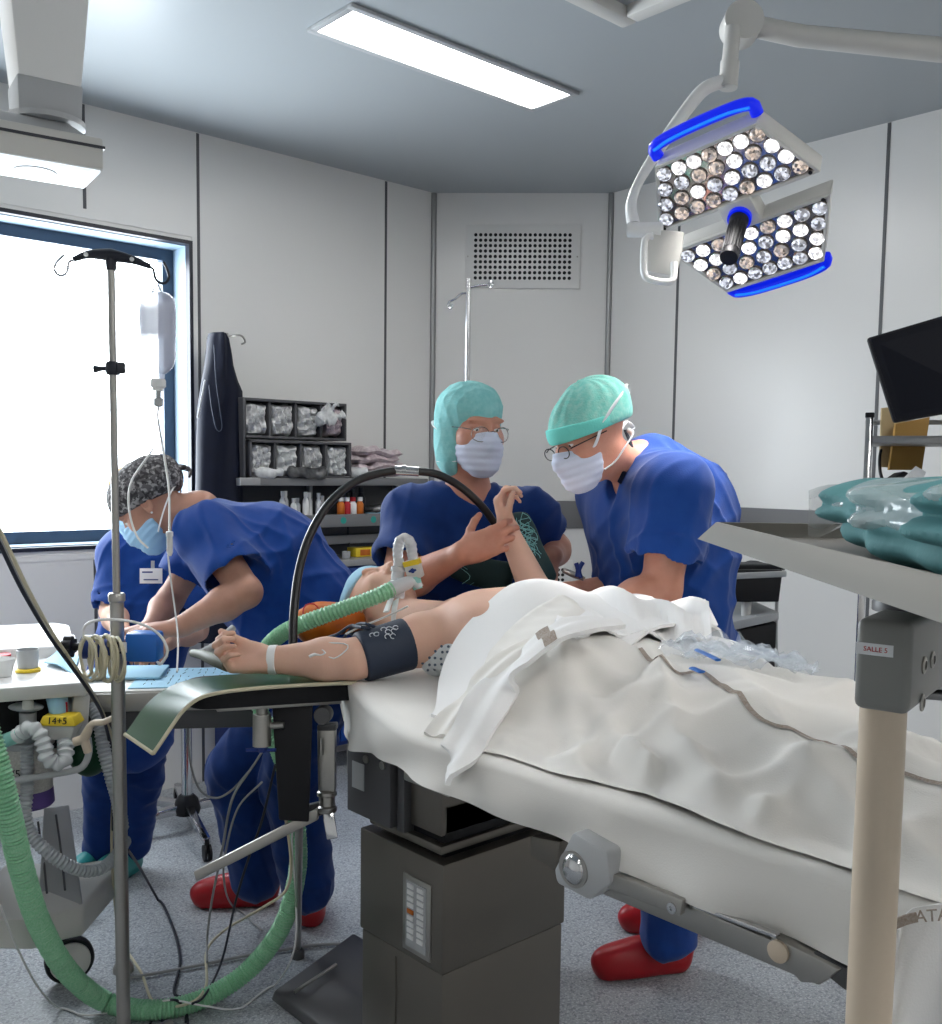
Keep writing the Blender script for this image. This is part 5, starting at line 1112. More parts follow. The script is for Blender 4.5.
# wrapped packs on the tray
def pillow(name, c, hx_, hy_, hz_, m, seed, ax0=t1, amp=.006, fr=38):
    s = SDF(.14); R_ = np.array([ax0, np.cross(V(0, 0, 1), ax0), V(0, 0, 1)])
    n_ = 7
    for i in range(-2, 3):
        for j in range(-1, 2): s.ell(c+R_[0]*hx_*i*.27+R_[1]*hy_*j*.5, (hx_*.5, hy_*.55, hz_*(1-.10*abs(i)-.08*abs(j))), R_, .03)
    s.keep(folds(amp, fr, seed)); return s.mesh(.0045)
zt_ = bot+.006
pA = TP(.52, .228, zt_+.026); pB = TP(.53, .235, zt_+.052)
solo('wrapped_pack', pillow('a', pA, .33, .16, .022, 'packteal', 3), 'packteal', 'dark teal cloth-wrapped pack lying at the bottom of the tray', 'wrapped pack')
solo('wrapped_pack', pillow('b', pB, .34, .16, .017, 'packteal', 8, nrm(t1+t2*.08)), 'packteal', 'teal cloth-wrapped pack in clear film on top of the tray', 'wrapped pack')
s = SDF(.14); R_ = np.array([nrm(t1+t2*.08), np.cross(V(0, 0, 1), nrm(t1+t2*.08)), V(0, 0, 1)])
for i in range(-2, 3): s.ell(TP(.52, .235, zt_+.052)+R_[0]*.355*i*.27, (.19, .172, .024*(1-.08*abs(i))), R_, .03)
s.keep(folds(.006, 55, 21)); fb = thing('film_bag', 'crinkled clear plastic bag around the upper teal pack on the tray', 'plastic bag', TP(.5, .2, zt_+.06))
part('bag_film', s.mesh(.0055), 'film', fb)
G = np.array([[TP(.25-.19*v-.04*v*math.sin(2*u), .17+.13*u-.05*v*u, zt_+.062-.048*v+.010*math.sin(6*u+4*v)+.02*max(0, v-.75)*4*(u+.4)**2*.4) for u in np.linspace(-1, 1, 26)] for v in np.linspace(0, 1, 18)])
part('open_end', MB().grid(G), 'film', fb)
# ================================================================== monitor cart at the right wall
kd = 3.0
kt = thing('monitor_cart', 'grey metal cart with shelves by the right wall, carrying the dark monitor', 'cart', V(*at(905, 600, 3.15)[:2], 0))
k0 = at(866, 500, kd); kx = nrm(V(CR[0], CR[1], 0)-V(CF[0], CF[1], 0)*.40); ky = V(-kx[1], kx[0], 0)
def KP(a, b, z): q = k0+kx*a+ky*b; return V(q[0], q[1], z)
def kbox(a0, a1, b0, b1, z0, z1, bev=.002): return MB().hexa([KP(a0, b0, z0), KP(a1, b0, z0), KP(a1, b1, z0), KP(a0, b1, z0), KP(a0, b0, z1), KP(a1, b0, z1), KP(a1, b1, z1), KP(a0, b1, z1)], bev)
zt = at(866, 413, kd)[2]; zs1 = at(866, 436, kd)[2]; zs2_ = at(866, 497, kd)[2]; KW, KD_ = .62, .42
for a in (0, KW):
    for b in (0, KD_):
        ps = part('post', kbox(a-.011, a+.011, b-.011, b+.011, .09, zt-.012, .003), 'alu' if b else 'chrome', kt)
        part('end_cap', kbox(a-.013, a+.013, b-.013, b+.013, zt-.016, zt, .003), 'black', ps)
part('top_rail', put(put(kbox(.011, KW-.011, KD_-.009, KD_+.009, zt-.018, zt-.002), kbox(-.008, .008, .011, KD_-.011, zt-.018, zt-.002)), kbox(KW-.008, KW+.008, .011, KD_-.011, zt-.018, zt-.002)), 'steel', kt)
part('shelf', kbox(.0, KW, -.006, KD_, zs1-.022, zs1, .002), 'alu', kt)
part('shelf', kbox(.0, KW, -.006, KD_, zs2_-.02, zs2_, .002), 'alu', kt)
zs3 = at(866, 690, kd)[2]
part('shelf', kbox(.0, KW, -.006, KD_, zs3-.02, zs3, .002), 'alu', kt)
part('shelf', kbox(.0, KW, -.006, KD_, .13, .15, .002), 'alu', kt)
cs = MB()
for a in (0, KW):
    for b in (0, KD_): part('caster', MB().lathe(KP(a, b, .045)-kx*.012, kx, [(.045, 0), (.045, .024)], 20).cyl(KP(a, b, .045), KP(a, b, .1), .01), 'black', kt)
# monitor
mc = [at(867, 338, 2.78), at(942+60, 298, 2.66), at(942+60, 404, 2.66), at(894, 423, 2.78)]
mo = thing('monitor', 'large dark switched-off monitor tilted above the cart, cut off by the right edge', 'monitor', KP(.3, .2, zs1))
mn = nrm(np.cross(mc[1]-mc[0], mc[3]-mc[0])); mn = mn if mn @ CF > 0 else -mn
part('housing', MB().prism(mc, mn*.045, .006), 'black', mo)
cm = np.mean(mc, 0); part('screen', MB().prism([p+(cm-p)*.055-mn*.001 for p in mc], mn*.002, 0), 'screen', mo)
part('stand_neck', MB().cyl(KP(.34, .16, zs1), cm+mn*.05, .022), 'black', mo); part('stand_foot', MB().lathe(KP(.34, .16, zs1), V(0, 0, 1), [(.11, 0), (.11, .008), (.03, .02)], 28), 'black', mo)
part('badge', MB().box((mc[2]+mc[3])/2*.5+(mc[3])*.5+V(0, 0, .012)-mn*.002, (.03, .002, .006), None, 0), 'greyl', mo) if False else None
# boards, camera, boxes on the cart
def pan(pxs, d_, th, m, name, lab, cat): return solo(name, MB().prism([at(x, y, d_) for x, y in pxs], nrm(V(CF[0], CF[1], 0))*th, .001), m, lab, cat)
db = depth(KP(.1, KD_, 1.5))
pan([(882, 408), (905, 405), (905, 468), (880, 467)], db-.06, .012, 'kraftl', 'tan_board', 'tan cardboard sheet behind the brown folder on the cart', 'cardboard')
pan([(896, 424), (930, 417), (922, 470), (889, 470)], db-.09, .014, 'kraft', 'brown_folder', 'brown envelope folder standing on the cart under the monitor', 'folder')
cb_ = thing('desk_camera', 'small black angled device on the left of the cart shelf', 'device', KP(.1, .1, zs2_))
part('body', MB().prism([at(875, 494, 3.03), at(876, 482, 3.03), at(889, 481, 3.03), at(904, 471, 3.03), at(909, 473, 3.03), at(899, 484, 3.03), at(899, 494, 3.03)], CF*.07, .003), 'bluedk' if False else 'black', cb_)
part('base', MB().prism([at(869, 494.5, 3.0), at(901, 494.5, 3.0), at(901, 491, 3.0), at(875, 491, 3.0)], CF*.1, .001), 'black', cb_)
wb = thing('white_box', 'white carton with an open flap on the cart shelf', 'box', KP(.25, .1, zs2_))
part('carton', MB().prism([at(900, 495, 2.97), at(900, 482, 2.97), at(922, 482, 2.97), at(922, 495, 2.97)], CF*.12, .001), 'paper', wb)
part('flap', MB().prism([at(900, 482, 2.97), at(922, 482, 2.97), at(926, 472, 2.99), at(916, 466, 3.0)], CF*.003, 0), 'paper', wb)
bk2 = thing('dark_case', 'flat dark case with a pale edge lying beside the white carton', 'case', KP(.4, .1, zs2_))
part('case', MB().prism([at(921, 493, 2.98), at(921, 480, 2.98), at(990, 476, 2.93), at(990, 490, 2.93)], CF*.2, .003), 'greyd', bk2)
part('pale_edge', MB().prism([at(921, 481, 2.975), at(921, 478, 2.975), at(990, 474, 2.925), at(990, 477, 2.925)], CF*.2, .001), 'offw', bk2)
solo('cart_cable', MB().tube([at(884, 440, 3.3), at(880, 455, 3.28), at(880, 470, 3.22), at(883, 482, 3.1)], .005, 8), 'black', 'black cable hanging behind the cart shelf', 'cable')
pr = thing('printer', 'pale blue-white printer on the lower cart shelf, behind the tray stand head', 'printer', KP(.4, .1, zs3))
part('printer_body', MB().prism([at(905, 690, 2.9), at(905, 676, 2.9), at(920, 662, 2.9), at(1000, 662, 2.9), at(1000, 690, 2.9)], CF*.26, .006), 'greyl', pr)
part('printer_lid', MB().prism([at(916, 662, 2.88), at(921, 652, 2.88), at(1000, 652, 2.88), at(1000, 662, 2.88)], CF*.28, .005), 'bluepaper', pr)
part('paper_slot', MB().prism([at(918, 683, 2.895), at(918, 679, 2.895), at(1000, 681, 2.895), at(1000, 685, 2.895)], CF*.01, .0), 'black', pr)
# black bins behind the bending surgeon
bd = 3.35
bn = thing('waste_trolley', 'black waste trolley with a grey shelf and a lined crate, behind the bending surgeon', 'trolley', V(*at(758, 640, bd+.2)[:2], 0))
def bp(pxs, d_, th, bev=.004): return MB().prism([at(x, y, d_) for x, y in pxs], nrm(V(CF[0], CF[1], 0))*th, bev)
part('crate', bp([(722, 570), (783, 570), (779, 602), (722, 602)], bd, .30), 'black', bn)
part('crate_rim', bp([(720, 574), (787, 571), (787, 577), (720, 580)], bd-.01, .32), 'greyl', bn)
s = SDF()
for i in range(9): r = random.Random(i); s.cone(at(722+7*i, 570, bd+.05), at(728+7*i, 566+r.uniform(-3, 3), bd+.2), .018, .014, .02)
part('bin_liner', s.mesh(.007), 'bagd' if False else 'black', bn)
part('shelf', bp([(722, 624), (779, 612), (779, 620), (722, 633)], bd-.02, .33, .003), 'greyl', bn)
part('lower_bin', bp([(722, 634), (777, 622), (774, 705), (722, 705)], bd, .30, .006), 'black', bn)
part('frame', MB().tube([at(778, 575, bd+.1), at(776, 640, bd+.12), at(779, 705, bd+.2)], .006, 8).tube([at(726, 640, bd+.3), at(726, 820, bd+.3)], .01, 8, spline=False).tube([at(775, 700, bd+.3), at(775, 820, bd+.3)], .01, 8, spline=False), 'greyl', bn)
z_ = 0; part('foot_plate', MB().box(V(*at(750, 700, bd+.16)[:2], .05), (.34, .34, .06), None, .01), 'greyd', bn)
solo('white_cup', MB().lathe(at(746, 616, bd+.05), V(0, 0, 1), [(.016, 0), (.018, .05)], 18), 'offw', 'small pale cup on the shelf of the waste trolley', 'cup')
solo('folded_gauze', MB().prism([at(748, 618, bd+.0), at(757, 615, bd+.0), at(757, 620, bd+.0), at(748, 623, bd)], CF*.08, .003), 'white', 'folded white gauze on the shelf of the waste trolley', 'gauze')
# ================================================================== people
def orth(fwd, up):
    f = nrm(fwd); u = np.asarray(up, float); u = nrm(u-f*(u @ f)); return np.array([np.cross(f, u), f, u])     # rows: right, forward, up
def head(s, c, R, k=1.0, ears=True):
    W = lambda x, y, z: np.asarray(c)+(V(x, y, z)*k) @ R
    E = lambda p, r, kk=.012, op='+', RR=None: s.ell(W(*p), V(*r)*k, R if RR is None else RR, kk, op)
    E((0, -.012, .036), (.075, .097, .086)); E((0, .030, -.025), (.064, .066, .085), .03); E((0, .042, -.076), (.048, .045, .036), .03); E((0, .078, -.100), (.021, .017, .016), .02)
    for q in (-1, 1):
        E((q*.030, .083, .030), (.027, .012, .008), .014); E((q*.044, .058, -.022), (.024, .030, .028), .02)
    s.cone(W(0, .092, .014), W(0, .114, -.026), .0095*k, .0125*k, .012)
    for q in (-1, 1): E((q*.012, .101, -.032), (.0095, .012, .0085), .006)
    for q in (-1, 1): E((q*.032, .101, .006), (.019, .017, .0115), .010, '-')
    for q in (-1, 1): E((q*.032, .0785, .0125), (.0165, .0135, .0075), .004); E((q*.032, .0785, -.0025), (.016, .0125, .0060), .004)
    for q in (-1, 1): s.cone(W(0, .104, -.061), W(q*.018, .096, -.063), .0062*k, .004*k, .005); s.cone(W(0, .103, -.072), W(q*.016, .096, -.070), .0068*k, .004*k, .005)
    s.cone(W(-.018, .108, -.0665), W(.018, .108, -.0665), .0018*k, None, .003, '-')
    for q in (-1, 1): s.cone(W(q*.006, .106, -.040), W(q*.006, .100, -.028), .0028*k, None, .002, '-')
    if ears:
        for q in (-1, 1):
            RE = np.array([nrm(V(1, -q*.35, 0)), nrm(V(q*.35, 1, .15)), V(0, -.15, 1)]) @ R
            E((q*.080, -.010, .0), (.008, .0185, .032), .008, '+', RE); E((q*.086, -.006, .004), (.007, .010, .018), .005, '-', RE); E((q*.0805, -.002, -.024), (.007, .009, .010), .006, '+', RE)
    return W
def eyes(c, R, parent, k=1.0):
    W = lambda x, y, z: np.asarray(c)+(V(x, y, z)*k) @ R
    for q in (-1, 1):
        o = part('eye', MB().ell(W(q*.032, .0795, .005), V(.0108, .0108, .0108)*k, R), 'eyew', parent)
        part('iris', MB().ell(W(q*.032, .0858, .004), V(.0060, .0048, .0060)*k, R), 'iris', o)
def hand(s, w, d, palm, thumb, curl=(.5, .5, .35), k=1.0, spread=.05, curls=None, th=(.72, .55, .40), thc=.35):
    y = nrm(d); z = np.asarray(palm, float); z = nrm(z-y*(z @ y)); x = np.cross(y, z)
    if x @ np.asarray(thumb) < 0: x = -x
    W = lambda a, b, c: np.asarray(w)+(x*a+y*b+z*c)*k
    base = [(.027, .088, 0), (.009, .092, -.003), (-.0095, .088, -.002), (-.027, .078, .001)]
    L = [(.042, .026, .021), (.046, .029, .022), (.042, .027, .021), (.034, .021, .019)]; r0 = [.0095, .0098, .0094, .0083]
    for i, b in enumerate(base): s.cone(W(b[0]*.45, .006, 0), W(*b), .0145*k, .0108*k, .016)
    s.ell(W(0, .050, .001), V(.037, .044, .0125)*k, np.array([x, y, z]), .015)
    s.ell(W(.022, .034, .010), V(.016, .028, .013)*k, np.array([x, y, z]), .014); s.ell(W(-.022, .036, .008), V(.013, .030, .012)*k, np.array([x, y, z]), .014)
    tips = []
    for i, b in enumerate(base):
        c = curls[i] if curls else curl; p = W(*b); a = 0; sp = spread*(1.5-i)
        for j in range(3):
            a += c[j]; dv = y*math.cos(a)+z*math.sin(a)+x*sp*math.cos(a); q = p+dv*L[i][j]*k
            ra = r0[i]*(1-.10*j); s.cone(p, q, ra*k, ra*(.90 if j < 2 else .80)*k, .0035 if j else .008); p = q
        tips.append(p)
    p = W(.020, .020, .006); dv = x*th[0]+y*th[1]+z*th[2]; dv = nrm(dv)
    for j, l in enumerate((.042, .033, .026)):
        q = p+dv*l*k; s.cone(p, q, (.0135, .0112, .0102)[j]*k, (.0112, .0100, .0080)[j]*k, .012 if j == 0 else .004); p = q
        dv = nrm(dv*math.cos(thc)+nrm(y*.8+z*.6)*math.sin(thc)*.9)
    return tips
def arm(s, sh, el, wr, k=1.0):
    sh, el, wr = map(np.asarray, (sh, el, wr))
    s.cone(sh, el, .054*k, .042*k, .03); d = nrm(wr-el)
    s.cone(el, el+(wr-el)*.33, .0425*k, .0455*k, .02); s.cone(el+(wr-el)*.33, wr, .0455*k, .0275*k, .02)
    s.ell(wr, V(.029, .029, .024)*k, None, .015)
def sleeve(s, sh, el, f=.62, r0=.076, r1=.088, k=.03):
    sh, el = np.asarray(sh), np.asarray(el); d = nrm(el-sh); e = sh+(el-sh)*f
    s.cone(sh, e, r0, r1, k); return e, d, r1
def open_sleeve(s, e, d, r1):
    s.cone(e+d*(r1+.004), e+d*(r1+.09), r1*1.22, None, .004, '-'); s.cone(e-d*.015, e+d*.1, r1*.80, r1*.80, .004, '-')
def torso_cloth(s, nb, shL, shR, pel, right, w=(.185, .165, .20), dp=(.125, .125, .15), hem=.16):
    m = (np.asarray(shL)+np.asarray(shR))/2; ax = nrm(np.asarray(pel)-m); L = np.linalg.norm(np.asarray(pel)-m); mid = m+ax*L*.55
    s.loft(m+ax*.07, mid, w[0], dp[0], w[1], dp[1], right, .06); s.loft(mid, np.asarray(pel)+ax*hem, w[1], dp[1], w[2], dp[2], right, .06)
    s.cone(shL, shR, .078, None, .05); s.cone(nb+ax*.02, shL, .068, .076, .04); s.cone(nb+ax*.02, shR, .068, .076, .04)
def clog(p, toe, up=V(0, 0, 1), h=.004, k=1.0):
    """p: heel point on the floor, toe direction"""
    f = nrm(toe); r = np.cross(f, up); W = lambda a, b, c: np.asarray(p)+(r*a+f*b+up*c)*k
    R = np.array([r, f, up]); s = SDF()
    s.ell(W(0, .205, .045), (.050, .085, .050), R, .03); s.ell(W(0, .13, .052), (.047, .08, .058), R, .04); s.ell(W(0, .045, .045), (.040, .055, .050), R, .03)
    s.cone(W(0, .04, .030), W(0, .235, .026), .038, .040, .02); s.cone(W(0, .02, .075), W(0, .11, .085), .033, .03, .02)
    s.halfspace(W(0, 0, .002), -up); return s.mesh(h)
def trousers(s, pel, right, hips, knees, ankles, wp=.185, dpp=.15, r=(.105, .085, .078)):
    s.loft(np.asarray(pel)+V(0, 0, .04), np.asarray(pel)-V(0, 0, .06), wp, dpp, wp*.98, dpp, right, .05)
    for h_, k_, a_ in zip(hips, knees, ankles): s.cone(h_, k_, r[0], r[1], .05); s.cone(k_, a_, r[1], r[2], .03)
def strap(pts, W, parent, r=.0036, m='tie'):
    return part('mask_tie', MB().tube([W(*p) for p in pts], r, 8, flat=(1.3, .45)), m, parent)
def mask_mesh(c, R, k=1.0, h=.003, zt=.002, yb=.015):
    W = lambda x, y, z: np.asarray(c)+(V(x, y, z)*k) @ R
    s = SDF(); s.ell(W(0, .044, -.050), V(.069, .074, .068)*k, R); s.cone(W(0, .100, -.005), W(0, .112, -.035), .017*k, .022*k, .03); s.ell(W(0, .075, -.095), V(.040, .040, .032)*k, R, .03)
    Rf = np.asarray(R).astype(np.float32); cf = np.asarray(c).astype(np.float32)
    s.keep(lambda P: (.0010*np.sin(((P-cf) @ Rf[2])/k*2*PI/.020)).astype(np.float32))
    s.halfspace(W(0, .06, zt), (V(0, -.22, 1)) @ R); s.halfspace(W(0, yb, -.05), V(0, -1, -.12) @ R)
    return s.mesh(h)
def cap_sdf(s, c, R, k=1.0, puff=(0, -.02, .05), pr=(.088, .112, .092)):
    W = lambda x, y, z: np.asarray(c)+(V(x, y, z)*k) @ R
    s.ell(W(*puff), V(*pr)*k, R); return W
# ---------------------------------------------------------------- surgeon in glasses, facing the camera
hc = at(471, 431, 2.80); RH = orth(img(.50, -.12, .86), img(.03, .99, .12))
pc1 = thing('person', 'person in teal cap, glasses and mask holding up the patient forearm', 'person', V(*at(470, 690, 2.98)[:2], 0))
nb = at(468, 496, 2.85); shR, shL = at(413, 515, 2.86), at(527, 517, 2.95); elR, wrR = at(396, 588, 2.72), at(463, 553, 2.54); elL, wrL = at(560, 556, 3.02), at(551, 556, 2.86)
pel = at(468, 688, 2.98); rx_ = nrm(shL-shR)
s = SDF(); W = head(s, hc, RH); s.cone(W(0, -.020, -.07), nb, .056, .062, .03)
s.loft((shL+shR)/2-V(0, 0, .13), pel, .125, .08, .13, .085, rx_, .05); s.cone(shL, shR, .046, None, .04); s.cone(nb, nb-V(0, 0, .12)+img(0, 0, .005), .058, .055, .04)
arm(s, shR, elR, wrR, 1.05); hand(s, wrR, img(.92, .38, .02), img(-.05, -.15, -1), img(0, 1, 0), k=1.0, curls=[(.22, .75, .5), (.24, .75, .5), (.26, .75, .5), (.30, .75, .5)], spread=.10, th=(.8, .5, .5))
elL = at(566, 568, 3.0); wrL = at(545, 552, 2.80)
arm(s, shL, at(556, 548, 3.02), at(552, 556, 2.86), 1.0); hand(s, at(550, 556, 2.85), img(-.10, -.95, .3), img(-.7, .0, -.6), img(-.5, .1, .8), k=1.0, curl=(.25, .4, .3))
bdy = part('body', s.mesh(.0036), 'skinr', pc1); eyes(hc, RH, bdy)
s = SDF(); oR = sleeve(s, shR, elR, .60); oL = sleeve(s, shL, at(556, 548, 3.02), .55); open_sleeve(s, *oR); open_sleeve(s, *oL)
torso_cloth(s, nb, shL, shR, pel, rx_)
s.keep(creases(.0085, 46, 11))
s.cone(nb+V(0, 0, .035), nb+V(0, 0, .14), .064, .080, .01, '-'); s.cone(nb+img(.02, .02, .06), nb+img(.060, -.075, .135), .040, .006, .008, '-')
part('scrub_top', s.mesh(.005), 'scrub', pc1)
part('collar_band', MB().tube([nb+img(-.052, .012, .07), nb+img(-.015, -.04, .115), nb+img(.03, -.09, .135), nb+img(.075, -.135, .142), nb+img(.086, -.10, .14), nb+img(.088, -.04, .12), nb+img(.086, .0, .08)], .004, 8), 'scrub', pc1) if False else None
hips = [at(445, 705, 2.98), at(495, 705, 2.98)]; f0 = V(*at(470, 690, 2.98)[:2], 0); fx = nrm(V(CR[0], CR[1], 0))
kn = [f0-fx*.10+V(0, 0, .50), f0+fx*.10+V(0, 0, .50)]; an = [f0-fx*.11+V(0, 0, .13), f0+fx*.11+V(0, 0, .13)]
s = SDF(); trousers(s, pel, rx_, hips, kn, an); s.keep(folds(.005, 26, 12)); part('scrub_trousers', s.mesh(.007), 'scrub', pc1)
for q in (0, 1): part('clog', clog(V(an[q][0], an[q][1], 0)+img(0, 0, -.06)*V(1, 1, 0), V(-CF[0], -CF[1], 0)), 'clog', pc1)
# cap with the neck flap, mask, glasses
s = SDF(); cap_sdf(s, hc, RH, 1, (0, -.015, .058), (.090, .110, .084)); s.ell(W(0, -.03, .01), (.086, .094, .085), RH, .03); s.ell(W(-.050, -.022, -.045), (.044, .062, .085), RH, .03); s.ell(W(.050, -.022, -.045), (.044, .062, .085), RH, .03)
s.keep(creases(.003, 90, 5)); Rf = RH
s.cone(W(0, .11, -.050), W(0, .17, -.050), .080, .105, .01, '-'); s.cone(W(0, .060, -.10), W(0, .13, -.13), .066, None, .01, '-')
part('surgical_cap', s.mesh(.004), 'capt', pc1)
mk = part('face_mask', mask_mesh(hc, RH, 1.0, .003, -.011), 'mask', pc1)
for q in (-1, 1): strap([(q*.066, .035, -.018), (q*.082, .0, -.008), (q*.090, -.05, .008), (q*.06, -.112, .025), (0, -.125, .03)], W, mk); strap([(q*.062, .03, -.085), (q*.078, .0, -.088), (q*.080, -.045, -.088), (q*.05, -.09, -.085), (0, -.10, -.085)], W, mk)
strap([(-.01, -.118, .03), (-.04, -.135, .0), (-.06, -.135, -.03), (-.04, -.12, -.05)], W, mk); strap([(-.085, -.06, -.07), (-.11, -.075, -.09), (-.10, -.08, -.12), (-.08, -.07, -.10)], W, mk)
def glasses(W, parent, z=.0, m='specs', rx=.025, rz=.020):
    g = MB()
    for q in (-1, 1):
        pts = [W(q*.034+rx*math.cos(a), .116-.012*abs(math.cos(a))*(1 if q*math.cos(a) > 0 else 0), z-.004+rz*math.sin(a)) for a in np.arange(20)*2*PI/20]
        g.tube(pts, .0011, 6, closed=True)
        g.tube([W(q*.058, .102, z+.008), W(q*.073, .08, z+.012), W(q*.079, .02, z+.014), W(q*.081, -.012, z+.008)], .0013, 6)
    g.tube([W(-.010, .116, z+.002), W(0, .120, z+.005), W(.010, .116, z+.002)], .0011, 6)
    o = part('spectacles', g, m, parent)
    for q in (-1, 1): part('spectacle_lens', MB().lathe(W(q*.034, .1135, z-.004), RH[1] if parent is pc1 else V(0, 1, 0), [(.0225, 0), (.0225, .0006)], 24), 'glass', o)
    return o
glasses(W, pc1, -.004)
# ---------------------------------------------------------------- surgeon bending over from the right
hc = at(590, 437, 2.46); RH = orth(img(-.82, -.38, .42), img(-.32, .93, .16)); KR = .94
pc2 = thing('person', 'person in mint cap and red clogs bending over the patient from the right', 'person', V(*onz(650, 960, 0)[:2], 0))
nb = at(645, 462, 2.55); ax_r = img(.36, 0, .93); shL = nb+ax_r*.175+V(0, 0, -.085)+img(-.015, 0, 0); shR = nb-ax_r*.18+V(0, 0, -.07)+img(.0, 0, 0)
elL = at(661, 590, 2.42); wrL = at(588, 622, 2.34); elR = at(634, 592, 2.74); wrR = at(566, 594, 2.58)
pel = at(676, 665, 2.78)
s = SDF(); W = head(s, hc, RH, KR, False); s.cone(W(0, -.025, -.06), nb+img(-.012, -.02, 0), .056, .048, .03)
s.loft((shL+shR)/2-V(0, 0, .13)+img(.04, 0, -.02), pel, .10, .06, .11, .08, ax_r, .05); s.cone(shL, shR, .046, None, .04); s.cone(nb, nb-V(0, 0, .14)+img(-.03, 0, .02), .058, .06, .04)
arm(s, shL, elL, wrL, 1.14); hand(s, wrL, img(-.95, -.15, .1), img(0, -1, 0), img(0, .2, 1), k=1.05)
arm(s, shR, elR, wrR, 1.10); hand(s, wrR, img(-.85, -.35, .1), img(.1, -1, .2), img(.1, .1, -1), k=1.05)
bdy = part('body', s.mesh(.0036), 'skinr', pc2); eyes(hc, RH, bdy, KR)
s = SDF(); oL = sleeve(s, shL, elL, .56, .086, .098); open_sleeve(s, *oL); sleeve(s, shR, elR, .8, .075, .08)
torso_cloth(s, nb, shL, shR, pel, ax_r, (.19, .185, .215), (.140, .155, .165), .20)
s.ell(at(693, 530, 2.62), (.12, .12, .19), None, .08); s.cone(at(654, 452, 2.59), at(700, 500, 2.62), .045, .07, .06)
s.keep(creases(.0095, 40, 31))
s.cone(nb+img(-.074, .018, 0), nb+img(-.14, .12, 0), .052, .08, .01, '-'); s.cone(nb+img(-.065, -.01, .02), nb+img(-.105, -.115, .06), .042, .008, .008, '-')
part('scrub_top', s.mesh(.005), 'scrub2', pc2)
hp = [pel+ax_r*.09+V(0, 0, -.04), pel-ax_r*.09+V(0, 0, -.04)]
hl1 = onz(686, 968, 0); hl2 = onz(640, 925, 0)+V(.08, .02, 0)
an = [V(hl1[0], hl1[1], .10)+V(-.02, .0, 0), V(hl2[0]+.1, hl2[1], .10)]; an[0] = at(668, 932, 2.93)
kn = [(hp[0]+an[0])/2+V(-.04, .0, .0), (hp[1]+an[1])/2+V(-.04, 0, 0)]
s = SDF(); trousers(s, pel, ax_r, hp, kn, an, .20, .165, (.11, .09, .085)); s.keep(creases(.009, 44, 33, 6, (.4, .4, 1))); part('scrub_trousers', s.mesh(.006), 'scrub2', pc2)
t0_ = onz(595, 978, 0); h0_ = onz(696, 968, 0); part('clog', clog(h0_+nrm(t0_-h0_)*.02, nrm(t0_-h0_), V(0, 0, 1), .004, 1.12), 'clog', pc2)
t1_ = onz(628, 930, 0); part('clog', clog(V(t1_[0], t1_[1], 0)-nrm(t0_-h0_)*.255, nrm(t0_-h0_)), 'clog', pc2)
s = SDF(); cap_sdf(s, hc, RH, KR, (0, -.026, .052), (.091, .118, .083)); s.ell(W(0, -.055, .085), (.066, .066, .050), RH, .05); s.ell(W(0, -.008, .03), (.089, .109, .05), RH, .02)
Rf = RH.astype(np.float32); cf = hc.astype(np.float32)
def gather(P):
    q = (P-cf) @ Rf.T; a = np.arctan2(q[:, 0], q[:, 1]+.02); m = np.clip((q[:, 2]-.045)/.03, 0, 1); return (.0013*np.sin(a*13+q[:, 2]*60+2*np.sin(a*3))*m+.002*np.sin(a*5+q[:, 2]*45)).astype(np.float32)
s.keep(gather); s.halfspace(W(0, .05, .022), V(0, .06, -1) @ RH, .006)
part('surgical_cap', s.mesh(.004), 'capg', pc2)
s = SDF(); s.ell(W(0, -.008, .034), (.0905, .1150, .085), RH); s.halfspace(W(0, .05, .016), V(0, -.02, -1) @ RH, .003); s.halfspace(W(0, .05, .052), V(0, -.10, 1) @ RH, .003); part('cap_band', s.mesh(.0035), 'capband', pc2)
mk = part('face_mask', mask_mesh(hc, RH, KR, .003, -.016, .026), 'mask', pc2)
for q in (-1, 1): strap([(q*.066, .046, -.022), (q*.078, .034, -.004), (q*.088, .018, .022), (q*.097, -.02, .055), (q*.084, -.08, .08), (q*.03, -.140, .082), (0, -.148, .08)], W, mk, .005); strap([(q*.060, .03, -.085), (q*.073, .0, -.075), (q*.078, -.04, -.05), (q*.065, -.085, -.03), (q*.02, -.108, -.02)], W, mk, .005)
strap([(0, -.148, .08), (.02, -.180, .09), (.03, -.185, .066), (.01, -.155, .07)], W, mk, .005); strap([(.02, -.108, -.02), (.03, -.15, -.005), (.03, -.165, -.03), (.02, -.13, -.03)], W, mk, .005)
g = MB()
for q in (-1, 1):
    pts = [W(q*.034+.024*math.cos(a), .114, -.006+.016*math.sin(a)) for a in np.arange(18)*2*PI/18]; g.tube(pts, .0013, 6, closed=True); g.tube([W(q*.058, .106, .0), W(q*.075, .08, .004), W(q*.081, .0, .008)], .0016, 6)
part('spectacles', g, 'black', pc2)
part('neck_lanyard', MB().tube([nb+img(-.06, .075, .06), nb+img(-.045, .02, .075), nb+img(-.065, -.03, .085), nb+img(-.08, -.06, .09)], .008, 8, flat=(1, .3)), 'navy', pc2)
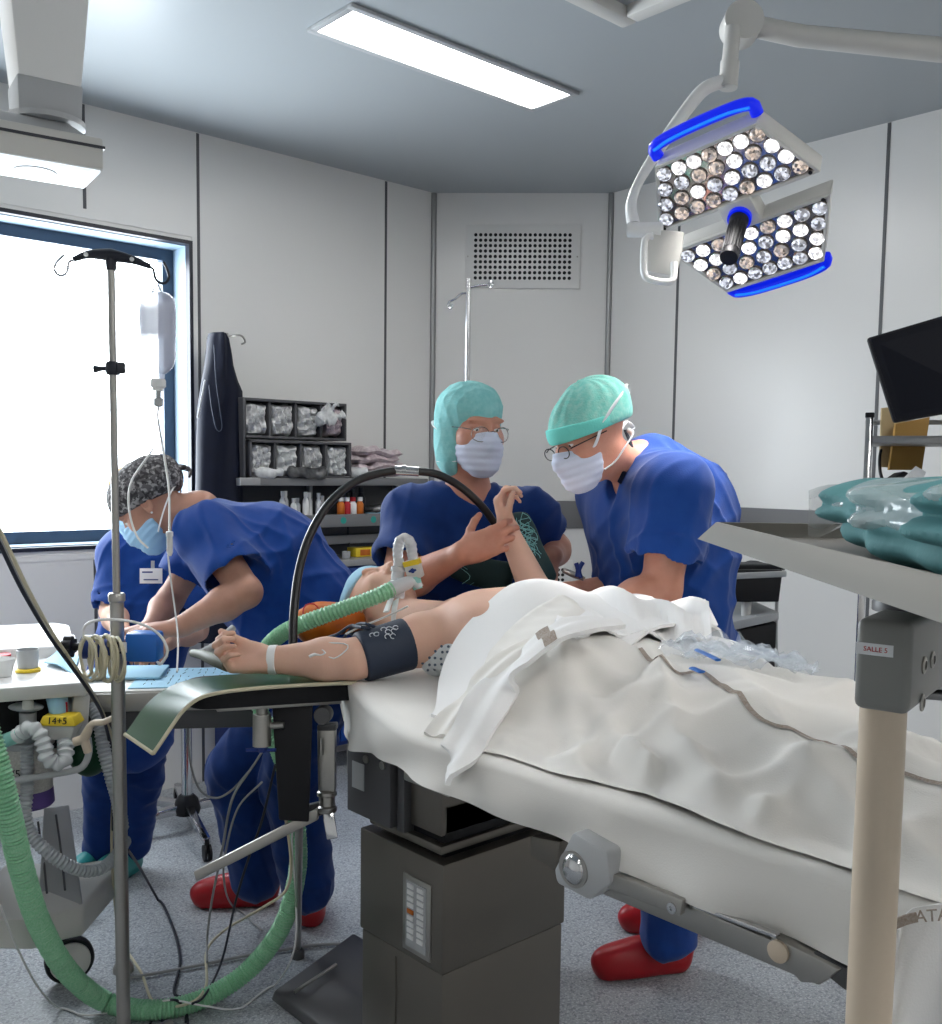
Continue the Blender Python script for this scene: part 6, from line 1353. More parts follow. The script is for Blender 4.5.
# ---------------------------------------------------------------- colleague behind (flowered cap)
hc = at(137, 503, 3.52); RH = orth(img(.15, -.35, .92), img(0, .95, .3))
pc4 = thing('person', 'person in a flowered cap, mostly hidden behind the one in the grey spotted cap', 'person', V(*onz(100, 890, 0)[:2], 0))
nb = at(148, 540, 3.56); shR, shL = at(120, 556, 3.56), at(205, 556, 3.58); elR, wrR = at(112, 612, 3.5), at(122, 632, 3.28); elL, wrL = at(196, 630, 3.5), at(170, 640, 3.3); pel = at(132, 690, 3.56)
rx_ = nrm(shL-shR); s = SDF(); W = head(s, hc, RH, .98); s.cone(W(0, -.02, -.07), nb, .054, .06, .03); s.loft((shL+shR)/2-V(0, 0, .13), pel, .12, .075, .12, .09, rx_, .05); s.cone(shL, shR, .045, None, .04)
arm(s, shR, elR, wrR, .95); hand(s, wrR, img(.3, -.2, .9), img(0, -1, 0), img(1, 0, 0)); arm(s, shL, elL, wrL, .95); hand(s, wrL, img(-.2, -.2, .9), img(0, -1, 0), img(-1, 0, 0))
bdy = part('body', s.mesh(.005), 'skinp', pc4); eyes(hc, RH, bdy)
s = SDF(); oR = sleeve(s, shR, elR, .8, .068, .078); oL = sleeve(s, shL, elL, .7); open_sleeve(s, *oR); open_sleeve(s, *oL); torso_cloth(s, nb, shL, shR, pel, rx_, (.16, .15, .18), (.12, .12, .14)); s.keep(creases(.008, 44, 41))
s.cone(nb, nb+V(0, 0, .14), .066, .08, .01, '-'); part('scrub_top', s.mesh(.006), 'scrub2', pc4)
part('name_badge', MB().box(nb+img(.062, -.125, .158), (.078, .002, .052), np.array([CR, np.cross(CU, CR), CU]), .001).mi(1).box(nb+img(.062, -.138, .1595), (.05, .001, .004), np.array([CR, np.cross(CU, CR), CU]), 0).box(nb+img(.05, -.112, .1595), (.036, .001, .005), np.array([CR, np.cross(CU, CR), CU]), 0), ['paper', 'bluedk'], pc4, 'white name badge')
part('badge_clip', MB().box(nb+img(.066, -.088, .152), (.012, .004, .03), np.array([CR, np.cross(CU, CR), CU]), .001), 'greyl', pc4)
f0 = V(*onz(98, 884, 0)[:2], 0); hips = [at(112, 706, 3.56), at(150, 706, 3.58)]; an = [V(f0[0], f0[1], .11)+img(-.01, 0, -.06)*V(1, 1, 0), V(f0[0], f0[1], .11)+img(.09, 0, -.10)*V(1, 1, 0)]; kn = [(hips[0]+an[0])/2, (hips[1]+an[1])/2]
s = SDF(); trousers(s, pel, rx_, hips, kn, an, .165, .135, (.095, .078, .065)); s.keep(creases(.008, 44, 44, 6, (.4, .4, 1))); part('scrub_trousers', s.mesh(.007), 'scrub', pc4)
for q in (0, 1): part('clog', clog(V(an[q][0], an[q][1], 0)+nrm(V(CF[0], CF[1], 0))*.05, nrm(V(-CF[0], -CF[1], 0)-V(CR[0], CR[1], 0)*.3)), 'clogt', pc4)
s = SDF(); cap_sdf(s, hc, RH, 1, (0, -.02, .055), (.094, .115, .086)); s.keep(folds(.004, 50, 45)); s.halfspace(W(0, .05, .022), V(0, .25, -1) @ RH); part('surgical_cap', s.mesh(.005), 'capflo', pc4)
part('face_mask', mask_mesh(hc, RH, .98, .004), 'maskb', pc4)
# ---------------------------------------------------------------- anaesthetist bending to the left
hc = at(151, 506, 3.08); RH = orth(img(-.70, -.70, .02), img(-.70, .70, .04))
pc3 = thing('person', 'person in a grey spotted cap bending low over the writing table', 'person', V(*onz(280, 910, 0)[:2], 0))
nb = at(200, 512, 3.12); ax_r = img(.12, -.10, .98); shL = nb+ax_r*.17+img(.045, -.055, 0); shR = nb-ax_r*.17+img(.02, -.07, 0)
elL = at(246, 592, 2.84); wrL = at(180, 627, 2.80); elR = at(170, 600, 3.25); wrR = at(150, 628, 3.1); pel = at(322, 652, 3.15)
s = SDF(); W = head(s, hc, RH, .98); s.cone(W(0, -.03, -.06), nb+img(.0, 0, 0), .055, .062, .03); s.loft((shL+shR)/2+nrm(pel-nb)*.13, pel, .125, .08, .13, .10, ax_r, .05); s.cone(nb, nb+nrm(pel-nb)*.14, .054, .06, .04); s.cone(shL, shR, .045, None, .04)
arm(s, shL, elL, wrL, 1.05); hand(s, wrL, img(-.95, -.05, .1), img(.0, -1, -.1), img(.1, .4, -1), curl=(.30, .45, .3)); arm(s, shR, elR, wrR, 1.0); hand(s, wrR, img(-.9, -.2, .1), img(0, -1, 0), img(0, 0, 1))
bdy = part('body', s.mesh(.0036), 'skint', pc3); eyes(hc, RH, bdy)
s = SDF(); m = (shL+shR)/2; axd = nrm(pel-m)
oL = sleeve(s, shL, elL, .66, .088, .098); oR = sleeve(s, shR, elR, .6); open_sleeve(s, *oL); open_sleeve(s, *oR)
torso_cloth(s, nb+img(.03, -.02, 0), shL, shR, pel, ax_r, (.18, .175, .195), (.125, .145, .165), .06); s.ell(at(268, 556, 3.12), (.19, .19, .17), None, .08); s.ell(at(318, 610, 3.12), (.16, .16, .16), None, .08)
s.keep(creases(.0095, 38, 51))
s.cone(nb+img(-.065, -.005, 0), nb+img(-.15, .01, 0), .054, .08, .01, '-'); part('scrub_top', s.mesh(.005), 'scrub2', pc3)
hips = [pel+ax_r*.09+V(0, 0, -.05), pel-ax_r*.09+V(0, 0, -.05)-nrm(V(CR[0], CR[1], 0))*.03]
an = [at(308, 886, 3.10), at(256, 876, 3.24)]; kn = [at(292, 775, 3.10), at(238, 772, 3.20)]
s = SDF(); trousers(s, pel, ax_r, hips, kn, an, .18, .16, (.115, .10, .085)); s.keep(creases(.009, 44, 52, 6, (.4, .4, 1))); part('scrub_trousers', s.mesh(.006), 'scrub', pc3)
h_, t_ = onz(276, 903, 0), onz(206, 905, 0); part('clog', clog(h_, nrm(t_-h_)), 'clog', pc3)
h_, t_ = onz(306, 896, 0), onz(312, 930, 0); part('clog', clog(h_+nrm(h_-t_)*.02, nrm(t_-h_)), 'clog', pc3)
s = SDF(); cap_sdf(s, hc, RH, 1, (0, -.020, .050), (.100, .124, .092)); s.ell(W(0, -.09, .04), (.06, .05, .06), RH, .04); s.keep(folds(.004, 55, 55)); s.halfspace(W(0, .0, .006), V(0, .30, -1) @ RH, .006); part('surgical_cap', s.mesh(.004), 'capleo', pc3)
part('cap_tail', MB().tube([W(0, -.13, .03), W(.0, -.155, .02), W(.01, -.165, -.005), W(0, -.15, -.02)], [.012, .010, .008, .004], 8), 'capleo', pc3)
mk = part('face_mask', mask_mesh(hc, RH, .98, .003, -.006, .012), 'maskb', pc3)
for q in (-1, 1): strap([(q*.062, .03, -.085), (q*.074, .0, -.07), (q*.078, -.05, -.045), (q*.05, -.095, -.02), (0, -.105, -.015)], W, mk)
part('earring', MB().ell(W(.084, -.002, -.034), (.0035, .0035, .0035)).ell(W(-.084, -.002, -.034), (.0035, .0035, .0035)), 'paper', pc3)
part('paper_tie', MB().tube([at(196, 492, 3.05), at(204, 486, 3.02), at(208, 492, 3.0), at(203, 500, 3.0)], .008, 8, flat=(1, .3)), 'paper', pc3) if False else None
# ================================================================== patient
hp_ = onz(381, 603, 1.135); RP = orth(V(.02, -.16, 1), V(.06, 1, .12))       # face up, crown towards the far end
pp = thing('person', 'patient lying on the operating table under white sheets, one forearm held up', 'person', V(hp_[0]-.1, 1.4, TZ))
shR = onz(420, 640, 1.115); elR = onz(355, 659, 1.082); wrR = onz(268, 660, 1.076); shL = shR+V(.34, -.02, .01); nbp = (shR+shL)/2+V(.0, .06, .0)
elL = at(556, 636, 2.42); wrL = at(507, 528, 2.60)
s = SDF(); W = head(s, hp_, RP, .97); s.cone(W(0, -.02, -.07), nbp, .052, .06, .03)
cx_ = (shR[0]+shL[0])/2
s.loft(V(cx_, shR[1]-.06, 1.125), V(cx_-.03, shR[1]-.34, 1.105), .165, .100, .150, .075, V(1, 0, 0), .06); s.loft(V(cx_-.03, shR[1]-.34, 1.105), V(cx_-.08, shR[1]-.60, 1.095), .150, .075, .135, .060, V(1, 0, 0), .06)
for q in (-1, 1): s.cone(nbp, shR if q < 0 else shL, .05, .055, .05); s.ell(V(cx_+q*.075, shR[1]-.14, 1.185), (.075, .09, .035), None, .05)
for q in (-1, 1): s.cone(V(cx_-.09+q*.07, shR[1]-.62, 1.085), V(cx_-.15+q*.07, shR[1]-.98, 1.060), .050, .028, .05); s.cone(V(cx_-.15+q*.07, shR[1]-.98, 1.060), V(cx_-.17+q*.06, .45, 1.052), .028, .016, .03)
arm(s, shR, elR, wrR, 1.0); tp = hand(s, wrR, nrm(onz(228, 659, 1.078)-wrR), img(.1, .72, .68), img(0, .5, -1), k=.95, curls=[(.95, 1.25, .7), (1.0, 1.3, .7), (1.05, 1.3, .7), (1.1, 1.3, .7)], spread=.03, th=(.35, .9, .25))
arm(s, shL, elL, wrL, .95); hand(s, wrL, img(-.26, .95, .1), img(.90, .15, .25), img(-.1, .1, .95), k=.84, curls=[(.75, .9, .6), (.85, 1.0, .6), (.95, 1.0, .6), (1.05, 1.05, .6)], spread=.05, th=(.30, .85, .5))
bdy = part('body', s.mesh(.0036), 'skinp', pp)
s = SDF(); s.ell(W(0, -.02, .055), V(.088, .112, .080)*.97, RP); s.keep(folds(.003, 60, 61)); s.halfspace(W(0, .05, .045), V(0, -.15, -1) @ RP); part('bouffant_cap', s.mesh(.004), 'bluepaper', pp)
# blood pressure cuff on the upper arm
ax = nrm(elR-shR); c0_, c1_ = elR-ax*.012, elR-ax*.012-ax*.115
s = SDF(); s.cone(c0_-ax*-.09, c1_-ax*.09, .0525, .0625, .01)
s.halfspace(c0_, ax, .006); s.halfspace(c1_, -ax, .006)
q = part('pressure_cuff', s.mesh(.0035), 'cuff', pp, 'dark blue pressure cuff')
pr_ = MB(); r = random.Random(8); yv = nrm(img(0, .2, 1)-ax*(img(0, .2, 1) @ ax)); xv = -ax; uv = np.cross(xv, yv)
def on_cuff(t, a, o=.0015):
    p = c0_+(c1_-c0_)*t; d = yv*math.cos(a)+uv*math.sin(a); return p+d*(.0535+.008*t+o)
sg = 1 if uv @ CU > 0 else -1
for t_, a_ in ((.25, .65), (.33, .62), (.5, .75), (.55, .55), (.6, .68), (.66, .5), (.72, .62), (.5, .35), (.6, .3)):
    pr_.tube([on_cuff(t_+.05*math.cos(b), sg*(a_+.10*math.sin(b))) for b in np.arange(9)*2*PI/9*(.6+.4*r.random())], .0010, 5)
part('printed_marks', pr_, 'print', q)
part('cuff_hose', MB().tube([on_cuff(.3, sg*1.2), on_cuff(.1, sg*1.3, .012), at(350, 626, 2.42), at(338, 634, 2.46), at(326, 638, 2.5)], .004, 8).tube([on_cuff(.4, sg*1.2), on_cuff(.2, sg*1.35, .016), at(352, 628, 2.43), at(342, 640, 2.46), at(334, 646, 2.47)], .0035, 8), 'cuff', q)
fa = nrm(elR-wrR); wv = wrR+fa*.012
part('wrist_band', MB().lathe(wv-fa*.009, fa, [(.0315, 0), (.0325, .001), (.0335, .017), (.0325, .018)], 28), 'sheetb', pp, 'white wrist band')
sgf = 1 if np.cross(fa, V(0, 0, 1)) @ CF > 0 else -1
part('cannula_dressing', (lambda A_: MB().tube([A_(.52, .35), A_(.58, .25), A_(.65, .3), A_(.70, .2), A_(.66, .05)], .0034, 8).tube([A_(.66, .1), A_(.80, .45), A_(.95, .0), A_(.90, -.25), A_(.72, -.35)], .0016, 6))(lambda t_, a_: wrR+(elR-wrR)*t_+(V(0, 0, 1)*math.cos(a_+.9)-nrm(np.cross(fa, V(0, 0, 1)))*sgf*math.sin(a_+.9))*(.0415+.009*t_)), 'cablew', pp)
# holding tube in the near hand
ht = thing('hand_roll', 'grey-green flexible roll held in the patient hand on the arm board', 'roll', at(215, 668, 2.34))
part('roll', MB().tube([at(228, 665, 2.26), at(215, 660, 2.30), at(203, 655, 2.36), at(193, 653, 2.42)], [.016, .015, .012, .010], 14), 'olive', ht)
part('thin_sheath', MB().tube([at(196, 655, 2.40), at(214, 646, 2.42), at(226, 634, 2.44), at(233, 628, 2.46)], [.009, .009, .008, .009], 12), 'greyl', ht)
# ------------------------------------------------------------------ airway
aw_ = thing('airway_circuit', 'clear breathing connectors and yellow labelled filter at the patient mouth', 'breathing connector', at(402, 575, 2.45))
D = 2.48
part('swivel_elbow', MB().tube([at(398, 560, D), at(398, 550, D), at(400, 542, D), at(405, 539, D), at(410, 543, D), at(412, 552, D), at(413, 562, D)], [.0125, .0135, .0145, .015, .0145, .0135, .0125], 16, corr=(.012, .06), step=.003), 'clear', aw_)
part('connector', MB().lathe(at(396, 598, D), at(399, 558, D)-at(396, 598, D), [(.019, 0), (.021, .004), (.021, .04), (.0165, .044), (.0165, .066), (.019, .068), (.019, .078), (.013, .08), (.013, .1)], 22), 'clear', aw_)
RBf = np.array([nrm(img(.93, .22, .3)), nrm(np.cross(img(-.22, .93, .1), img(.93, .22, .3))), nrm(img(-.22, .93, .1))]); RBf[2] = np.cross(RBf[0], RBf[1]); RBf = np.array([nrm(q) for q in RBf])
fc = at(414, 569, D-.02)
fb = part('filter', MB().box(fc, (.040, .026, .048), RBf, .005), 'offw', aw_)
part('filter_label', MB().box(fc+RBf[2]*.0165, (.041, .027, .014), RBf, .002), 'yellow', fb)
sg2 = 1 if RBf[1] @ CF < 0 else -1
part('filter_mark', MB().ell(fc-RBf[2]*.002+RBf[1]*.0135*sg2, (.011, .001, .004), RBf).box(fc-RBf[2]*.002+RBf[1]*.0135*sg2, (.007, .0016, .012), RBf, .0), 'bluedk', fb)
part('mint_neck', MB().cyl(at(418, 589, D-.02), at(415, 577, D-.02), .012, .014, n=18), 'mint', aw_)
part('hose_end', MB().tube([at(391, 590, 2.44), at(404, 584, 2.45), at(414, 582, 2.46), at(419, 588, 2.46)], [.020, .018, .015, .013], 18), 'clear', aw_)
part('tube_tape', MB().tube([at(393, 630, 2.40), at(394, 612, 2.38), at(396, 600, 2.42)], .010, 8, flat=(1, .2)), 'sheetb', aw_)
part('tie_tape', MB().tube([at(393, 594, 2.52), at(389, 604, 2.5), at(386, 612, 2.46)], .008, 8, flat=(1, .25)), 'sheetb', aw_)
solo('pale_lead', MB().tube([at(408, 606, 2.36), at(396, 612, 2.37), at(378, 620, 2.38), at(358, 628, 2.40), at(346, 634, 2.42)], .0024, 8), 'cablew', 'thin white lead lying across the patient neck above the blue cuff', 'lead')
# dark green patterned cuff behind the raised forearm
G = []
a0, a1 = at(508, 512, 2.66), at(548, 600, 2.64)
s = SDF(); s.loft(at(516, 520, 2.68), at(538, 580, 2.64), .040, .022, .050, .026, CR, .02); s.loft(at(455, 566, 2.72), at(505, 578, 2.68), .035, .018, .045, .022, img(.3, 1, 0), .03); s.keep(folds(.003, 40, 71))
gc = thing('green_arm_wrap', 'dark green cloth with pale line pattern hanging behind the raised forearm', 'cloth', at(525, 590, 2.66)); gw = part('wrap', s.mesh(.005), 'teald', gc)
pl = MB(); r = random.Random(5)
for i in range(16):
    p = [at(514+24*r.random()*.6+20*(j/6)*.6+8*i/16, 512+62*((i+j*2)/28)+r.uniform(-2, 2), 2.630+.004*r.random()) for j in range(5)]
    pl.tube(p, .0008, 5)
for i in range(5): pl.tube([at(452+9*i, 562+3*i, 2.69), at(470+8*i, 576+2*i, 2.685), at(462+8*i, 584+i, 2.69)], .0007, 5)
part('line_pattern', pl, 'capt', gw)
# ================================================================== sheets
def smooth01(t): t = np.clip(t, 0, 1); return t*t*(3-2*t)
def hY(Y): return np.interp(Y, [.25, .45, .60, .75, .90, 1.05, 1.2, 1.35, 1.5, 1.7], [.045, .052, .072, .100, .128, .150, .162, .168, .168, .168])
XC = cx_-.05
RID = []
for (xa, ya, xb, yb, am, wd) in ((505, 706, 560, 722, .016, .016), (560, 722, 622, 748, .020, .020), (625, 728, 648, 740, .026, .016), (648, 740, 638, 765, .022, .016), (560, 690, 590, 740, .014, .020), (660, 700, 700, 770, .018, .024), (700, 740, 745, 800, .016, .022), (600, 760, 660, 775, .014, .014), (760, 770, 800, 830, .014, .022), (640, 668, 668, 720, .010, .022), (735, 700, 790, 706, -.012, .012), (700, 790, 770, 815, .012, .016)):
    a_, b_ = onz(xa, ya, 1.11), onz(xb, yb, 1.11); RID.append((a_[:2], b_[:2]-a_[:2], am, wd))
crs = creases(.070, 15, 91, 8, (1, 1, 0)); crs2 = creases(.006, 46, 92, 7, (1, 1, 0))
def zdrape(X, Y):
    t = (X-np.interp(Y, [.3, .7, 1.1, 1.5], [XC-.13, XC-.11, XC-.05, XC]))/.30; body = hY(Y)*np.exp(-np.abs(t)**2.6*1.5)
    w = .010*np.sin(9*Y+6*X+1.0)*np.exp(-((X-1.25)/.16)**2)+.007*np.sin(17*Y-11*X)+.004*np.sin(31*Y+19*X+2)
    fold = .020*np.exp(-((X-1.22-.10*np.sin(7*Y))/.025)**2)*smooth01((Y-.8)/.3)*smooth01((1.35-Y)/.2)
    ridge = .014*np.exp(-(((X-1.28)+.55*(Y-1.02))/.022)**2)*np.exp(-((Y-1.0)/.16)**2)+.012*np.exp(-(((X-1.20)-.4*(Y-.86))/.018)**2)*np.exp(-((Y-.86)/.10)**2)
    q_ = V(X, Y)
    for a_, ba_, am, wd in RID:
        t_ = min(1, max(0, float((q_-a_) @ ba_)/float(ba_ @ ba_))); d_ = float(np.linalg.norm(q_-a_-ba_*t_)); ridge += am*math.exp(-(d_/wd)**2) if d_ < .12 else 0
    c_x = float(crs(np.array([[X, Y, 0]], np.float32))[0]+crs2(np.array([[X, Y, 0]], np.float32))[0])
    return TZ+.012+body+w*.8+fold*.6+ridge-c_x*.42
# base sheet on the mattress with the hanging near hem
hemY = np.array([.30, .54, .67, .83, 1.03, 1.266, 1.42, 1.55, 1.68, 1.80, 1.90, 1.96]); hemZ = np.array([.925, .929, .932, .9375, .943, .955, .953, .938, .908, .892, .890, .892])
rows_ = []
for Y in np.linspace(.30, 1.94, 170):
    hz = np.interp(Y, hemY, hemZ); xo = .26*min(1, max(0, (Y-1.33)/.6))**1.4; pts = []
    for t in np.linspace(0, 1, 18): z = hz+(TZ-.012-hz)*t; pts.append(V(xo+1.072+.010*math.sin(14*Y+3*t)*(1-t)+.006*math.sin(33*Y)*(1-t), Y, z))
    for a in np.linspace(.15, 1, 6): pts.append(V(xo+1.072+.02*(1-math.cos(a*PI/2)), Y, TZ-.012+.016*math.sin(a*PI/2)))
    for X in np.linspace(1.10+xo, TX1+.0, 50)[0:]: pts.append(V(X, Y+smooth01((Y-1.3)/.5)*.14*smooth01((X-1.30)/.16), TZ+.004+.003*math.sin(20*X+9*Y)*math.sin(13*Y-7*X)))
    for t in np.linspace(.1, 1, 8): pts.append(V(TX1+.012, Y+smooth01((Y-1.3)/.5)*.14, TZ+.004-.12*t))
    rows_.append(pts)
solo('base_sheet', MB().grid(np.array(rows_)), 'sheet', 'white sheet on the mattress, its long curved hem hanging over the near rail', 'sheet')
# big drape over the body
rows_ = []
for Y in np.linspace(.24, 1.40, 190):
    xn = 1.092+.012*math.sin(9*Y)+.008*math.sin(23*Y+1)+.05*smooth01((Y-1.16)/.16)+.10*smooth01((Y-1.24)/.16); pts = []
    for X in np.linspace(xn, TX1+.02, 110): pts.append(V(X, Y+.0, TZ+.009+max(0, zdrape(X, Y)-TZ-.009)*(.10+.90*smooth01((X-xn)/.07))))
    ze = pts[-1][2]
    for t in np.linspace(.08, 1, 14): pts.append(V(TX1+.02+.02*math.sin(t*2)+.008*math.sin(22*Y)*t, Y, ze-.20*t))
    rows_.append(pts)
G = np.array(rows_)
big = thing('surgical_drape', 'large white drape over the patient legs with a thin woven brown stripe down its middle', 'drape', V(1.4, .8, TZ))
part('drape_cloth', MB().grid(G), 'sheet', big)
def hit(px, py, off=.004):
    """where the line of sight meets the drape"""
    r = ray(px, py); t0 = 1.0
    for t in np.arange(1.0, 3.2, .004):
        p = CC+r*t
        if p[2] < zdrape(p[0], p[1])+off: return p
    return CC+r*3.2
st = MB()
def ribbon(pxs, w, off=.003, m=None):
    P = catmull(np.array([hit(x, y, off) for x, y in pxs]), .012); P[:, 2] = [zdrape(p[0], p[1])+off for p in P]
    T_ = np.gradient(P, axis=0); T_ /= np.linalg.norm(T_, axis=1)[:, None]; S_ = np.cross(T_, V(0, 0, 1)); S_ /= np.linalg.norm(S_, axis=1)[:, None]
    A_, B__ = P-S_*w/2, P+S_*w/2
    for q in (A_, B__): q[:, 2] = [zdrape(p[0], p[1])+off for p in q]
    return np.stack([A_, P, B__], 1)
st.grid(ribbon([(640, 648), (668, 664), (700, 672), (728, 690), (752, 712), (775, 725), (810, 738), (860, 760), (910, 775), (960, 790)], .0075))
part('woven_stripe', st, 'stripe', big, 'thin brown woven stripe')
# folded strip lying slantwise across the body
def strip(center, w, n, m, name, label, lift=.010, th=.010, stripe=None, fold=.004):
    P = catmull(np.array([onz(*q) if len(q) == 3 and not isinstance(q, np.ndarray) else q for q in center]), .010)
    T_ = np.gradient(P, axis=0); T_ /= np.linalg.norm(T_, axis=1)[:, None]; S_ = np.cross(T_, V(0, 0, 1)); S_ /= np.linalg.norm(S_, axis=1)[:, None]
    ws = np.interp(np.linspace(0, 1, len(P)), np.linspace(0, 1, len(w)), w)
    G = np.stack([P+S_*(ws*u)[:, None]+V(0, 0, 1)*(fold*math.sin(u*9)-.010*u*u*4*0)-V(0, 0, 1)*.02*abs(u)**3 for u in np.linspace(-.5, .5, 15)], 1)
    o = solo(name, MB().grid(G, th), m, label, 'sheet'); return o, G
o, G = strip([onx(446, 774, 1.045), onx(456, 754, 1.058), (466, 738, 1.052), (480, 712, 1.09), (500, 682, 1.13), (524, 654, 1.18), (548, 634, 1.215), (575, 622, 1.235), (610, 618, 1.235)], [.075, .080, .085, .085, .09, .09, .085, .08], 0, 'sheetb', 'folded_strip', 'folded white sheet strip lying slantwise down over the near edge of the table', .01, .009)
k_ = int(len(G)*.66); sb_ = MB().grid(G[k_:k_+4]+V(0, 0, .0015)); ob_ = part('woven_stripe', sb_, 'stripe', o, 'brown woven stripe')
o, G = strip([(438, 735, 1.04), (455, 712, 1.07), (476, 686, 1.115), (498, 664, 1.15), (520, 648, 1.175), (545, 636, 1.195)], [.06, .06, .06, .06, .06], 0, 'sheet', 'folded_strip', 'second folded white strip tucked under the slanting one, towards the chest', .01, .008)
# sheet over the chest
def zchest(X, Y):
    t = (X-cx_)/.24; return TZ+.012+.205*np.exp(-np.abs(t)**3*1.1)*np.interp(Y, [1.10, 1.32, 1.5, 1.62], [.84, .90, 1.0, 1.0])+.006*np.sin(16*X+9*Y)+.004*np.sin(27*Y-13*X)
rows_ = []
for v in np.linspace(0, 1, 80):
    pts = []
    for u in np.linspace(0, 1, 90):
        X = 1.17+.60*u; y0 = 1.13; y1 = 1.40+.15*smooth01(u*2.6)+.03*math.sin(5*u)-.02*u+.02*math.sin(11*u); Y = y0+(y1-y0)*v
        pts.append(V(X, Y, max(float(zchest(X, Y)), TZ+.012) - (.10*smooth01((X-1.70)/.07))))
    rows_.append(pts)
solo('chest_sheet', MB().grid(np.array(rows_), .006), 'sheetb', 'soft white sheet laid over the patient chest, edge towards the blue cuff', 'sheet')
# dotted gown peeking out beside the armpit
gw = thing('patient_gown', 'white patient gown with small dark dots bunched beside the armpit', 'gown', onz(440, 665, 1.08))
s = SDF(); s.cone(onz(432, 660, 1.075), onz(462, 648, 1.11), .026, .030, .02); s.cone(onz(436, 666, 1.06), onz(470, 660, 1.085), .022, .024, .02); s.keep(creases(.006, 70, 81))
part('gown_cloth', s.mesh(.004), 'gown', gw); dm = MB(); rr = np.random.default_rng(4)
for px in np.arange(422, 470, 6.5):
    for py in np.arange(646, 672, 6):
        x, y = px+rr.uniform(-1, 1), py+rr.uniform(-1, 1); r = ray(x, y); t_ = 1.9
        ps = s.p[:2]
        for t_ in np.arange(2.0, 2.6, .002):
            if min(float(q[0]((CC+r*t_)[None].astype(np.float32))[0]) for q in ps) < .0005: dm.lathe(CC+r*(t_-.004), -r, [(.0032, 0), (.0030, .0016)], 8); break
if dm.n: part('dots', dm, 'dots', gw)
# bunched drape on the surgeon's side
rows_ = []
edge = [(548, 622), (556, 606), (575, 600), (606, 594), (640, 600), (668, 604), (690, 606), (706, 610)]; low = [(560, 640), (580, 636), (612, 634), (645, 636), (668, 640), (685, 642), (700, 640), (712, 636)]
Dd = [2.40, 2.38, 2.34, 2.32, 2.26, 2.22, 2.18, 2.15]
E_ = catmull(np.array([at(x, y, d+.10) for (x, y), d in zip(edge, Dd)]), .008); Lw = catmull(np.array([hit(x, y, .006) for x, y in low]), .008)
n_ = 70; E_ = E_[np.linspace(0, len(E_)-1, n_).astype(int)]; Lw = Lw[np.linspace(0, len(Lw)-1, n_).astype(int)]
G = np.array([[Lw[i]*(1-v)+E_[i]*v+V(0, 0, .030*math.sin(v*PI)+.010*math.sin(9*v+i*.10)*math.sin(v*PI)+.007*math.sin(i*.35+6*v)) for v in np.linspace(0, 1, 26)]+[E_[i]+nrm(V(CF[0], CF[1], 0))*.05*t+V(0, 0, -.16*t*t+.0) for t in np.linspace(.1, 1, 10)] for i in range(n_)])
bu = thing('bunched_sheet', 'bright white sheet bunched up along the far side, below the bending surgeon arms', 'sheet', at(640, 640, 2.2)); part('bunched_cloth', MB().grid(G, .005), 'sheetb', bu)
cr = [at(690, 604, 2.15), at(700, 602, 2.18), at(713, 612, 2.16), at(716, 622, 2.14), at(708, 634, 2.10), at(697, 632, 2.08), at(692, 618, 2.12)]
G = np.array([[cr[0]*(1-u)*(1-v)+at(704, 600, 2.20)*u*(1-v)+at(717, 626, 2.16)*u*v+at(694, 634, 2.10)*(1-u)*v+CF*-.02*math.sin(u*PI)*math.sin(v*PI) for u in np.linspace(0, 1, 14)] for v in np.linspace(0, 1, 14)])
part('turned_corner', MB().grid(G, .004), 'sheetb', bu)
# clear wrap with blue print on the drape
s = thing('clear_wrap', 'crinkled clear wrapping with blue parts lying on the drape beside the surgeon', 'wrapping', hit(715, 660)); mb = MB(); r = np.random.default_rng(6)
c_ = hit(712, 662); 
for k in range(6):
    rows2 = []
    for v in np.linspace(0, 1, 12):
        rw = []
        for u in np.linspace(0, 1, 14):
            x = min(c_[0]-.06+.020*k+.10*u, TX1+.015); y = c_[1]+.075-.028*k-.09*v+.02*math.sin(3*u+k)
            rw.append(V(x, y, zdrape(x, y)+.008+.022*abs(math.sin(6*u+2.1*k)*math.sin(5*v+k))+.010*r.random()))
        rows2.append(rw)
    mb.grid(np.array(rows2))
part('film', mb, 'film2', s, smooth=False)
part('blue_strip', MB().tube([hit(697, 650, .03), hit(708, 655, .03), hit(718, 660, .035)], .006, 8, flat=(1, .4)).tube([hit(692, 668, .02), hit(702, 672, .022)], .008, 8, flat=(1, .3)), 'blue', s)
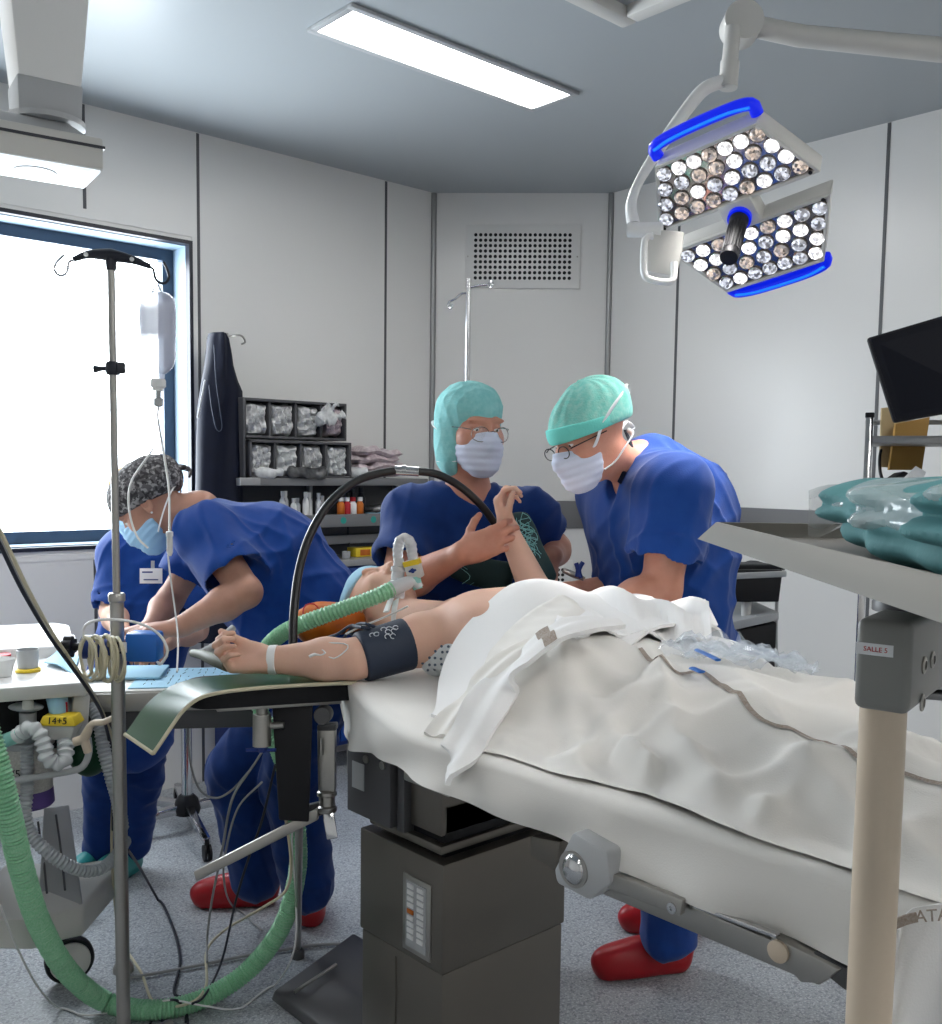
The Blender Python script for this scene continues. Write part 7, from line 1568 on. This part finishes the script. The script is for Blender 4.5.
# sheet at the foot end, bottom right
rows_ = []
for v in np.linspace(0, 1, 40):
    rows_.append([at(np.interp(u, [0, 1], [888+24*v*0-2*v, 1010]), 0, 1)*0+at(np.interp(u, [0, .25, 1], [886, 905, 1010])-3*v, np.interp(u, [0, .12, .3, 1], [1060, 930, 908, 890])*(1-v)+1110*v, 1.02+.05*u+.010*math.sin(9*u+5*v)) for u in np.linspace(0, 1, 40)])
fs = thing('foot_sheet', 'white sheet with brown woven lettering hanging over the foot end, bottom right', 'sheet', at(930, 1000, 1.05))
part('foot_cloth', MB().grid(np.array(rows_), .004), 'sheetb', fs)
ps = MB()
ps.tube([at(893, 925, 1.0), at(905, 920, 1.0), at(917, 917, 1.0)], .006, 6, flat=(.3, 1)); lettering('ATA', .018, at(932, 916, 1.008), nrm(img(1, .08, 0)), nrm(img(-.08, 1, 0)), ps, .0004); part('woven_letters', ps, 'stripe', fs)
# clamp beside the bending surgeon
cp_ = thing('surgical_clip', 'grey forceps with a dark blue clip held beside the bending surgeon', 'clip', at(572, 575, 2.62))
part('forceps', MB().tube([at(563, 570, 2.62), at(572, 574, 2.62), at(584, 579, 2.60)], [.007, .009, .006], 10), 'steel', cp_)
part('blue_clip', MB().tube([at(576, 563, 2.6), at(578, 570, 2.6), at(577, 577, 2.6)], .006, 8).tube([at(583, 562, 2.6), at(579, 570, 2.6), at(581, 578, 2.6)], .006, 8), 'bluedk', cp_)
# ================================================================== light
w = bpy.data.worlds.new('world'); scene.world = w; w.use_nodes = True
bg = w.node_tree.nodes['Background']; bg.inputs[0].default_value = (.86, .94, 1, 1); bg.inputs[1].default_value = WORLD
L = bpy.data.lights.new('window_daylight', 'AREA'); L.shape = 'RECTANGLE'; L.size = WX1-WX0; L.size_y = WZ1-WZ0; L.energy = 1; L.cycles.is_portal = True
lo = bpy.data.objects.new('window_daylight', L); COL.objects.link(lo); lo.location = ((WX0+WX1)/2, YW+.27, (WZ0+WZ1)/2); lo.rotation_euler = (-PI/2, 0, 0)
for sgn in (1, -1):
    L = bpy.data.lights.new('lamp_beam', 'SPOT'); L.energy = BEAM; L.spot_size = math.radians(46); L.spot_blend = .7; L.shadow_soft_size = .10; L.color = (1, .97, .95)
    lo = bpy.data.objects.new('lamp_beam', L); COL.objects.link(lo); p = LP(0, sgn*.12, .03); lo.location = tuple(p)
    aim = at(620, 625, 2.5); dv = Vector(tuple(aim-p)); lo.rotation_euler = dv.to_track_quat('-Z', 'Y').to_euler()
vs = scene.view_settings; vs.view_transform = 'Standard'; vs.look = 'None'; vs.gamma = 1; vs.exposure = EXPO; vs.use_curve_mapping = False
scene.cycles.use_denoising = True
scene.cycles.max_bounces = 8; scene.cycles.diffuse_bounces = 4; scene.cycles.glossy_bounces = 4; scene.cycles.transmission_bounces = 6; scene.cycles.transparent_max_bounces = 16
scene.cycles.sample_clamp_indirect = 6
